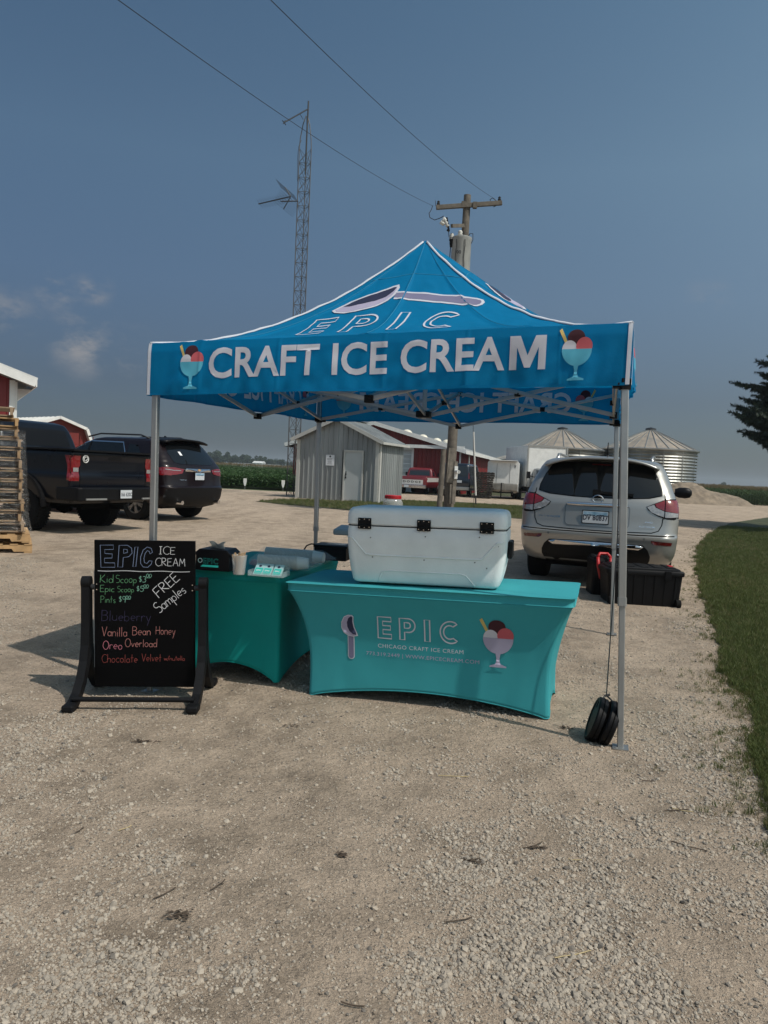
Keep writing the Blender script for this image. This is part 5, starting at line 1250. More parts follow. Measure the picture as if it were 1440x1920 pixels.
    # mud guard
q = MB(); q.bar((-1.03, .0, 1.49), (1.03, .0, 1.49), .10, .03); q.bar((-.97, .03, 1.497), (-.97, 1.8, 1.497), .14, .025); q.bar((.97, .03, 1.497), (.97, 1.8, 1.497), .14, .025); q.build('bed_rail', 'black_plastic', pk)
for x in (-.82, .82): lay(ribbon([(x, .72), (x, 1.46)], .012), skb.on('rear', .002), 'tailgate_seam', 'under', pk, (0, .05))
lay(poly(rrect(-.16, 1.335, .16, 1.40, .02)), skb.on('rear', .004), 'tailgate_handle', 'black_plastic', pk, (.05, 0))
q = MB(); q.tube([(math.cos(a) * .062, 0, math.sin(a) * .062) for a in np.linspace(0, 2 * math.pi, 21)[:-1]], .008, 5, True); q.tube([(-.035, 0, -.02), (-.03, 0, .02), (0, 0, .04), (.035, 0, .03), (.045, 0, .0), (.02, 0, -.01), (.01, 0, -.035), (-.015, 0, -.03)], .006, 5, True); q.v = [tuple(Vector(v) + Vector(on(-.70, 1.345)) + Vector((0, -.006, 0))) for v in q.v]; q.build('tailgate_sticker', 'white_paint', pk)
# bumper with corner steps
q = MB(); q.prism([(-1.03, -.14), (-.97, -.20), (-.62, -.24), (.62, -.24), (.97, -.20), (1.03, -.14), (1.03, .35), (.95, .38), (.95, -.02), (-.95, -.02), (-.95, .38), (-1.03, .35)], (0, 0, .62), (1, 0, 0), (0, 1, 0), .235); bp_ = q.build('bumper', 'black_satin', pk, bevel=.025)
q = MB(); q.bar((-.9, -.22, .655), (-.45, -.25, .655), .02, .03); q.bar((.45, -.25, .655), (.9, -.22, .655), .02, .03); q.build('bumper_step', 'aluminium_dull', bp_)
plate(pk, .02, .74, -.252, '166 620C', w2=.29, h2=.15)
q = MB(); q.box((0, -.1, .50), (.09, .35, .09)); q.box((0, .3, .50), (1.1, .10, .10)); q.cyl((-.8, 1.22, .46), (.8, 1.22, .46), .07, .07, 10); q.lathe([(.001, -.17), (.14, -.1), (.17, 0), (.14, .1), (.001, .17)], (0, 1.22, .46), 14); q.cyl((-.5, .2, .52), (-.5, 2.0, .52), .05, .05, 8); q.box((0, 3.2, .55), (1.0, 5.2, .12)); q.build('underbody', 'under', pk)
for x in (-.86, .86):
    for y in (1.22, 5.1): wheel(pk, x, y, .44, .30, 'rim_dark', knobs=46, spokes=6)

# ------------------------------------------------------------------ old red and white pickup, far
def small_pickup():
    p = at(772, 905, 48.0); t_ = thing('old_pickup', 'old red and white pickup truck parked by the red barn', 'pickup truck', (p.x, 48.0, .15), R(-14))
    L = [(.42, .08, 5.0, .88, .05, .2, 0, .1), (.60, .02, 5.2, .96, .05, .2, 0, .1), (.95, 0, 5.2, .97, .05, .2, 0, .1), (1.08, .02, 5.0, .96, .05, .2, 0, .1), (1.13, .03, 4.6, .93, .05, .2, 0, .1)]
    b = slices(L, 3).build('body', 'old_red', t_, smooth=True); carve(b, [arch_cut(1.1, .45, .38), arch_cut(4.3, .45, .38), MB().box((0, 1.15, 1.2), (1.6, 1.9, .8)).build('cut', 'under')])
    c = slices([(1.12, 2.3, 3.95, .88, .08, .2, 0, .05), (1.5, 2.42, 3.5, .80, .08, .2, 0, .05), (1.66, 2.5, 3.3, .74, .1, .2, 0, 0), (1.71, 2.7, 3.1, .6, .1, .2, 0, 0)], 3).build('cab', 'old_red', t_, smooth=True, auto=40)
    s1, s2 = Skin(b), Skin(c)
    tg = lay(poly(rrect(-.72, .62, .72, .92, .03)), s1.on('rear', .008), 'tailgate_panel', 'old_white', t_, (.3, 0))
    lay(text2d('DODGE', .17, .02, 1.5, 1.5), lambda a, b2: s1.on('rear', .014)(a, .78 + b2), 'tailgate_lettering', 'black_satin', tg, (.3, 0))
    lay(poly([(-.96, .93), (.96, .93), (.96, 1.07), (-.96, 1.07)][::-1]), s1.on('rear', .006), 'stripe', 'old_red', t_, (.3, 0))
    for s_, sn in ((-1, 'left'), (1, 'right')):
        sp = [(.05, .80), (5.0, .80), (5.0, 1.07), (.05, 1.07)]; lay(poly(sp if s_ < 0 else sp[::-1]), s1.on(sn, .006), 'white_band', 'old_white', t_, (.3, 0))
        g_ = [(2.55, 1.18), (3.75, 1.16), (3.45, 1.46), (3.3, 1.58), (2.6, 1.58)]; lay(poly(g_ if s_ < 0 else g_[::-1]), s2.on(sn, .006), 'side_window', 'glass_far', t_, (.3, 0))
        lp = [(s_ * .80, .62), (s_ * .96, .62), (s_ * .96, 1.0), (s_ * .80, 1.0)]; lay(poly(lp if s_ > 0 else lp[::-1]), s1.on('rear', .012), 'tail_lamp', 'lamp_red', t_, (0, 0))
        q = MB(); q.box((s_ * 1.10, 3.5, 1.27), (.20, .08, .24)); q.build('mirror', 'black_satin', t_)
    lay(poly([(-.70, 1.2), (.70, 1.2), (.66, 1.56), (-.66, 1.56)][::-1]), s2.on('rear', .006), 'rear_window', 'glass_far', t_, (.3, 0))
    MB().box((0, -.09, .50), (1.9, .16, .20)).build('bumper', 'chrome', t_, bevel=.02); plate(t_, -.3, .50, -.18, '')
    for x in (-.78, .78):
        for y in (1.1, 4.3): wheel(t_, x, y, .36, .22, 'rim', spokes=8)
small_pickup()
# ------------------------------------------------------------------ navy van
p = at(851, 905, 47.0); vn = thing('navy_van', 'dark navy passenger van behind the utility pole', 'van', (p.x, 47.0, .15), R(-16))
b = slices([(.38, .12, 5.3, .88, .08, .3, 0, .2), (.55, .03, 5.6, .97, .08, .3, 0, .2), (.9, 0, 5.65, 1.0, .08, .3, 0, .2), (1.1, .02, 5.3, .99, .08, .3, 0, .2), (1.22, .04, 4.7, .97, .08, .3, 0, .1), (1.6, .08, 4.2, .92, .1, .3, 0, .1), (1.95, .13, 3.8, .86, .12, .3, 0, .1), (2.06, .25, 3.6, .76, .15, .3, 0, 0), (2.09, .6, 3.2, .5, .2, .2, 0, 0)], 3).build('body', 'navy_paint', vn, smooth=True); carve(b, [arch_cut(1.1, .44, .38), arch_cut(4.5, .44, .38)])
s1 = Skin(b)
for x0, x1 in ((-.80, -.05), (.05, .80)): lay(poly(rrect(x0, 1.28, x1, 1.88, .06)), s1.on('rear', .006), 'rear_window', 'glass_far', vn, (.2, .1))
lay(ribbon([(0, .55), (0, 1.98)], .02), s1.on('rear', .004), 'door_seam', 'under', vn, (0, .2))
for s_, sn in ((-1, 'left'), (1, 'right')):
    lp = [(s_ * .88, 1.14), (s_ * 1.0, 1.14), (s_ * 1.0, 1.50), (s_ * .88, 1.50)]; lay(poly(lp if s_ > 0 else lp[::-1]), s1.on('rear', .010), 'tail_lamp', 'lamp_red', vn, (.05, .1))
    for a0, a1 in ((.3, 1.5), (1.6, 2.8), (2.9, 3.9)):
        g_ = rrect(a0, 1.3, a1, 1.85, .06); lay(poly(g_ if s_ < 0 else g_[::-1]), s1.on(sn, .006), 'side_window', 'glass_far', vn, (.3, .1))
    q = MB(); q.box((s_ * 1.12, 4.1, 1.45), (.2, .1, .28)); q.build('mirror', 'black_satin', vn)
MB().box((0, -.07, .52), (1.96, .18, .20)).build('bumper', 'aluminium', vn, bevel=.02); plate(vn, .35, .95, -.02, '')
for x in (-.80, .80):
    for y in (1.1, 4.5): wheel(vn, x, y, .37, .22, 'rim', spokes=8)

# ------------------------------------------------------------------ white box truck facing the camera
p = at(1030, 905, 46.0); bt = thing('box_truck', 'white box truck facing the camera in front of the left grain bin', 'truck', (p.x, 46.0, .15), R(6))
MB().box((0.05, 3.4, 2.10), (2.46, 5.2, 2.55)).build('cargo_box', 'white_paint', bt, bevel=.03)
q = MB(); q.box((.05, .78, 3.36), (2.52, .06, .10)); q.box((-1.18, .78, 2.1), (.09, .05, 2.5)); q.box((1.28, .78, 2.1), (.09, .05, 2.5)); q.build('box_edge', 'aluminium_dull', bt)
cb_ = slices([(.45, -1.15, 1.6, .90, .25, .1, .1, 0), (.70, -1.25, 1.6, .98, .25, .1, .1, 0), (1.05, -1.22, 1.6, 1.0, .25, .1, .1, 0), (1.22, -.95, 1.6, .98, .25, .1, .08, 0), (1.32, -.20, 1.6, .94, .2, .1, .05, 0), (1.38, -.05, 1.6, .90, .2, .1, .05, 0), (1.75, .35, 1.6, .82, .2, .1, .05, 0), (1.95, .55, 1.6, .74, .2, .1, .05, 0), (2.0, .75, 1.5, .6, .2, .1, 0, 0)], 3).build('cab', 'grey_paint', bt, smooth=True); carve(cb_, [arch_cut(-.42, .46, .40)])
s1 = Skin(cb_); lay(poly([(-.80, 1.40), (.80, 1.40), (.68, 1.86), (-.68, 1.86)][::-1]), s1.on('rear', .008), 'windscreen', 'glass_far', bt, (.2, .1))
g_ = lay(poly(rrect(-.55, .72, .55, 1.12, .04)), s1.on('rear', .012), 'grille', 'under', bt, (.1, .1))
q = MB()
for z in (.78, .88, .98, 1.08): q.bar(Vector(s1.on('rear', .03)(-.54, z)), Vector(s1.on('rear', .03)(.54, z)), .03, .035)
q.build('grille_bar', 'chrome', g_)
for s_ in (-1, 1):
    lp = rrect(s_ * .76 - .16, .86, s_ * .76 + .16, 1.10, .03); lay(poly(lp), s1.on('rear', .012), 'headlight', 'lamp_clear', bt, (.1, .1))
    q = MB(); q.box((s_ * 1.25, .25, 1.55), (.22, .10, .42)); q.bar((s_ * .9, .25, 1.45), (s_ * 1.15, .25, 1.5), .05, .05); q.build('mirror', 'black_satin', bt)
MB().box((0, -1.32, .58), (2.0, .16, .26)).build('bumper', 'chrome', bt, bevel=.03)
MB().box((0, 3.2, .62), (.9, 6.0, .25)).build('chassis', 'under', bt)
for x in (-.85, .85):
    wheel(bt, x, -.42, .40, .24, 'aluminium_dull', spokes=8); wheel(bt, x, 4.4, .40, .40, 'aluminium_dull', spokes=8)
# ------------------------------------------------------------------ white enclosed trailer
mat('diamond', (0.30, 0.28, 0.25), .45, .6, .3, 3)
p = at(942, 905, 46.5); tl = thing('cargo_trailer', 'white enclosed cargo trailer with a metal stone guard and a tongue jack', 'trailer', (p.x, 46.5, .15), R(-13))
q = MB(); q.prism(rrect(-.95, .40, .95, 2.32, .14), (0, .0, 0), (1, 0, 0), (0, 0, 1), -4.2); q.build('body', 'white_paint', tl, smooth=True, auto=40)
lay(poly([(-.93, .42), (.93, .42), (.93, .98), (-.93, .98)]), lambda a, b: (a, -.012, b), 'stone_guard', 'diamond', tl, (.3, .3), solid=.006)
q = MB(); q.box((-.38, -.008, 1.58), (.015, .012, 1.2)); q.box((.42, -.008, 1.58), (.015, .012, 1.2)); q.build('panel_joint', 'steel_dark', tl)
q = MB(); q.tube([(.72 + math.cos(a) * .05, -.012, 2.08 + math.sin(a) * .035) for a in np.linspace(0, 6.28, 12)[:-1]], .008, 4, True); q.box((.72, -.012, 1.98), (.015, .01, .16)); q.bar((.66, -.012, 1.98), (.78, -.012, 2.02), .01, .015); q.build('logo', 'under', tl)
q = MB(); q.bar((-.7, .1, .42), (0, -1.1, .42), .08, .08); q.bar((.7, .1, .42), (0, -1.1, .42), .08, .08); q.box((0, -1.2, .45), (.12, .3, .08)); q.build('tongue', 'under', tl)
q = MB(); q.cyl((0, -.75, .12), (0, -.75, 1.0), .035, .035, 8); q.bar((0, -.75, .98), (.16, -.75, .98), .02, .02); q.box((0, -.75, .12), (.14, .14, .03)); q.build('jack', 'black_satin', tl)
lay(poly([(.05, .42), (4.15, .42), (4.15, .95), (.05, .95)]), lambda a, b: (.962, a, b), 'side_skirt', 'steel_siding', tl, (.5, .5), solid=.004)
q = MB()
for y in (1.7, 2.5): q.bar((1.0, y - .4, .80), (1.0, y + .4, .80), .22, .03)
q.build('mudguard', 'steel_siding', tl)
for x in (-.95, .95): wheel(tl, x, 1.7, .34, .2, 'rim', spokes=5); wheel(tl, x, 2.5, .34, .2, 'rim', spokes=5)
MB().box((0, 1.5, 2.36), (1.7, 3.6, .04)).build('roof', 'white_paint', tl, bevel=.01)
# ------------------------------------------------------------------ dark heap between the van and the trailer
mat('dark_wood', (0.045, 0.038, 0.032), .9, 0, .4, 6)
dpm = (box_mesh(1.2, .038, .089, 'dark_wood'), box_mesh(.12, 1.0, .02, 'dark_wood'))
p = at(906, 925, 46.0)
for k in range(12):
    t_ = thing('old_pallet', 'dark weathered pallet, %s in the leaning stack between the van and the trailer' % (ORD[k] if k < 11 else 'top'), 'pallet', (p.x + .01 * k + random.uniform(-.05, .05), 46.0 + random.uniform(-.05, .05), .16 + .132 * k), R(-12) + random.uniform(-.1, .1), 'dark pallets beside the trailer'); t_.rotation_euler.x = random.uniform(-.03, .03)
    for y in (-.45, 0, .45):
        o = bpy.data.objects.new('runner', dpm[0]); COL.objects.link(o); o.parent = t_; o.location = (0, y, .055); o.scale = (.8, 1, 1)
    for x in (-.42, -.2, 0, .2, .42):
        o = bpy.data.objects.new('deck_board', dpm[1]); COL.objects.link(o); o.parent = t_; o.location = (x, 0, .112)

# ================================================================== the canopy tent
mat('canopy_blue', (0.001, 0.215, 0.455), .62, 0, .08, 2.5, .12, 60, trl=.40, spec=.15); mat('canopy_seam', (0.03, 0.27, 0.46), .6, 0, .05, 4, trl=.2)
mat('piping_white', (0.74, 0.76, 0.82), .7, 0, .05, 5, trl=.25)
mat('print_white', (0.70, 0.69, 0.75), .7, 0, .04, 4, trl=.22); mat('print_navy', (0.018, 0.022, 0.06), .7, 0, .05, 4, trl=.1); mat('print_purple', (0.20, 0.19, 0.30), .7, 0, .05, 4, trl=.15); mat('print_lav', (0.46, 0.42, 0.56), .7, 0, .05, 4, trl=.2)
mat('print_maroon', (0.05, 0.006, 0.014), .7, 0, .05, 4, trl=.1); mat('print_pink', (0.62, 0.12, 0.14), .7, 0, .05, 4, trl=.2); mat('print_straw', (0.68, 0.50, 0.16), .7, 0, .05, 4, trl=.2); mat('print_glass', (0.10, 0.46, 0.62), .7, 0, .05, 4, trl=.2)
mat('print_grey', (0.22, 0.22, 0.24), .7, 0, .05, 4)
K = [Vector((-1.58, 5.0, 2.26)), Vector((1.30, 4.17, 2.37)), Vector((2.12, 7.0, 2.37)), Vector((-.73, 7.78, 2.32))]
FEET = [gnd(281, 1297), gnd(1163, 1403), gnd(1147, 1190), gnd(572, 1098)]
FEET[3] = Vector((-.67, 7.66, H(-.67, 7.66)))
PEAK = .975
ctr = (K[0] + K[1] + K[2] + K[3]) / 4
tent = thing('canopy_tent', 'blue pop-up canopy tent printed CRAFT ICE CREAM on an aluminium frame', 'tent', (ctr.x, ctr.y, .03))
def roofp(s, t, off=0.0):
    a, b = (s + 1) / 2, (t + 1) / 2
    p = (K[0] * (1 - a) + K[1] * a) * (1 - b) + (K[3] * (1 - a) + K[2] * a) * b
    r = max(abs(s), abs(t)); p.z += PEAK * (1 - r) ** 1.8
    m = min(abs(s), abs(t)); ed = max(0, r - m) if r > 0 else 0              # cloth hangs a little hollow between the ridges
    bw = (.22 if t < 0 else .4) if abs(t) >= abs(s) else (.74 if s > 0 else .2)
    f0 = m / r if r > .001 else 0; ww = bw * (1 - f0 ** 1.3); p.z += PEAK * ww * ((1 - r) ** 1.03 - (1 - r) ** 1.8)
    p.z += (.004 + .0 * math.sin(math.pi * min(1, (1 - r) * 1.02)) ** 2) * min(1, ed * 1.8) * min(1, (1 - r) * 6); p.x -= .055 * (1 - r) ** 1.5
    f = m / r if r > .02 else 0; sgn = (s if abs(t) >= abs(s) else t) / r if r > .02 else 0
    for c in (-.76, -.02, .62): p.z += .011 * math.exp(-((sgn - c) / .020) ** 2) * min(1, r * 3)
    p.z += .008 * noise.noise((s * 3.1, t * 3.1, 1)) * (1 - .5 * r) + .006 * noise.noise((s * 9 + t * 4, t * 7 - s * 5, 4)) + .003 * noise.noise((s * 22 + t * 14, t * 16 - s * 12, 4))
    if .245 < r < .262: p.z += .003
    p.z += off; return p
def panel(kx):                                 # kx: 0 front, 1 right, 2 back, 3 left
    def fn(u, v, off=0.0):
        r = 1 - v * .9995; q = (2 * u - 1) * r
        s, t = ((q, -r), (r, q), (-q, r), (-r, -q))[kx]; return roofp(s, t, off)
    return fn
PF = [panel(k) for k in range(4)]
for k in range(4):
    q = MB(); q.grid(lambda u, v: PF[k](u, v), 130, 90); q.build('roof_panel', 'canopy_blue', tent, smooth=True, world=True)
# seams: a ring near the top, fold lines
for k in range(4):
    q = MB()
    for v in (.745,):
        q.tube([PF[k](i / 30, v + .02 * math.sin(math.pi * i / 30) * 1.0, .001) for i in range(31)], .0028, 5)
    for u in (.12, .49, .81): q.tube([PF[k](u, .03 + .95 * i / 30, .001) for i in range(31)], .0016, 4)
    q.build('seam', 'canopy_seam', tent, world=True)
# white piping along the ridges
for i, (sx, sy) in enumerate(((-1, -1), (1, -1), (1, 1), (-1, 1))):
    pts = [roofp(sx * r, sy * r, .008) for r in np.linspace(.012, 1.0, 48)]
    c_ = (pts[0] - Vector((ctr.x, ctr.y, pts[0].z))); q = MB(); vs = []
    for j, p in enumerate(pts):
        d_ = (pts[min(j + 1, 47)] - pts[max(j - 1, 0)]).normalized(); sd2 = d_.cross(Vector((0, 0, 1))).normalized(); w_ = .013
        vs += [p - sd2 * w_ + Vector((0, 0, -.006)), p + Vector((0, 0, .006 + .002 * math.sin(j * 1.3))), p + sd2 * w_ + Vector((0, 0, -.006))]
    q.add(vs, [(3 * j + a, 3 * j + a + 1, 3 * j + a + 4, 3 * j + a + 3) for j in range(47) for a in (0, 1)]); q.build('ridge_piping', 'piping_white', tent, smooth=True, world=True, solid=.003)
# valances
VH = .335
def valance(kx):
    A, B = K[kx], K[(kx + 1) % 4]; e = B - A; L = Vector((e.x, e.y, 0)).length; n = Vector((e.y, -e.x, 0)).normalized(); mid = ctr
    if (A - mid).dot(n) < 0: n = -n
    def fn(a, c, off=0.0):                    # a metres along, c metres down
        t = a / L; p = A.lerp(B, t); ed = min(1, t / .06, (1 - t) / .06); ed = max(0, ed)
        wv = .010 * noise.noise((a * 1.6 + kx * 7, c * 2.2 - a * 1.1, 3)) + .013 * noise.noise((a * 4.2 + kx * 3, c * 3.5 + a * 3.2, 8)) + .0045 * noise.noise((a * 13, c * 11 + a * 8, 6))
        d_ = c / VH; wv *= ed * min(1, d_ * 3) * (.8 + 1.5 * d_); wv += .020 * ed * d_ * math.sin(a * 2.1 + kx)
        crease = sum(.004 * math.exp(-((a - q_) / .006) ** 2) for q_ in (.38, .92, 1.60, 2.10, 2.62))
        dz = -.003 * math.sin(a * 5) * d_ * ed
        return p + n * (.010 * min(1, d_ * 6) + wv + off + crease * ed) + Vector((0, 0, -c + dz + .001))
    return fn, L, n
VAL = [valance(k) for k in range(4)]
for k in range(4):
    fn, L, n = VAL[k]; q = MB(); q.grid(lambda u, v: fn(u * L, v * VH), 280, 34); q.build('valance', 'canopy_blue', tent, smooth=True, world=True)
    q = MB(); q.grid(lambda u, v: fn(u * L, VH - .012 + v * .016, .003), 80, 1); q.build('hem', 'canopy_blue', tent, smooth=True, world=True)
    q = MB()
    for sgn, a0 in ((1, 0), (-1, L)): q.grid(lambda u, v: fn(a0 + sgn * (u * .022 - .004), v * VH, .0045), 2, 16)
    q.build('corner_piping', 'piping_white', tent, smooth=True, world=True)
def craft_word():
    w_ = text2d('CRAFT ICE CREA', .262, .022, .905, 1.02); x1 = max(p[0] for p in w_[0]); ys = [p[1] for p in w_[0]]; y0 = sorted(ys)[len(ys) // 50]; h = text2d('T', .262, .022, .905, 1.02); y0 = min(p[1] for p in h[0]); hh = max(p[1] for p in h[0]) - y0
    c_ = [(0, 0), (0, 1), (.30, 1), (.52, .42), (.74, 1), (1.04, 1), (1.04, 0), (.83, 0), (.83, .66), (.60, .06), (.44, .06), (.21, .66), (.21, 0)]
    V = [(x1 + .026 + x * hh, y0 + y * hh) for x, y in c_]; T = [(0, 1, 11), (0, 11, 12), (1, 2, 11), (2, 10, 11), (2, 3, 10), (3, 9, 10), (3, 4, 9), (4, 8, 9), (4, 5, 8), (5, 7, 8), (5, 6, 7)]
    return join2(w_, (V, T))
# print on the valances: read from outside, bled through to the inside
def sundae(s_):
    """list of (name, material, shape) for the sundae glass emblem, about 1 unit tall, origin at its middle"""
    bowl = [(-.27, .13), (.27, .13)] + [(.27 * math.cos(a), .13 + .36 * math.sin(a) * (1 if True else 1)) for a in np.linspace(0, -math.pi, 22)[1:-1]]
    bowl = [(.27, .13)] + [(.27 * math.cos(a), .13 + .30 * math.sin(a)) for a in np.linspace(0, -math.pi, 24)[1:-1]] + [(-.27, .13)]
    stem = [(-.045, -.155), (-.028, -.25), (-.028, -.30), (-.045, -.36), (-.15, -.40), (-.15, -.425), (.15, -.425), (.15, -.40), (.045, -.36), (.028, -.30), (.028, -.25), (.045, -.155)]
    return [('straw', 'print_straw', poly([(-.33, .46), (-.285, .50), (-.16, .24), (-.20, .20)][::-1])), ('dark_scoop', 'print_maroon', poly(circ(-.02, .34, .155, 26, .135))), ('white_scoop', 'print_white', poly(circ(-.13, .13, .135, 24, .155, 0, math.pi))), ('pink_scoop', 'print_pink', poly([(.0, .13)] + circ(.13, .18, .145, 26, .155, -.33, math.pi + .33)[::1])), ('glass', 'print_glass', poly(bowl[::-1])), ('stem', 'print_glass', poly(stem))]
def put_print(fn_, parent, items, inside=False, world=True):
    for i, (nm, m_, sh_) in enumerate(items): lay(sh_, (lambda a, b, i=i: fn_(a, b, i)), nm, m_, parent, (.03, .03), world=world)
def holder(nm, par):
    o = bpy.data.objects.new(nm, None); COL.objects.link(o); o.parent = par; o.empty_display_size = .05; return o
for k in range(4):
    fn, L, n = VAL[k]
    for side, off in ((0, .0026), (1, -.0026)):
        if side == 1 and k in (0, 1): continue
        word = craft_word(); xs_ = [p[0] for p in word[0]]; w0 = max(xs_) - min(xs_)
        x0 = .445 if True else 0; sc = (2.548 - .445) / w0
        lay(([( (x - min(xs_)) * sc + x0, y) for x, y in word[0]], word[1]), lambda a, b: fn(a * L / 3.0, .155 - b * 1.0, off), 'lettering', 'print_white', tent, (.025, .03), world=True)
        for cx_ in (.325, 2.715):
            h = holder('sundae_emblem', tent); put_print(lambda a, b, i: fn((cx_ + a * .30) * L / 3.0, .172 - b * .31, off * (1 + .35 * i)), h, sundae(1))
# big scoop and outlined EPIC on the front and the right roof panel
def outl(word, size, sx, t_, space=1.0):
    return text2d(word, size, t_, sx, space), text2d(word, size, -t_, sx, space)
def glyph_outline(ch, size, sx, t):
    G = {'E': [[(0, 0), (0, 1), (.62, 1), (.62, .80), (.23, .80), (.23, .60), (.58, .60), (.58, .41), (.23, .41), (.23, .20), (.62, .20), (.62, 0)]],
         'P': [[(0, 0), (0, 1), (.40, 1)] + [(.40 + .30 * math.sin(a), .68 + .32 * math.cos(a)) for a in np.linspace(.15, math.pi - .1, 12)] + [(.36, .36), (.22, .36), (.22, 0)], [(.22, .81), (.38, .81)] + [(.38 + .11 * math.sin(a), .68 + .13 * math.cos(a)) for a in np.linspace(.2, math.pi - .2, 8)] + [(.38, .55), (.22, .55)]],
         'I': [[(0, 0), (0, 1), (.23, 1), (.23, 0)]],
         'C': [[(.46 + .46 * math.cos(a), .5 + .50 * math.sin(a)) for a in np.linspace(R(52), R(308), 26)] + [(.42 + .27 * math.cos(a), .5 + .31 * math.sin(a)) for a in np.linspace(R(302), R(58), 22)]]}[ch]
    return [ribbon([(x * size * sx, y * size) for x, y in lp], t, True) for lp in G]
def epic_outline(x0s, size, sx, t):
    o = ([], [])
    for ch, x0 in zip('EPIC', x0s):
        for g in glyph_outline(ch, size, sx, t): o = join2(o, shift(g, x0, 0))
    return o
def roofprint(k):
    def fn_(a, b, i=0):                         # a metres from the middle, b = share of the slope, eaves 0 to peak 1
        r = 1 - b; q = a / 1.5; s, t = ((q, -r), (r, q), (-q, r), (-r, -q))[k]; return roofp(s, t, .005 + .0015 * i)
    return fn_
for k in range(4):
    fn_ = roofprint(k)
    eo = epic_outline((-.57, -.285, .04, .245), .255, 1.03, .0125)
    lay(eo, lambda a, b: fn_(a, .155 + b, 1), 'outline_lettering', 'print_white', tent, (.03, .02), world=True)
    h = holder('scoop_emblem', tent)
    bowl = [(-.545, .553), (-.50, .597), (-.45, .628), (-.33, .668), (-.237, .702), (-.16, .727), (-.12, .728), (-.105, .70), (-.115, .645), (-.15, .592), (-.21, .550), (-.275, .523), (-.36, .508), (-.44, .508), (-.51, .522)]
    ins = [(-.52, .556), (-.46, .60), (-.33, .652), (-.237, .688), (-.16, .713), (-.128, .712), (-.122, .69), (-.135, .645), (-.17, .60), (-.225, .560), (-.285, .536), (-.37, .521), (-.44, .521), (-.50, .532)]
    drk = [(-.475, .582), (-.42, .618), (-.32, .652), (-.22, .692), (-.15, .710), (-.128, .705), (-.14, .675), (-.18, .635), (-.25, .602), (-.34, .583), (-.42, .575)]
    hd = [(-.115, .672), (-.115, .607), (.44, .535), (.50, .535), (.53, .552), (.54, .580), (.525, .606), (.48, .622), (.1, .655)]
    hi = [(-.115, .660), (-.115, .620), (.44, .549), (.49, .548), (.512, .560), (.518, .580), (.508, .598), (.47, .609), (.1, .643)]
    put_print(lambda a, b, i: fn_(a + .035, b - .048, i), h, [('handle_outline', 'print_white', poly(hd)), ('handle_print', 'print_purple', poly(hi)), ('bowl_outline', 'print_white', poly(bowl[::-1])), ('bowl_print', 'print_lav', poly(ins[::-1])), ('bowl_inside', 'print_navy', poly(drk[::-1]))])

# frame: legs
def mixv(a, b, t): return a + (b - a) * t
LEGS = []
for i in range(4):
    inn = Vector((ctr.x - K[i].x, ctr.y - K[i].y, 0)).normalized() * .045
    top = K[i] + inn + Vector((0, 0, -.03)); ft = FEET[i].copy(); dd = (top - ft).normalized(); LEGS.append((ft, top, dd))
    e = (K[(i + 1) % 4] - K[i]) if i in (0, 2) else (K[i] - K[i - 1]); upv = Vector((e.x, e.y, 0)).normalized()
    lg = MB().bar(ft + dd * .80, top, .041, .041, up=upv, bev=.005).build('leg', 'aluminium', tent, world=True)
    MB().bar(ft + dd * .006, ft + dd * .86, .033, .033, up=upv, bev=.004).build('inner_leg', 'aluminium_dull', lg, world=True)
    q = MB(); q.box(ft + Vector((0, 0, .006)), (.085, .085, .006), Matrix.Rotation(R(-15), 3, 'Z')); q.cyl(ft + Vector((-.03, -.02, .009)), ft + Vector((-.03, -.02, .013)), .008, .008, 8); q.build('foot_plate', 'aluminium', lg, world=True)
    q = MB()
    for h in (.80,): q.bar(ft + dd * (h - .015), ft + dd * (h + .03), .047, .047, up=upv, bev=.006)
    q.build('leg_collar', 'aluminium_dull', lg, world=True)
    q = MB(); q.bar(top - dd * .075, top + dd * .02, .055, .055, up=upv, bev=.006); q.build('top_bracket', 'white_paint', lg, world=True)
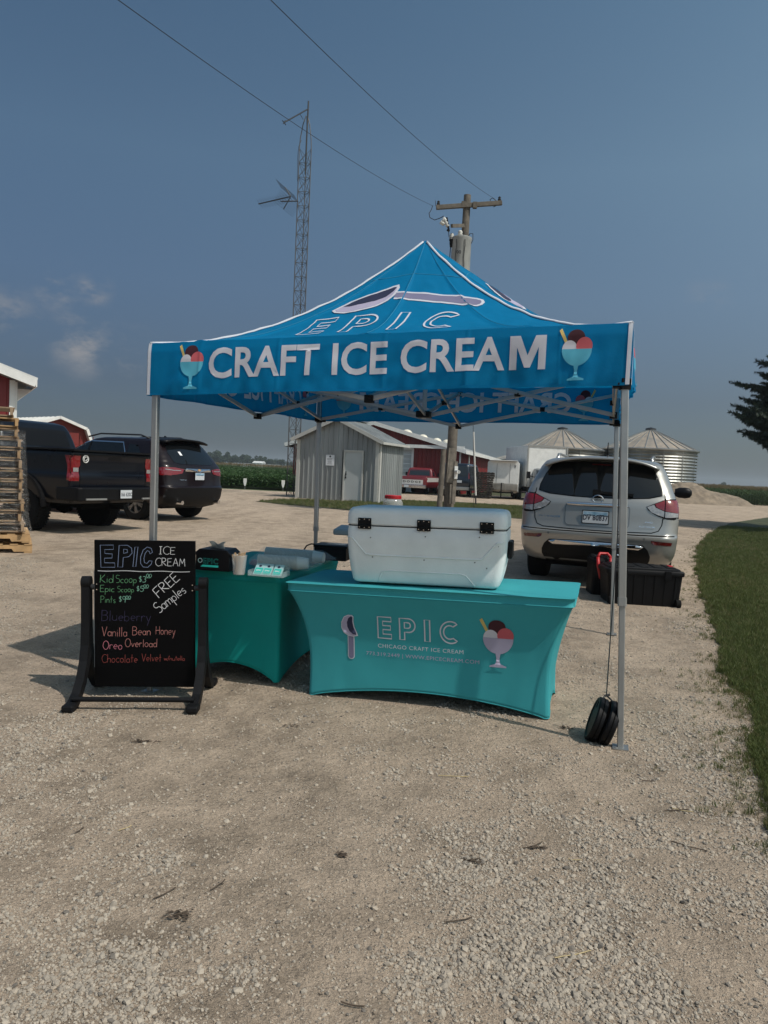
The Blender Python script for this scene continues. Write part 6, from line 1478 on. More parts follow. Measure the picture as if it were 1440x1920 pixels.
# trusses
def legpt(i, z):
    ft, top, dd = LEGS[i]; return ft + dd * ((z - ft.z) / dd.z)
def truss_bar(a, b, name='truss_bar'): MB().bar(a, b, .016, .030, bev=.003).build(name, 'aluminium', tent, world=True)
def joint(p, s_=1.0):
    q = MB(); q.box(p, (.045 * s_, .040 * s_, .040 * s_), Matrix.Rotation(R(-15), 3, 'Z')); q.cyl(p + Vector((0, -.026 * s_, 0)), p + Vector((0, -.030 * s_, 0)), .008, .008, 8); q.build('joint', 'black_plastic', tent, world=True, bevel=.004)
ZT, ZS, ZL, ZU = [K[i].z - .07 for i in range(4)], [K[i].z - (.30 if i == 0 else .33) for i in range(4)], -.38, -.07
MIDS = []
for i in range(4):
    j = (i + 1) % 4; mid_ = (K[i] + K[j]) / 2; inn = Vector((ctr.x - mid_.x, ctr.y - mid_.y, 0)).normalized(); c0 = mid_ + inn * .05
    Ti, Tj, Si, Sj = legpt(i, ZT[i]), legpt(j, ZT[j]), legpt(i, ZS[i]), legpt(j, ZS[j]); o1, o2 = inn * .012, inn * .030
    ML, MU = c0 + Vector((0, 0, ZL)), c0 + Vector((0, 0, ZU)); MIDS.append((ML, MU, inn))
    truss_bar(Ti + o1, ML + o1); truss_bar(Tj + o1, ML + o1); truss_bar(Si + o2, MU + o2); truss_bar(Sj + o2, MU + o2)
    for a, b, c, d in ((Ti, ML, Si, MU), (Tj, ML, Sj, MU)):      # crossing point
        best = min(((a.lerp(b, t) - c.lerp(d, t)).length, t) for t in np.linspace(0, 1, 60)); joint(a.lerp(b, best[1]) + o2)
    joint(ML + o1, 1.2); joint(MU + o1)
    for L_ in (i, j):
        p = legpt(L_, ZS[L_]); joint(p + (mid_ - K[L_]).normalized() * .04 + Vector((0, 0, 0)), 1.1)
for i in range(4): p = legpt(i, ZS[i]); MB().bar(p - Vector((0, 0, .03)), p + Vector((0, 0, .03)), .055, .055, bev=.006).build('slider', 'black_plastic', tent, world=True)
hub = Vector((ctr.x, ctr.y, 1.96)); hubu = hub + Vector((0, 0, .33))
MB().bar(hub - Vector((0, 0, .03)), Vector((ctr.x, ctr.y, K[0].z + PEAK - .02)), .035, .035, bev=.004).build('centre_mast', 'aluminium', tent, world=True)
q = MB(); q.box(hub, (.11, .11, .05), Matrix.Rotation(R(-15), 3, 'Z')); q.box(hubu, (.11, .11, .05), Matrix.Rotation(R(-15), 3, 'Z'))
q.build('mast_hub', 'black_plastic', tent, world=True, bevel=.006)
for ML, MU, inn in MIDS:
    sd2 = Vector((-inn.y, inn.x, 0)); 
    truss_bar(ML + sd2 * .02, hubu + sd2 * .02 - inn * .05, 'peak_bar'); truss_bar(MU - sd2 * .02, hub - sd2 * .02 - inn * .05, 'peak_bar')
    m_ = (ML + hubu) / 2; m_.z = (ML.z + hubu.z + MU.z + hub.z) / 4; joint(m_)

# pull cord and the two black weight plates at the front right leg
w1 = at(1137, 1304, 4.28); t0 = at(1167, 735, 4.35)
cd_ = MB(); cd_.tube([t0, at(1158, 1000, 4.33), w1], .0035, 6); o = cd_.build('hanging_cord', 'navy_paint'); tag(o, 'thin dark blue cord hanging from the frame to the black weights', 'cord')
cn = MB(); cn.tube([w1 + Vector((0, 0, .012)), w1, at(1124, 1313, 4.25), at(1118, 1326, 4.22)], .0035, 6); cn.tube([w1, at(1146, 1312, 4.22), at(1152, 1322, 4.18)], .0045, 6); cn.tube([w1 + Vector((-.012, 0, -.004)), w1 + Vector((.02, 0, .006))], .007, 6)
o = cn.build('weight_strap', 'cable'); tag(o, 'short black strap knotted above the two black weight plates', 'strap')
def disc(px, py, Y, ax, label):
    c = at(px, py, Y); ax = Vector(ax).normalized(); rr = .128; th = .056; t_ = thing('weight_plate', label, 'weight', (c.x, c.y, c.z), 0, 'weight plates at the front right tent leg')
    rot = ax.to_track_quat('Z', 'Y').to_matrix().to_4x4(); q = MB()
    q.lathe([(.03, -th / 2 + .006), (.10, -th / 2 + .006), (.108, -th / 2), (rr - .008, -th / 2), (rr, -th / 2 + .008), (rr, th / 2 - .008), (rr - .008, th / 2), (.108, th / 2), (.10, th / 2 - .006), (.03, th / 2 - .006)], (0, 0, 0), 44, mtx=rot); q.build('plate', 'black_plastic', t_, smooth=True, auto=35)
    q = MB(); q.lathe([(rr + .001, -.003), (rr + .0025, 0), (rr + .001, .003)], (0, 0, 0), 44, mtx=rot); q.build('rim_seam', 'under', t_)
disc(1119, 1349, 4.24, (.94, -.20, -.30), 'left of the two black round weight plates leaning by the tent leg')
disc(1141, 1356, 4.20, (.94, -.20, -.30), 'right of the two black round weight plates, touching the tent leg')

# ================================================================== tables under stretch covers
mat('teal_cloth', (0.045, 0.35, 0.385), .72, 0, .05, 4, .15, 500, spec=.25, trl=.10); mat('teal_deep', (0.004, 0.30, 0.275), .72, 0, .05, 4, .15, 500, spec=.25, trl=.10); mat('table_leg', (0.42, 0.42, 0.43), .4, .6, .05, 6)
def cover(par, W, D, Ht, m_, insx=.15, insy=.10, archx=.07, archy=.06, wr=0.0):
    per = []; rc = .045
    def side(p0, p1, n_):
        return [((p0[0] + (p1[0] - p0[0]) * i / n_, p0[1] + (p1[1] - p0[1]) * i / n_), i / n_) for i in range(1, n_)]
    X, Y = W / 2, D / 2
    corners = [(X - rc, -Y + rc, -90), (X - rc, Y - rc, 0), (-X + rc, Y - rc, 90), (-X + rc, -Y + rc, 180)]
    cols = []
    for c, (cx_, cy_, a0) in enumerate(corners):
        sxn = 1 if cx_ > 0 else -1; syn = 1 if cy_ > 0 else -1
        for i in range(7):
            a = R(a0 + 90 * i / 6); cols.append(((cx_ + rc * math.cos(a), cy_ + rc * math.sin(a)), (sxn * (X - insx) + .026 * math.cos(a), syn * (Y - insy) + .026 * math.sin(a)), 0.0, c))
        nx_, ny_, _ = corners[(c + 1) % 4]; a = R(a0 + 90); p0 = (cx_ + rc * math.cos(a), cy_ + rc * math.sin(a)); p1 = (nx_ + rc * math.cos(a), ny_ + rc * math.sin(a))
        s2x = 1 if nx_ > 0 else -1; s2y = 1 if ny_ > 0 else -1
        b0 = (sxn * (X - insx) + .026 * math.cos(a), syn * (Y - insy) + .026 * math.sin(a)); b1 = (s2x * (X - insx) + .026 * math.cos(a), s2y * (Y - insy) + .026 * math.sin(a)); n_ = 44
        for i in range(1, n_): t = i / n_; cols.append(((p0[0] + (p1[0] - p0[0]) * t, p0[1] + (p1[1] - p0[1]) * t), (b0[0] + (b1[0] - b0[0]) * t, b0[1] + (b1[1] - b0[1]) * t), t, c))
    m = len(cols); NV = 34; q = MB(); zt = Ht - .048
    for j in range(NV + 1):
        v = j / NV
        for (tp, bt, t, c) in cols:
            w_ = math.sin(math.pi * t) ** .75 if t > 0 else 0; arch = (archx if c in (1, 3) else archy)
            arch = archx if c in (1, 3) else archy
            zb = .004 + arch * w_
            ff = 1 - (1 - v) ** 3.2; fl = v; f = ff * (1 - w_) + fl * w_
            if t == 0 or w_ < .5: f *= 1 - .06 * max(0, (v - .6) / .4)
            x = tp[0] * (1 - f) + bt[0] * f; y = tp[1] * (1 - f) + bt[1] * f
            pull = .028 * w_ * math.sin(math.pi * v)
            if c in (1, 3): y += -pull if tp[1] > 0 else pull
            else: x += -pull if tp[0] > 0 else pull
            x *= .997; y *= .997
            nn_ = .0018 * noise.noise((x * 7, y * 7, v * 3)) + .006 * (1 - w_) ** 3 * noise.noise((t * 60 + c * 9, v * 2.5, 3)) * math.sin(math.pi * min(1, v * 1.05)); x += nn_ if c in (0, 2) else 0; y += nn_ if c in (1, 3) else 0
            z = zt + (zb - zt) * v
            if wr and c in (3,) and t > .72:                  # stretch wrinkles running down from the corner
                k = (t - .72) / .28; y += wr * math.sin((k * 34) + v * 9) * math.exp(-v * 3.2) * k
            q.v.append((x, y, z))
    for j in range(NV):
        for i in range(m): q.f.append((j * m + i, j * m + (i + 1) % m, (j + 1) * m + (i + 1) % m, (j + 1) * m + i))
    q.mi = [0] * len(q.f); cv = q.build('cover_skirt', m_, par, smooth=True, solid=.002)
    # hem cord and top slab
    hem = [Vector(v) for v in cv.data.vertices and [cv.data.vertices[NV * m + i].co for i in range(m)]]
    MB().tube(hem, .0045, 5, True).build('hem', m_, par, smooth=True)
    for cc in range(4):
        ci = next(i for i, cdat in enumerate(cols) if cdat[3] == cc) + 3
        MB().tube([cv.data.vertices[j * m + ci].co * 1.0015 for j in range(NV + 1)], .0018, 4).build('corner_seam', m_, par)
    q = MB(); loops = [(-.004, Ht - .052), (.0, Ht - .046), (.0, Ht - .010), (-.004, Ht - .003), (-.013, Ht)]
    for o_, z in loops:
        for i in range(m):
            tp = cols[i][0]; l_ = math.hypot(*tp); q.v.append((tp[0] + math.copysign(o_, tp[0]) * (abs(tp[0]) > X - rc - .001) , tp[1] + math.copysign(o_, tp[1]) * (abs(tp[1]) > Y - rc - .001), z))
    for j in range(len(loops) - 1):
        for i in range(m): q.f.append((j * m + i, j * m + (i + 1) % m, (j + 1) * m + (i + 1) % m, (j + 1) * m + i))
    q.f.append(tuple((len(loops) - 1) * m + i for i in range(m))); q.f.append(tuple(range(m - 1, -1, -1))); q.mi = [0] * len(q.f); q.build('cover_top', m_, par, smooth=True, auto=50)
    for sx_ in (-1, 1):
        for sy_ in (-1, 1):
            MB().cyl((sx_ * (X - insx), sy_ * (Y - insy), .003), (sx_ * (X - insx), sy_ * (Y - insy), Ht - .06), .014, .014, 10).build('leg', 'table_leg', par)
    return cv
ft = thing('front_table', 'teal cloth-covered table with scoop and sundae prints, carrying the big white cooler', 'table', (.392, 5.04, .016)); ft.rotation_euler = (0, -R(1.9), -R(16.2))
cv = cover(ft, 1.84, .76, .757, 'teal_cloth', insx=.168, insy=.11, archx=.085); sk = Skin(cv); onf = sk.on('rear', .0035)
def tp(a, b, i=0):
    p = sk.on('rear', .0030 + .0009 * i)(a, b); return p
put_print(tp, holder('scoop_emblem', ft), world=False, items=[(n_, m_, ([(x, z) for x, z in pts], [tuple(range(len(pts)))])) for n_, m_, pts in (
    ('handle_outline', 'print_white', rrect(-.508, .268, -.462, .455, .022)), ('handle_print', 'print_purple', rrect(-.502, .274, -.468, .46, .016)),
    ('bowl_outline', 'print_white', [(-.500, .566), (-.528, .552), (-.547, .515), (-.549, .475), (-.535, .445), (-.505, .425), (-.47, .420), (-.436, .428), (-.443, .450), (-.458, .485), (-.464, .520), (-.462, .556), (-.472, .566)]),
    ('bowl_print', 'print_lav', [(-.498, .561), (-.525, .548), (-.542, .513), (-.543, .477), (-.531, .450), (-.503, .431), (-.47, .426), (-.446, .432), (-.448, .450), (-.463, .485), (-.469, .520), (-.467, .553), (-.474, .561)]),
    ('bowl_inside', 'print_navy', [(-.478, .558), (-.497, .545), (-.508, .515), (-.506, .485), (-.494, .458), (-.472, .438), (-.448, .434), (-.450, .450), (-.465, .485), (-.471, .520), (-.469, .552)]))])
lay(shift(epic_outline((-.300, -.155, .008, .108), .142, 1.02, .0088), 0, .425), lambda a, b: onf(a, b), 'outline_lettering', 'print_white', ft, (.03, .03))
l1 = text2d('CHICAGO CRAFT ICE CREAM', .036, 0, 1.0, 1.10); w0 = max(p[0] for p in l1[0]) * 2
lay(shift(([(x * .555 / w0, y) for x, y in l1[0]], l1[1]), -.024, .372), lambda a, b: onf(a, b), 'small_lettering', 'print_white', ft, (.03, 0))
l1 = text2d('773.319.2449 | WWW.EPICECREAM.COM', .034, 0, 1.0, 1.06); w0 = max(p[0] for p in l1[0]) * 2
lay(shift(([(x * .735 / w0, y) for x, y in l1[0]], l1[1]), -.014, .316), lambda a, b: onf(a, b), 'small_lettering', 'print_lav', ft, (.03, 0))
put_print(lambda a, b, i: tp(.470 + a * .345, .438 + b * .335, i), holder('sundae_emblem', ft), [(n_, 'print_lav' if m_ == 'print_glass' else m_, s_) for n_, m_, s_ in sundae(1)], world=False)
lt = thing('side_table', 'teal cloth-covered table behind the sign, holding napkins, cups and cards', 'table', (-.885, 5.80, .0)); lt.rotation_euler = (0, -R(1.0), -R(14.5))
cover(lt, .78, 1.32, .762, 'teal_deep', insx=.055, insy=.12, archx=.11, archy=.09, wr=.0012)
bt_ = thing('rear_table', 'pale grey folding table mostly hidden behind the big white cooler', 'table', (.50, 7.10, H(.5, 7.1))); bt_.rotation_euler = (0, 0, R(-3))
mat('grey_plastic', (0.33, 0.36, 0.37), .5, 0, .05, 6)
TZ = .86
pt = atz(627, 992, H(.5, 7.1) + TZ); bt_.location = (pt.x + .72, pt.y + .30, H(.5, 7.1))
MB().box((0, 0, TZ - .03), (1.44, .60, .055)).build('tabletop', 'grey_plastic', bt_, bevel=.015)
for x in (-.5, .5):
    for y in (-.2, .2): MB().cyl((x, y, 0), (x, y, TZ - .05), .014, .014, 10).build('leg', 'table_leg', bt_)
    
# plastic jar with a red lid standing on the rear table
mat('jar_red', (0.42, 0.012, 0.018), .4, 0, .05, 6); jm = glassmat('clear_plastic', (0.75, 0.78, 0.80), .08, .28); mat('jar_fill', (0.48, 0.42, 0.34), .7, 0, .3, 30)
jp = atz(735, 975, bt_.location.z + TZ); jz = bt_.location.z + TZ
jar = thing('plastic_jar', 'clear plastic jar with a red lid behind the cooler', 'jar', (jp.x, jp.y, jz)); hj = at(735, 933, jp.y).z - jz; rj = 15.5 / FPX * jp.y
q = MB(); q.lathe([(.001, .002), (rj * 1.05, .004), (rj * 1.22, .02), (rj * 1.22, hj - .06), (rj * 1.1, hj - .03), (rj * .9, hj - .01), (rj * .9, hj)], n=28); q.build('jar_body', 'clear_plastic', jar, smooth=True, auto=60)
q = MB(); q.lathe([(rj * 1.0, hj - .012), (rj * 1.0, hj + .022), (rj * .94, hj + .028), (.001, hj + .029)], n=28)
for k in range(28): a = 2 * math.pi * k / 28; q.box((math.cos(a) * rj * 1.0, math.sin(a) * rj * 1.0, hj + .006), (.004, .004, .03), Matrix.Rotation(a, 3, 'Z'))
q.build('lid', 'jar_red', jar, smooth=True, auto=40)

# ------------------------------------------------------------------ the cooler
mat('cooler_white', (0.74, 0.77, 0.76), .42, 0, .09, 3.5, .12, 90, spec=.45); mat('cooler_line', (0.36, 0.39, 0.39), .5, 0, .05, 5)
ck = thing('cooler', 'very large white plastic cooler with three black hinges, seen from its back', 'cooler', (0, 0, 0))
cl_, cr_ = inv = atz(667, 1091, .775), atz(939, 1105, .802)
cxm = (cl_ + cr_) / 2; cdir = (cr_ - cl_); ca_ = math.atan2(cdir.y, cdir.x); ck.location = (cxm.x - .022 + math.sin(-ca_) * .235, cxm.y + math.cos(ca_) * .235, .786); ck.rotation_euler = (0, -R(1.4), ca_)
BW, HB, DB = cdir.length, .368, .47
def rr_loop(w_, d_, rc, y0=0, n=6):
    return [(x, y + y0) for x, y in rrect(-w_ / 2, -d_ / 2, w_ / 2, d_ / 2, rc, n)]
def loft(sec, closed_top=True, closed_bot=True):
    q = MB(); m = None
    for w_, d_, rc, z in sec:
        lp = rr_loop(w_, d_, rc); 
        # resample long sides so that ray-laid shapes have something to hold
        o = []
        for (x0, y0), (x1, y1) in zip(lp, lp[1:] + lp[:1]):
            k = 14 if math.hypot(x1 - x0, y1 - y0) > .2 else 1
            for i in range(k): o.append((x0 + (x1 - x0) * i / k, y0 + (y1 - y0) * i / k))
        m = len(o); q.v += [(x, y, z) for x, y in o]
    for j in range(len(sec) - 1):
        for i in range(m): q.f.append((j * m + i, j * m + (i + 1) % m, (j + 1) * m + (i + 1) % m, (j + 1) * m + i))
    if closed_bot: q.f.append(tuple(range(m - 1, -1, -1)))
    if closed_top: q.f.append(tuple((len(sec) - 1) * m + i for i in range(m)))
    q.mi = [0] * len(q.f); return q
bd = loft([(BW - .03, DB - .07, .03, 0), (BW, DB - .045, .04, .006), (BW + .02, DB - .03, .045, .02), (BW + .05, DB - .02, .05, .08), (BW + .08, DB - .01, .05, .17), (BW + .095, DB, .05, .26), (BW + .098, DB, .05, HB - .022), (BW + .092, DB - .006, .05, HB - .018), (BW + .092, DB - .006, .05, HB - .006), (BW + .088, DB - .01, .05, HB)]).build('body', 'cooler_white', ck, smooth=True, auto=45)
lid = loft([(BW + .085, DB - .012, .05, HB + .001), (BW + .085, DB - .012, .05, HB + .008), (BW + .100, DB + .004, .052, HB + .011), (BW + .098, DB + .002, .052, HB + .075), (BW + .085, DB - .012, .055, HB + .098), (BW + .055, DB - .045, .055, HB + .115), (BW - .0, DB - .10, .06, HB + .121)]).build('lid', 'cooler_white', ck, smooth=True, auto=50)
sk = Skin(bd); onc = sk.on('rear', .004)
hw = BW / 2
groove = [(-hw - .042, .292), (-hw - .01, .290), (-hw + .085, .185), (-hw + .14, .181), (hw - .16, .181), (hw - .10, .185), (hw - .01, .290), (hw + .04, .292)]
q = MB(); q.tube([Vector(sk.on('rear', .001)(a, b)) for a, b in [(groove[i][0] + (groove[i + 1][0] - groove[i][0]) * t, groove[i][1] + (groove[i + 1][1] - groove[i][1]) * t) for i in range(len(groove) - 1) for t in (0, .25, .5, .75)]], .0055, 8); q.build('moulded_ridge', 'cooler_white', bd, smooth=True)
low = [(-hw + .165, .008), (-hw + .195, .075), (-hw + .235, .084), (hw - .235, .084), (hw - .20, .076), (hw - .14, .008)]
q = MB(); q.tube([Vector(sk.on('rear', .0005)(a, b)) for a, b in [(low[i][0] + (low[i + 1][0] - low[i][0]) * t, low[i][1] + (low[i + 1][1] - low[i][1]) * t) for i in range(len(low) - 1) for t in (0, .25, .5, .75)] + [low[-1]]], .0045, 8); q.build('moulded_ridge', 'cooler_white', bd, smooth=True)
MB().tube([(a_, b_, HB + .0005) for a_, b_ in rrect(-(BW + .089) / 2, -(DB - .008) / 2, (BW + .089) / 2, (DB - .008) / 2, .05, 6)], .0035, 5, True).build('gasket', 'under', ck)
sl = Skin(lid)
for hx in (-hw + .075, -.005, hw - .075):
    p = Vector(sk.on('rear', .004)(hx, HB - .03)); q = MB(); zc = HB + .016
    q.box((hx, p.y - .004, zc), (.088, .007, .070)); q.cyl((hx - .044, p.y - .009, HB + .004), (hx + .044, p.y - .009, HB + .004), .0055, .0055, 10); hg = q.build('hinge', 'black_plastic', ck, bevel=.003)
    q = MB()
    for dx_ in (-.032, 0, .032):
        for dz in (-.024, .024): q.cyl((hx + dx_, p.y - .008, zc + dz * (1.15 if dx_ == 0 else 1)), (hx + dx_, p.y - .0115, zc + dz * (1.15 if dx_ == 0 else 1)), .0042, .003, 8)
    q.build('screw', 'chrome', hg)
mat('plug', (0.11, 0.11, 0.10), .7, 0, .3, 30)
for x, z in ((-hw + .115, HB - .075), (.005, HB - .055), (hw - .12, HB - .045), (-hw + .13, .168), (.0, .163), (hw - .145, .163), (hw + .0, .27), (hw - .07, .13)):
    p = Vector(sk.on('rear', .0015)(x, z)); q = MB(); s2 = .0045 if abs(x) < hw - .02 else .003; q.cyl(p + Vector((0, .002, 0)), p + Vector((0, -.002, 0)), s2, s2 * .8, 8); q.build('plug', 'plug', bd)
q = MB(); xr = hw + .050
q.box((xr + .012, .02, .235), (.030, .20, .11)); q.build('handle', 'black_plastic', ck, bevel=.008)
q = MB(); q.box((-xr - .012, .02, .235), (.030, .20, .11)); q.build('handle', 'black_plastic', ck, bevel=.008)
q = MB(); q.box((-hw - .052, -.10, HB + .04), (.012, .05, .05)); q.build('lid_catch', 'black_plastic', ck, bevel=.003)

# ------------------------------------------------------------------ things on the side table
TT = .775
def on_lt(px, py, z=TT): return atz(px, py, z)
# napkin box
p = on_lt(404, 1069); nb = thing('napkin_box', 'black napkin dispenser with a teal label and a napkin sticking out', 'napkin dispenser', (p.x, p.y + .06, TT - .004), R(-9))
q = MB(); q.prism([(-.118, .004), (.118, .004), (.118, .105), (.125, .108), (.125, .122), (.095, .148), (-.095, .148), (-.125, .122), (-.125, .108), (-.118, .105)], (0, .10, 0), (1, 0, 0), (0, 0, 1), .20); q.build('box', 'black_satin', nb, bevel=.004)
q = MB()
def nap(u, v):
    x = -.055 + .11 * u + .018 * v; return (x + .012 * math.sin(v * 4 + u * 2), -.02 + .02 * math.sin(u * 5) - .03 * v * (1 - u), .145 + .052 * v * (.75 + .5 * abs(u - .5)) + .006 * math.sin(u * 9))
q.grid(nap, 14, 8); mat('napkin', (0.50, 0.49, 0.45), .9, 0, .05, 20, trl=.3); q.build('napkin', 'napkin', nb, smooth=True, solid=.001)
mat('sticker_teal', (0.02, 0.42, 0.36), .5, 0, .05, 10); mat('sticker_white', (0.30, 0.46, 0.46), .5, 0, .05, 10)
lay(text2d('EPIC', .052, .02, 1.0, 1.1), lambda a, b: (-.012 + a, -.1015, .066 + b), 'label_lettering', 'sticker_teal', nb, (0, 0)); lay(text2d('EPIC', .052, -.004, 1.0, 1.1), lambda a, b: (-.012 + a, -.1022, .066 + b), 'label_lettering', 'black_satin', nb, (0, 0))
lay(poly([(-.082, .028), (.045, .028), (.045, .042), (-.065, .042)]), lambda a, b: (a, -.1015, b), 'label_strip', 'sticker_teal', nb, (0, 0))
lay(ribbon(circ(-.085, .07, .014, 14), .004, True), lambda a, b: (a, -.1015, b), 'label_mark', 'sticker_white', nb, (0, 0))
# cup of wooden spoons
mat('spoon_wood', (0.42, 0.28, 0.16), .7, 0, .15, 20); cp = on_lt(446, 1077.5); cup = thing('spoon_cup', 'clear plastic cup full of wooden tasting spoons', 'cup', (cp.x, cp.y + .035, TT - .003))
cupm = glassmat('cup_plastic', (0.72, 0.76, 0.76), .12, .33)
q = MB(); q.lathe([(.001, .001), (.037, .001), (.039, .004), (.050, .125), (.052, .128), (.050, .130), (.048, .126), (.036, .005), (.001, .004)], n=28); q.build('cup_wall', 'cup_plastic', cup, smooth=True, auto=50)
for k in range(20):
    a = random.uniform(0, 6.28); r_ = random.uniform(.003, .024); tx, ty = random.uniform(-.012, .012), random.uniform(-.012, .012); x, y = math.cos(a) * r_, math.sin(a) * r_; h = random.uniform(.118, .148)
    q = MB(); ang = random.uniform(0, 3.14); ax = Vector((math.cos(ang), math.sin(ang), 0)); up2 = Vector((tx * 3, ty * 3, h)).normalized()
    pl = [(-.010, .0), (-.012, .012), (-.009, .028), (-.0045, .04), (-.006, h * .7), (-.007, h - .006), (0, h), (.007, h - .006), (.006, h * .7), (.0045, .04), (.009, .028), (.012, .012), (.010, 0)]
    q.prism(pl, (x, y, .006), ax, up2, .0016); q.build('wooden_spoon', 'spoon_wood', cup)
# two sleeves of stacked cups in plastic film
slm = glassmat('sleeve_film', (0.90, 0.92, 0.92), .18, .10); mat('cup_white', (0.66, 0.72, 0.68), .5, 0, .03, 20, trl=.2)
def sleeve(pxa, pya, pxb, pyb, z, rad, label, n):
    a = atz(pxa, pya, z); b = atz(pxb, pyb, z); d_ = (b - a); L = d_.length; t_ = thing('cup_sleeve', label, 'cup sleeve', (a.x, a.y, z), math.atan2(d_.y, d_.x), 'sleeves of stacked cups on the side table')
    mt = Matrix.Rotation(R(90), 4, 'Y'); q = MB()
    for k in range(n):
        x = .01 + (L - .10) * k / n; q.lathe([(rad * .80, x), (rad * .95, x + .002), (rad * .95, x + .006), (rad * .86, x + .0075)], (0, 0, 0), 26, mtx=mt)
    q.lathe([(rad * .9, L - .10), (rad * .72, L - .02), (.001, L - .02)], (0, 0, 0), 26, mtx=mt)
    o = q.build('stacked_cups', 'cup_white', t_, smooth=True, auto=30); o['kind'] = 'stuff'
    q = MB()
    def fl(u, v):
        x = -.055 + (L + .13) * u; r_ = rad * 1.03
        if x < 0: r_ *= max(.25, 1 + x / .06 * .8)
        if x > L - .03: r_ *= max(.18, 1 - (x - L + .03) / .09 * .85)
        th = 2 * math.pi * v; r_ *= 1 + .07 * noise.noise((x * 30, math.cos(th) * 2, math.sin(th) * 2)) + (.22 * noise.noise((x * 70, math.cos(th) * 4, math.sin(th) * 4)) if (x < .0 or x > L - .03) else 0)
        return (x, r_ * math.cos(th), r_ * math.sin(th))
    q.grid(fl, 90, 28); q.build('film', 'sleeve_film', t_, smooth=True)
sleeve(481, 1052, 584, 1057, TT + .052, .052, 'front sleeve of stacked cups wrapped in clear film on the side table', 30)
sleeve(497, 1037, 612, 1046, TT + .052, .052, 'back sleeve of stacked cups wrapped in clear film, nearer the black box', 30)
# crumpled bag
mat('bag_film', (0.33, 0.28, 0.30), .35, 0, .25, 20, .6, 60, trl=.3); bp_ = on_lt(508, 1062, TT); q = MB()
def bag(u, v):
    a = 2 * math.pi * u; r_ = math.sin(v * math.pi / 2); x = math.cos(a) * .17 * r_; y = math.sin(a) * .06 * r_; z = .048 * math.cos(v * math.pi / 2) ** .6
    nn = noise.noise((x * 22, y * 22, 3)) * .020 + noise.noise((x * 60, y * 60, 5)) * .008; return (x * (1 + nn * 3), y * (1 + nn * 4), max(.001, z + nn * (1 if v < .9 else .2)))
q.grid(bag, 40, 16); o = q.build('crumpled_bag', 'bag_film', smooth=True); o.location = (bp_.x, bp_.y + .05, TT); o.rotation_euler = (0, 0, R(-6)); tag(o, 'crumpled thin plastic bag lying in front of the cup sleeves', 'plastic bag')
# clear tray with sticker cards
tp0, tp1 = on_lt(465, 1078), on_lt(530, 1083); td = tp1 - tp0; tr_ = thing('card_tray', 'low clear tray holding little packs of teal and white cards', 'tray', (tp0.x, tp0.y, TT - .003), math.atan2(td.y, td.x)); TL_ = td.length
trm = glassmat('tray_clear', (0.55, 0.66, 0.66), .06, .22)
q = MB(); q.box((TL_ / 2, .07, .004), (TL_, .14, .006)); q.box((TL_ / 2, .0, .014), (TL_, .004, .028)); q.box((TL_ / 2, .14, .03), (TL_, .004, .058)); q.box((0, .07, .018), (.004, .14, .034)); q.box((TL_, .07, .018), (.004, .14, .034)); q.build('tray', 'tray_clear', tr_)
for cx_, w_ in ((.055, .062), (TL_ - .125, .060), (TL_ - .055, .060)):
    mt = Matrix.Rotation(R(38), 3, 'X'); q = MB()
    for k in range(5): q.box((cx_ + random.uniform(-.002, .002), .060 + .006 * k, .038 + .0 * k), (w_, .10, .0025), mt)
    c_ = q.build('card_pack', 'sticker_white', tr_)
    f = lambda a, b, cx_=cx_: Vector((cx_ + a, .060, .038)) + mt @ Vector((0, b, .0022))
    lay(poly(rrect(-w_ * .42, -.045, w_ * .42, .012, .004)), f, 'card_print', 'sticker_teal', c_, (0, 0)); lay(poly(circ(0, .03, .010, 12)), f, 'card_mark', 'print_navy', c_, (0, 0))
    lay(text2d('EPIC', .018, .02), lambda a, b, cx_=cx_: Vector((cx_ + a, .060, .038)) + mt @ Vector((0, b - .012, .0030)), 'card_lettering', 'white_paint', c_, (0, 0))
# black box at the back of the side table
bp0 = atz(620, 1052, TT); bx = thing('black_box', 'flat black box with a grey lid next to the left end of the cooler', 'box', (bp0.x, bp0.y + .06, TT - .003), R(-10))
MB().box((.0, .06, .055), (.26, .22, .10)).build('box', 'black_plastic', bx, bevel=.006)
MB().box((.0, .06, .115), (.275, .235, .022)).build('lid', 'black_satin', bx, bevel=.005)
MB().box((.03, .06, .128), (.15, .14, .006)).build('lid_pad', 'grey_paint', bx, bevel=.002)
q = MB(); q.tube([(-.13, .02, .12), (-.17, .0, .122), (-.21, .01, .105), (-.24, .03, .06), (-.25, .04, .01)], .006, 6); q.build('strap', 'black_plastic', bx, smooth=True)

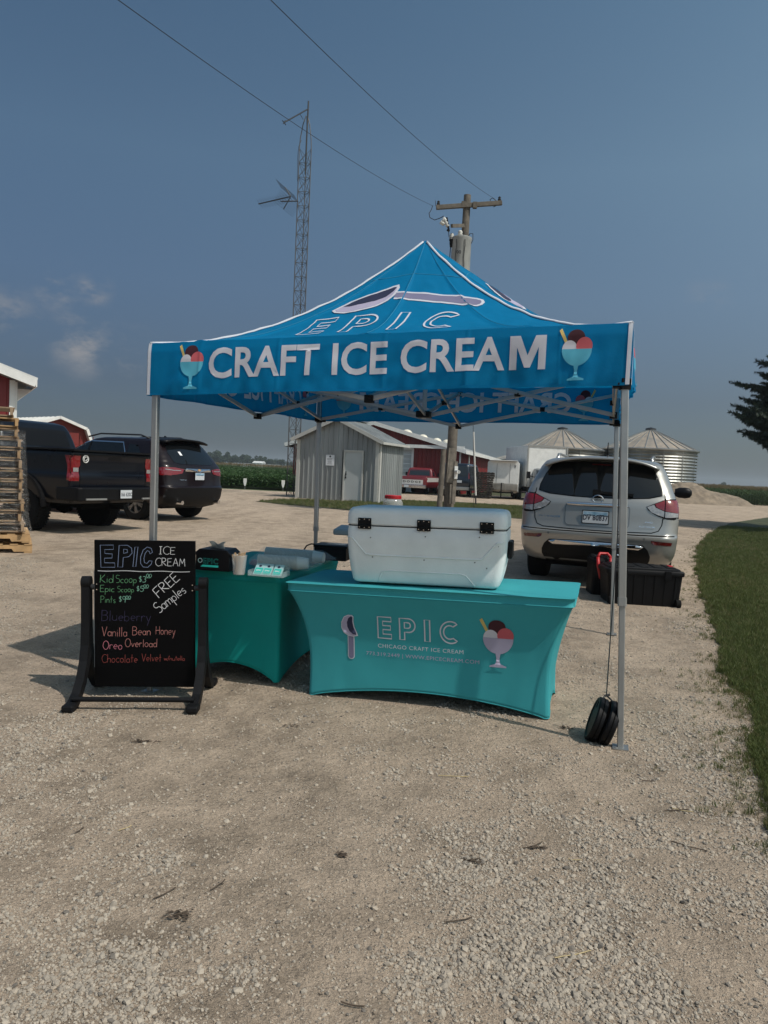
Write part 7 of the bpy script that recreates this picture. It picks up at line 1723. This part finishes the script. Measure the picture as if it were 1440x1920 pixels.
# ================================================================== chalk sign
def glyphs():
    A = lambda cx, cy, rx, ry, a0, a1, n=12: [(cx + rx * math.cos(R(a0 + (a1 - a0) * i / n)), cy + ry * math.sin(R(a0 + (a1 - a0) * i / n))) for i in range(n + 1)]
    g = {}
    g['A'] = (.62, [[(0, 0), (.31, 1), (.62, 0)], [(.12, .38), (.5, .38)]]); g['B'] = (.55, [[(0, 0), (0, 1)], [(0, 1)] + A(.22, .77, .26, .23, 80, -80) + [(0, .54)] + A(.24, .27, .30, .27, 85, -90) + [(0, 0)]])
    g['C'] = (.60, [A(.38, .5, .38, .52, 48, 312, 18)]); g['E'] = (.52, [[(.5, 1), (0, .97), (.02, 0), (.52, .02)], [(0, .52), (.42, .54)]]); g['F'] = (.5, [[(0, 0), (0, 1), (.52, 1.02)], [(0, .52), (.4, .54)]])
    g['H'] = (.55, [[(0, 0), (0, 1)], [(.52, 0), (.52, 1)], [(-.06, .5), (.6, .53)]]); g['I'] = (.3, [[(.15, 0), (.15, 1)], [(0, 1), (.3, 1)], [(0, 0), (.3, 0)]]); g['K'] = (.55, [[(0, 0), (.02, 1)], [(.48, 1.02), (.02, .45), (.55, 0)]])
    g['M'] = (.70, [[(0, 0), (.08, 1), (.35, .35), (.60, 1), (.70, 0)]]); g['O'] = (.66, [A(.33, .5, .33, .5, 95, 460, 24)]); g['P'] = (.5, [[(.02, 0), (0, 1)], [(0, 1)] + A(.2, .75, .28, .25, 80, -80) + [(.02, .50)]])
    g['R'] = (.55, [[(.02, 0), (0, 1)], [(0, 1)] + A(.2, .76, .27, .24, 80, -80) + [(.05, .50), (.55, 0)]]); g['S'] = (.5, [A(.27, .76, .25, .24, 40, 250, 12) + A(.25, .26, .26, .28, 80, -130, 12)]); g['V'] = (.56, [[(0, 1), (.27, 0), (.58, 1)]])
    g['a'] = (.42, [A(.2, .24, .2, .24, 60, 420, 16), [(.40, .48), (.40, .06), (.46, 0)]]); g['b'] = (.42, [[(0, 1), (0, 0)], A(.2, .24, .2, .24, 180, -180, 16)]); g['c'] = (.38, [A(.22, .24, .22, .24, 50, 310)])
    g['d'] = (.44, [A(.2, .24, .2, .24, 60, 420, 16), [(.41, 1), (.41, 0)]]); g['e'] = (.40, [[(.02, .25), (.40, .28)] + A(.21, .26, .2, .24, 5, 300, 14)]); g['h'] = (.40, [[(0, 1), (0, 0)], [(0, .28)] + A(.2, .3, .18, .2, 150, 0, 8) + [(.38, 0)]])
    g['i'] = (.10, [[(.04, .5), (.05, 0)], [(.04, .68), (.05, .71)]]); g['l'] = (.12, [[(.05, 1), (.06, 0)]]); g['m'] = (.62, [[(0, .5), (0, 0)], [(0, .3)] + A(.15, .32, .14, .18, 150, 0, 8) + [(.29, 0)], [(.29, .3)] + A(.44, .32, .14, .18, 150, 0, 8) + [(.58, 0)]])
    g['n'] = (.40, [[(0, .5), (0, 0)], [(0, .28)] + A(.2, .3, .18, .2, 150, 0, 8) + [(.38, 0)]]); g['o'] = (.42, [A(.21, .25, .21, .25, 90, 450, 18)]); g['p'] = (.42, [[(0, .5), (0, -.42)], A(.2, .24, .2, .24, 180, -180, 16)])
    g['r'] = (.30, [[(0, .5), (0, 0)], [(0, .25)] + A(.18, .3, .16, .2, 150, 40, 6)]); g['s'] = (.34, [A(.18, .37, .15, .13, 40, 250, 8) + A(.16, .12, .16, .14, 80, -140, 8)]); g['t'] = (.32, [[(.15, .95), (.15, 0)], [(0, .55), (.32, .57)]])
    g['u'] = (.42, [[(0, .5), (0, .2)] + A(.19, .2, .19, .2, 180, 360, 8) + [(.38, .5), (.40, 0)]]); g['v'] = (.36, [[(0, .5), (.17, 0), (.36, .5)]]); g['w'] = (.56, [[(0, .5), (.13, 0), (.27, .42), (.41, 0), (.55, .5)]]); g['y'] = (.38, [[(0, .5), (.18, .04)], [(.38, .5), (.10, -.42)]])
    g['0'] = (.48, [A(.24, .5, .24, .5, 90, 450, 18)]); g['3'] = (.5, [[(.02, .95)] + A(.2, .76, .26, .23, 90, -80, 10) + A(.2, .27, .3, .28, 80, -140, 12)]); g['5'] = (.5, [[(.48, 1), (.08, .98), (.05, .58)] + A(.2, .30, .28, .30, 100, -140, 14)])
    g['9'] = (.46, [A(.22, .70, .22, .26, 0, 360, 16), [(.44, .72), (.40, -.08)]]); g['$'] = (.42, [A(.22, .7, .18, .18, 40, 250, 10) + A(.2, .32, .19, .20, 80, -140, 10), [(.22, 1.02), (.2, 0)]]); g['/'] = (.3, [[(0, -.1), (.3, 1)]])
    return g
GL = glyphs()
def chalk(txt, h, gap=.14, w_=.004, jit=.012, slant=.04, wide=1.0, seed=0):
    r = random.Random(hash_(txt) + seed); x = 0; o = ([], [])
    for ch in txt:
        if ch == ' ': x += h * .42 * wide; continue
        wd_, st = GL[ch]; dy = r.uniform(-.03, .03) * h; sc = r.uniform(.95, 1.06)
        for ln in st:
            pts = [(x + (px * sc * wide + slant * py) * h + r.uniform(-jit, jit) * h, dy + py * sc * h + r.uniform(-jit, jit) * h) for px, py in ln]
            run = [pts[0]]; ww = w_ * r.uniform(.85, 1.15)
            for k in range(1, len(pts)):
                run.append(pts[k])
                if k < len(pts) - 1:
                    a = (Vector(pts[k]) - Vector(pts[k - 1])); b = (Vector(pts[k + 1]) - Vector(pts[k]))
                    if a.length > 1e-6 and b.length > 1e-6 and a.normalized().dot(b.normalized()) < .5: o = join2(o, ribbon(run, ww)); run = [pts[k]]
            o = join2(o, ribbon(run, ww))
        x += (wd_ * sc * wide + gap) * h
    return o, x
def hash_(s_): return sum(ord(c) * (i + 3) for i, c in enumerate(s_))
mat('chalk_white', (0.62, 0.62, 0.64), .9, 0, .15, 60); mat('chalk_green', (0.13, 0.34, 0.17), .9, 0, .2, 60); mat('chalk_mint', (0.24, 0.50, 0.38), .9, 0, .2, 60); mat('chalk_purple', (0.035, 0.028, 0.075), .9, 0, .3, 60)
mat('chalk_pink', (0.52, 0.22, 0.20), .9, 0, .2, 60); mat('chalk_rose', (0.60, 0.20, 0.26), .9, 0, .2, 60); mat('chalk_red', (0.30, 0.06, 0.05), .9, 0, .25, 60); mat('chalk_blue', (0.24, 0.30, 0.46), .9, 0, .15, 60)
mat('board_black', (0.0022, 0.0022, 0.0026), .45, 0, .15, 9, spec=.10); mat('sign_black', (0.006, 0.006, 0.007), .55, 0, .15, 15, .15, 300, spec=.2); mat('board_edge', (0.35, 0.36, 0.37), .6, 0, .1, 10)
YB = 4.84
bl, br_ = at(178, 1150, YB), at(364, 1150, YB - .0)
zt_, zb_ = at(271, 1013, YB).z, at(271, 1287, YB).z
gzs = H(-1.52, 4.85)
sg = thing('chalk_sign', 'black swinging sidewalk sign with handwritten ice cream prices and flavours in chalk', 'sign', ((bl.x + br_.x) / 2 + .022, YB, gzs)); sg.rotation_euler = (0, -R(1.8), R(2.0))
BWd = (br_ - bl).length; zt, zb = zt_ - gzs, zb_ - gzs; hb = zt - zb
bo = MB().box((0, 0, (zt + zb) / 2), (BWd, .022, hb)).build('board', 'board_black', sg, bevel=.003)
q = MB(); q.box((-BWd / 2 - .003, .006, zb + hb * .46), (.006, .012, hb * .66)); q.build('board_edge', 'board_edge', bo)
SX = BWd / 186.0; SZ = hb / 274.0
def bpx(cx, cy):                               # board coordinates of a spot on the enlarged view of the sign
    return ((100 + cx / 4.235) - 271) * SX, zt - ((980 + cy / 4.235) - 1013) * SZ
fb = lambda a, b: (a, -.0118, b)
def write(txt, cx, cy, h_, m_, w_=.0028, wide=1.0, gap=.14, rot=0.0, width=None, slant=.04, jit=.010):
    h = h_ / 4.235 * SZ; w_ *= .74; (sh_, L) = chalk(txt, h, gap, w_, jit, slant, wide)
    if width:
        k = (width / 4.235 * SX) / L; sh_ = ([(x * k, y) for x, y in sh_[0]], sh_[1])
    x, z = bpx(cx, cy); lay(shift(sh_, x, z, 1, rot), fb, 'chalk_lettering', m_, bo, (0, 0))
# bubble EPIC
def bub(pts, w_=.0026):
    P_ = [bpx(*p) for p in pts]; return ribbon(P_, w_, True)
E_ = [(378, 180), (480, 178), (480, 212), (412, 215), (415, 245), (472, 248), (470, 280), (410, 282), (412, 318), (490, 318), (492, 352), (383, 354)]
P1_ = [(525, 180), (590, 178), (622, 200), (626, 240), (600, 268), (557, 275), (552, 350), (514, 350)]; P2_ = [(560, 210), (588, 212), (590, 235), (560, 243)]
I_ = [(648, 192), (672, 190), (655, 345), (632, 347)]
C_ = [(785, 230), (775, 200), (745, 190), (712, 215), (692, 270), (692, 320), (712, 347), (748, 350), (775, 325), (782, 300), (760, 298), (742, 320), (722, 312), (718, 280), (728, 240), (745, 218), (760, 225), (766, 245)]
for nm_, sh_ in (('E', bub(E_)), ('P', join2(bub(P1_), bub(P2_, .0028))), ('I', bub(I_)), ('C', bub(C_))): lay(sh_, fb, 'chalk_lettering', 'chalk_blue', bo, (0, 0))
write('ICE', 836, 245, 58, 'chalk_white', .0038, width=135); write('CREAM', 808, 337, 62, 'chalk_white', .0038, width=240)
lay(ribbon([bpx(358 + k * 36, 381 + 2.5 * math.sin(k * .8)) for k in range(21)], .0036), fb, 'chalk_line', 'chalk_white', bo, (0, 0))
write('Kid', 376, 473, 62, 'chalk_green', width=112); write('Scoop', 498, 473, 60, 'chalk_green', width=170); write('$3', 678, 468, 48, 'chalk_mint', width=62); write('00', 736, 428, 26, 'chalk_mint', .0024, width=46)
write('Epic', 376, 546, 52, 'chalk_green', width=118); write('Scoop', 510, 546, 46, 'chalk_green', width=135); write('$5', 660, 540, 42, 'chalk_mint', width=62); write('00', 716, 510, 24, 'chalk_mint', .0024, width=42)
write('Pints', 380, 633, 52, 'chalk_green', width=122); write('$9', 522, 625, 46, 'chalk_mint', width=58); write('00', 576, 600, 24, 'chalk_mint', .0024, width=42)
for a, b, c in ((734, 768, 433), (714, 750, 515), (572, 612, 604)): lay(ribbon([bpx(a, c), bpx(b, c - 1)], .002), fb, 'chalk_line', 'chalk_mint', bo, (0, 0))
write('FREE', 838, 590, 78, 'chalk_white', .0050, rot=R(43), width=235); write('Samples', 838, 715, 82, 'chalk_white', .0046, rot=R(40), width=285, gap=.10)
write('Blueberry', 386, 775, 80, 'chalk_purple', .0030, width=395, jit=.012); write('Vanilla', 388, 898, 74, 'chalk_pink', .0030, width=205); write('Bean', 628, 886, 66, 'chalk_pink', .0030, width=150); write('Honey', 812, 880, 66, 'chalk_pink', .0030, width=158)
write('Oreo', 396, 1000, 68, 'chalk_rose', .0032, width=158); write('Overload', 570, 980, 62, 'chalk_pink', .0030, width=258); write('Chocolate', 388, 1106, 66, 'chalk_red', .0030, width=285); write('Velvet', 700, 1094, 58, 'chalk_red', .0030, width=160); write('w/nutella', 876, 1086, 36, 'chalk_red', .0024, width=165, gap=.08)
# arms with splayed feet
for s_ in (-1, 1):
    x = s_ * (BWd / 2 + .052); q = MB(); th = .052
    fr = [(.0, .745), (-.002, .60), (-.004, .46), (-.015, .34), (-.045, .235), (-.105, .13), (-.185, .055), (-.275, .012), (-.315, .0)]
    for sg_ in (1, -1):
        outer = []; inner = []
        for i, (y, z) in enumerate(fr):
            y2 = y * sg_ * (1 if sg_ > 0 else .92); wid = .030 + .012 * (z < .5) + .006 * (z < .15); outer.append((y2, z)); inner.append(wid)
        V, Fc = ribbon(outer, .060); 
        for f in Fc:
            a = [V[i] for i in f]; q.prism(a, (x - th / 2 * 1, 0, 0), (0, 1, 0), (0, 0, 1), th) if True else None
    q.prism([(-.10, .17), (-.03, .30), (0, .38), (.03, .30), (.10, .17), (.05, .20), (0, .22), (-.05, .20)], (x - .012, 0, 0), (0, 1, 0), (0, 0, 1), .024)
    bm = bmesh.new(); me_ = bpy.data.meshes.new('tmp'); me_.from_pydata(q.v, [], q.f); bm.from_mesh(me_); bmesh.ops.remove_doubles(bm, verts=bm.verts, dist=.0006)
    q.v = [tuple(v.co) for v in bm.verts]; bm.verts.index_update(); q.f = [tuple(v.index for v in f.verts) for f in bm.faces]; q.mi = [0] * len(q.f); bm.free()
    arm = q.build('arm', 'sign_black', sg)
    q = MB(); q.cyl((x - th / 2, -.0, .745), (x + th / 2, 0, .745), .040, .040, 24); q.build('arm_head', 'sign_black', arm, smooth=True, auto=40)
    q = MB(); q.cyl((x - s_ * .03, 0, .715), (x - s_ * .055, 0, .715), .018, .018, 12); q.build('pivot', 'steel_dark', arm)
    q = MB(); q.cyl((s_ * (BWd / 2 - .016), -.012, .735), (s_ * (BWd / 2 - .016), -.015, .735), .004, .004, 8); q.cyl((s_ * (BWd / 2 - .016), -.012, .70), (s_ * (BWd / 2 - .016), -.015, .70), .004, .004, 8); q.build('bolt', 'chrome', arm)
    for yy in (-.30, .28): MB().box((x, yy, .022), (.075, .085, .044)).build('foot', 'sign_black', arm, bevel=.012)
for yy in (-.262, .245): MB().cyl((-BWd / 2 - .05, yy, .062), (BWd / 2 + .05, yy, .062), .0155, .0155, 14).build('crossbar', 'sign_black', sg, smooth=True, auto=40)

# ================================================================== black totes behind the silver SUV
mat('tote_red', (0.42, 0.008, 0.012), .45, 0, .05, 10)
def tote(px0, px1, pyb, Y, dp, hgt, rz, label, wb=.90):
    a = at(px0, pyb, Y); b = at(px1, pyb, Y); W2 = (b.x - a.x) / math.cos(rz); c = (a + b) / 2; t_ = thing('storage_tote', label, 'storage tote', (c.x, c.y, H(c.x, c.y)), rz); hw_ = W2 / 2
    q = loft([(W2 * wb, dp * .86, .03, 0), (W2 * wb + .01, dp * .87, .035, .01), (W2 * .965, dp * .95, .04, hgt * .80), (W2 * .97, dp * .955, .04, hgt * .80)]); q.v = [(x, y + dp / 2, z) for x, y, z in q.v]; bdy = q.build('tub', 'black_plastic', t_, smooth=True, auto=40)
    q = MB()
    for k in range(7):
        x = -W2 * .40 + W2 * .80 * k / 6; q.bar((x * .96, dp * .068, .03), (x, dp * .024, hgt * .78), .020, .016)
    q.build('rib', 'black_plastic', bdy)
    q = loft([(W2 * 1.0, dp, .045, hgt * .80), (W2 * 1.01, dp * 1.01, .045, hgt * .815), (W2 * 1.01, dp * 1.01, .045, hgt * .90), (W2 * .985, dp * .98, .045, hgt * .925), (W2 * .93, dp * .9, .05, hgt * .93), (W2 * .92, dp * .89, .05, hgt * .965), (W2 * .88, dp * .85, .05, hgt * .985)]); q.v = [(x, y + dp / 2, z) for x, y, z in q.v]; ld = q.build('lid', 'black_plastic', t_, smooth=True, auto=35)
    q = MB()
    for k in range(5): x = -W2 * .36 + W2 * .72 * k / 4; q.box((x, dp / 2, hgt * .99), (W2 * .10, dp * .7, .014))
    q.build('lid_rib', 'black_plastic', ld, bevel=.003); return t_, W2
tg, W2 = tote(1136, 1279, 1138, 8.38, .50, .43, R(-4), 'large black lidded storage tote on the gravel behind the silver SUV')
q = MB(); q.cyl((W2 * .40, -.0, .045), (W2 * .46, -.0, .045), .045, .045, 18); q.cyl((-W2 * .46, -.0, .045), (-W2 * .40, -.0, .045), .045, .045, 18); q.build('wheel', 'tire', tg)
for x in (-W2 * .28, W2 * .28): MB().box((x, -.004, .355), (.07, .02, .09)).build('latch', 'black_satin', tg, bevel=.004)
q = MB(); q.box((W2 * .38, .24, .432), (.05, .09, .02)); q.build('red_latch', 'tote_red', tg, bevel=.004)
tg2, W3 = tote(1108, 1170, 1118, 8.95, .40, .46, R(-4), 'smaller black case with a red carrying handle beside the large tote', .94)
q = MB()
for dx_ in (0,):
    c = Vector((-W3 * .18, -.02, .36)); pts = [c + Vector((-.075, -.01, .10)), c + Vector((-.07, -.03, .0)), c + Vector((-.035, -.035, -.14)), c + Vector((0, -.035, -.17)), c + Vector((.035, -.035, -.14)), c + Vector((.07, -.03, .0)), c + Vector((.075, -.01, .10))]; q.tube(pts, .020, 8); q.tube([pts[0], pts[0] + Vector((.03, .05, .04)), pts[-1] + Vector((-.03, .05, .04)), pts[-1]], .018, 8)
q.build('red_handle', 'tote_red', tg2, smooth=True)

# ================================================================== summer haze
m = bpy.data.materials.new('haze'); m.use_nodes = True; t = m.node_tree; t.nodes.clear(); o_ = N('ShaderNodeOutputMaterial', t); pv = N('ShaderNodeVolumePrincipled', t)
pv.inputs['Color'].default_value = (.80, .88, .95, 1); pv.inputs['Density'].default_value = .00042; pv.inputs['Anisotropy'].default_value = .2; t.links.new(pv.outputs[0], o_.inputs['Volume']); M['haze'] = m
MB().box((0, 1220, 15), (3200, 2640, 34)).build('haze', 'haze')['kind'] = 'stuff'
bpy.data.objects['haze']['label'] = 'thin pale summer haze over the fields'
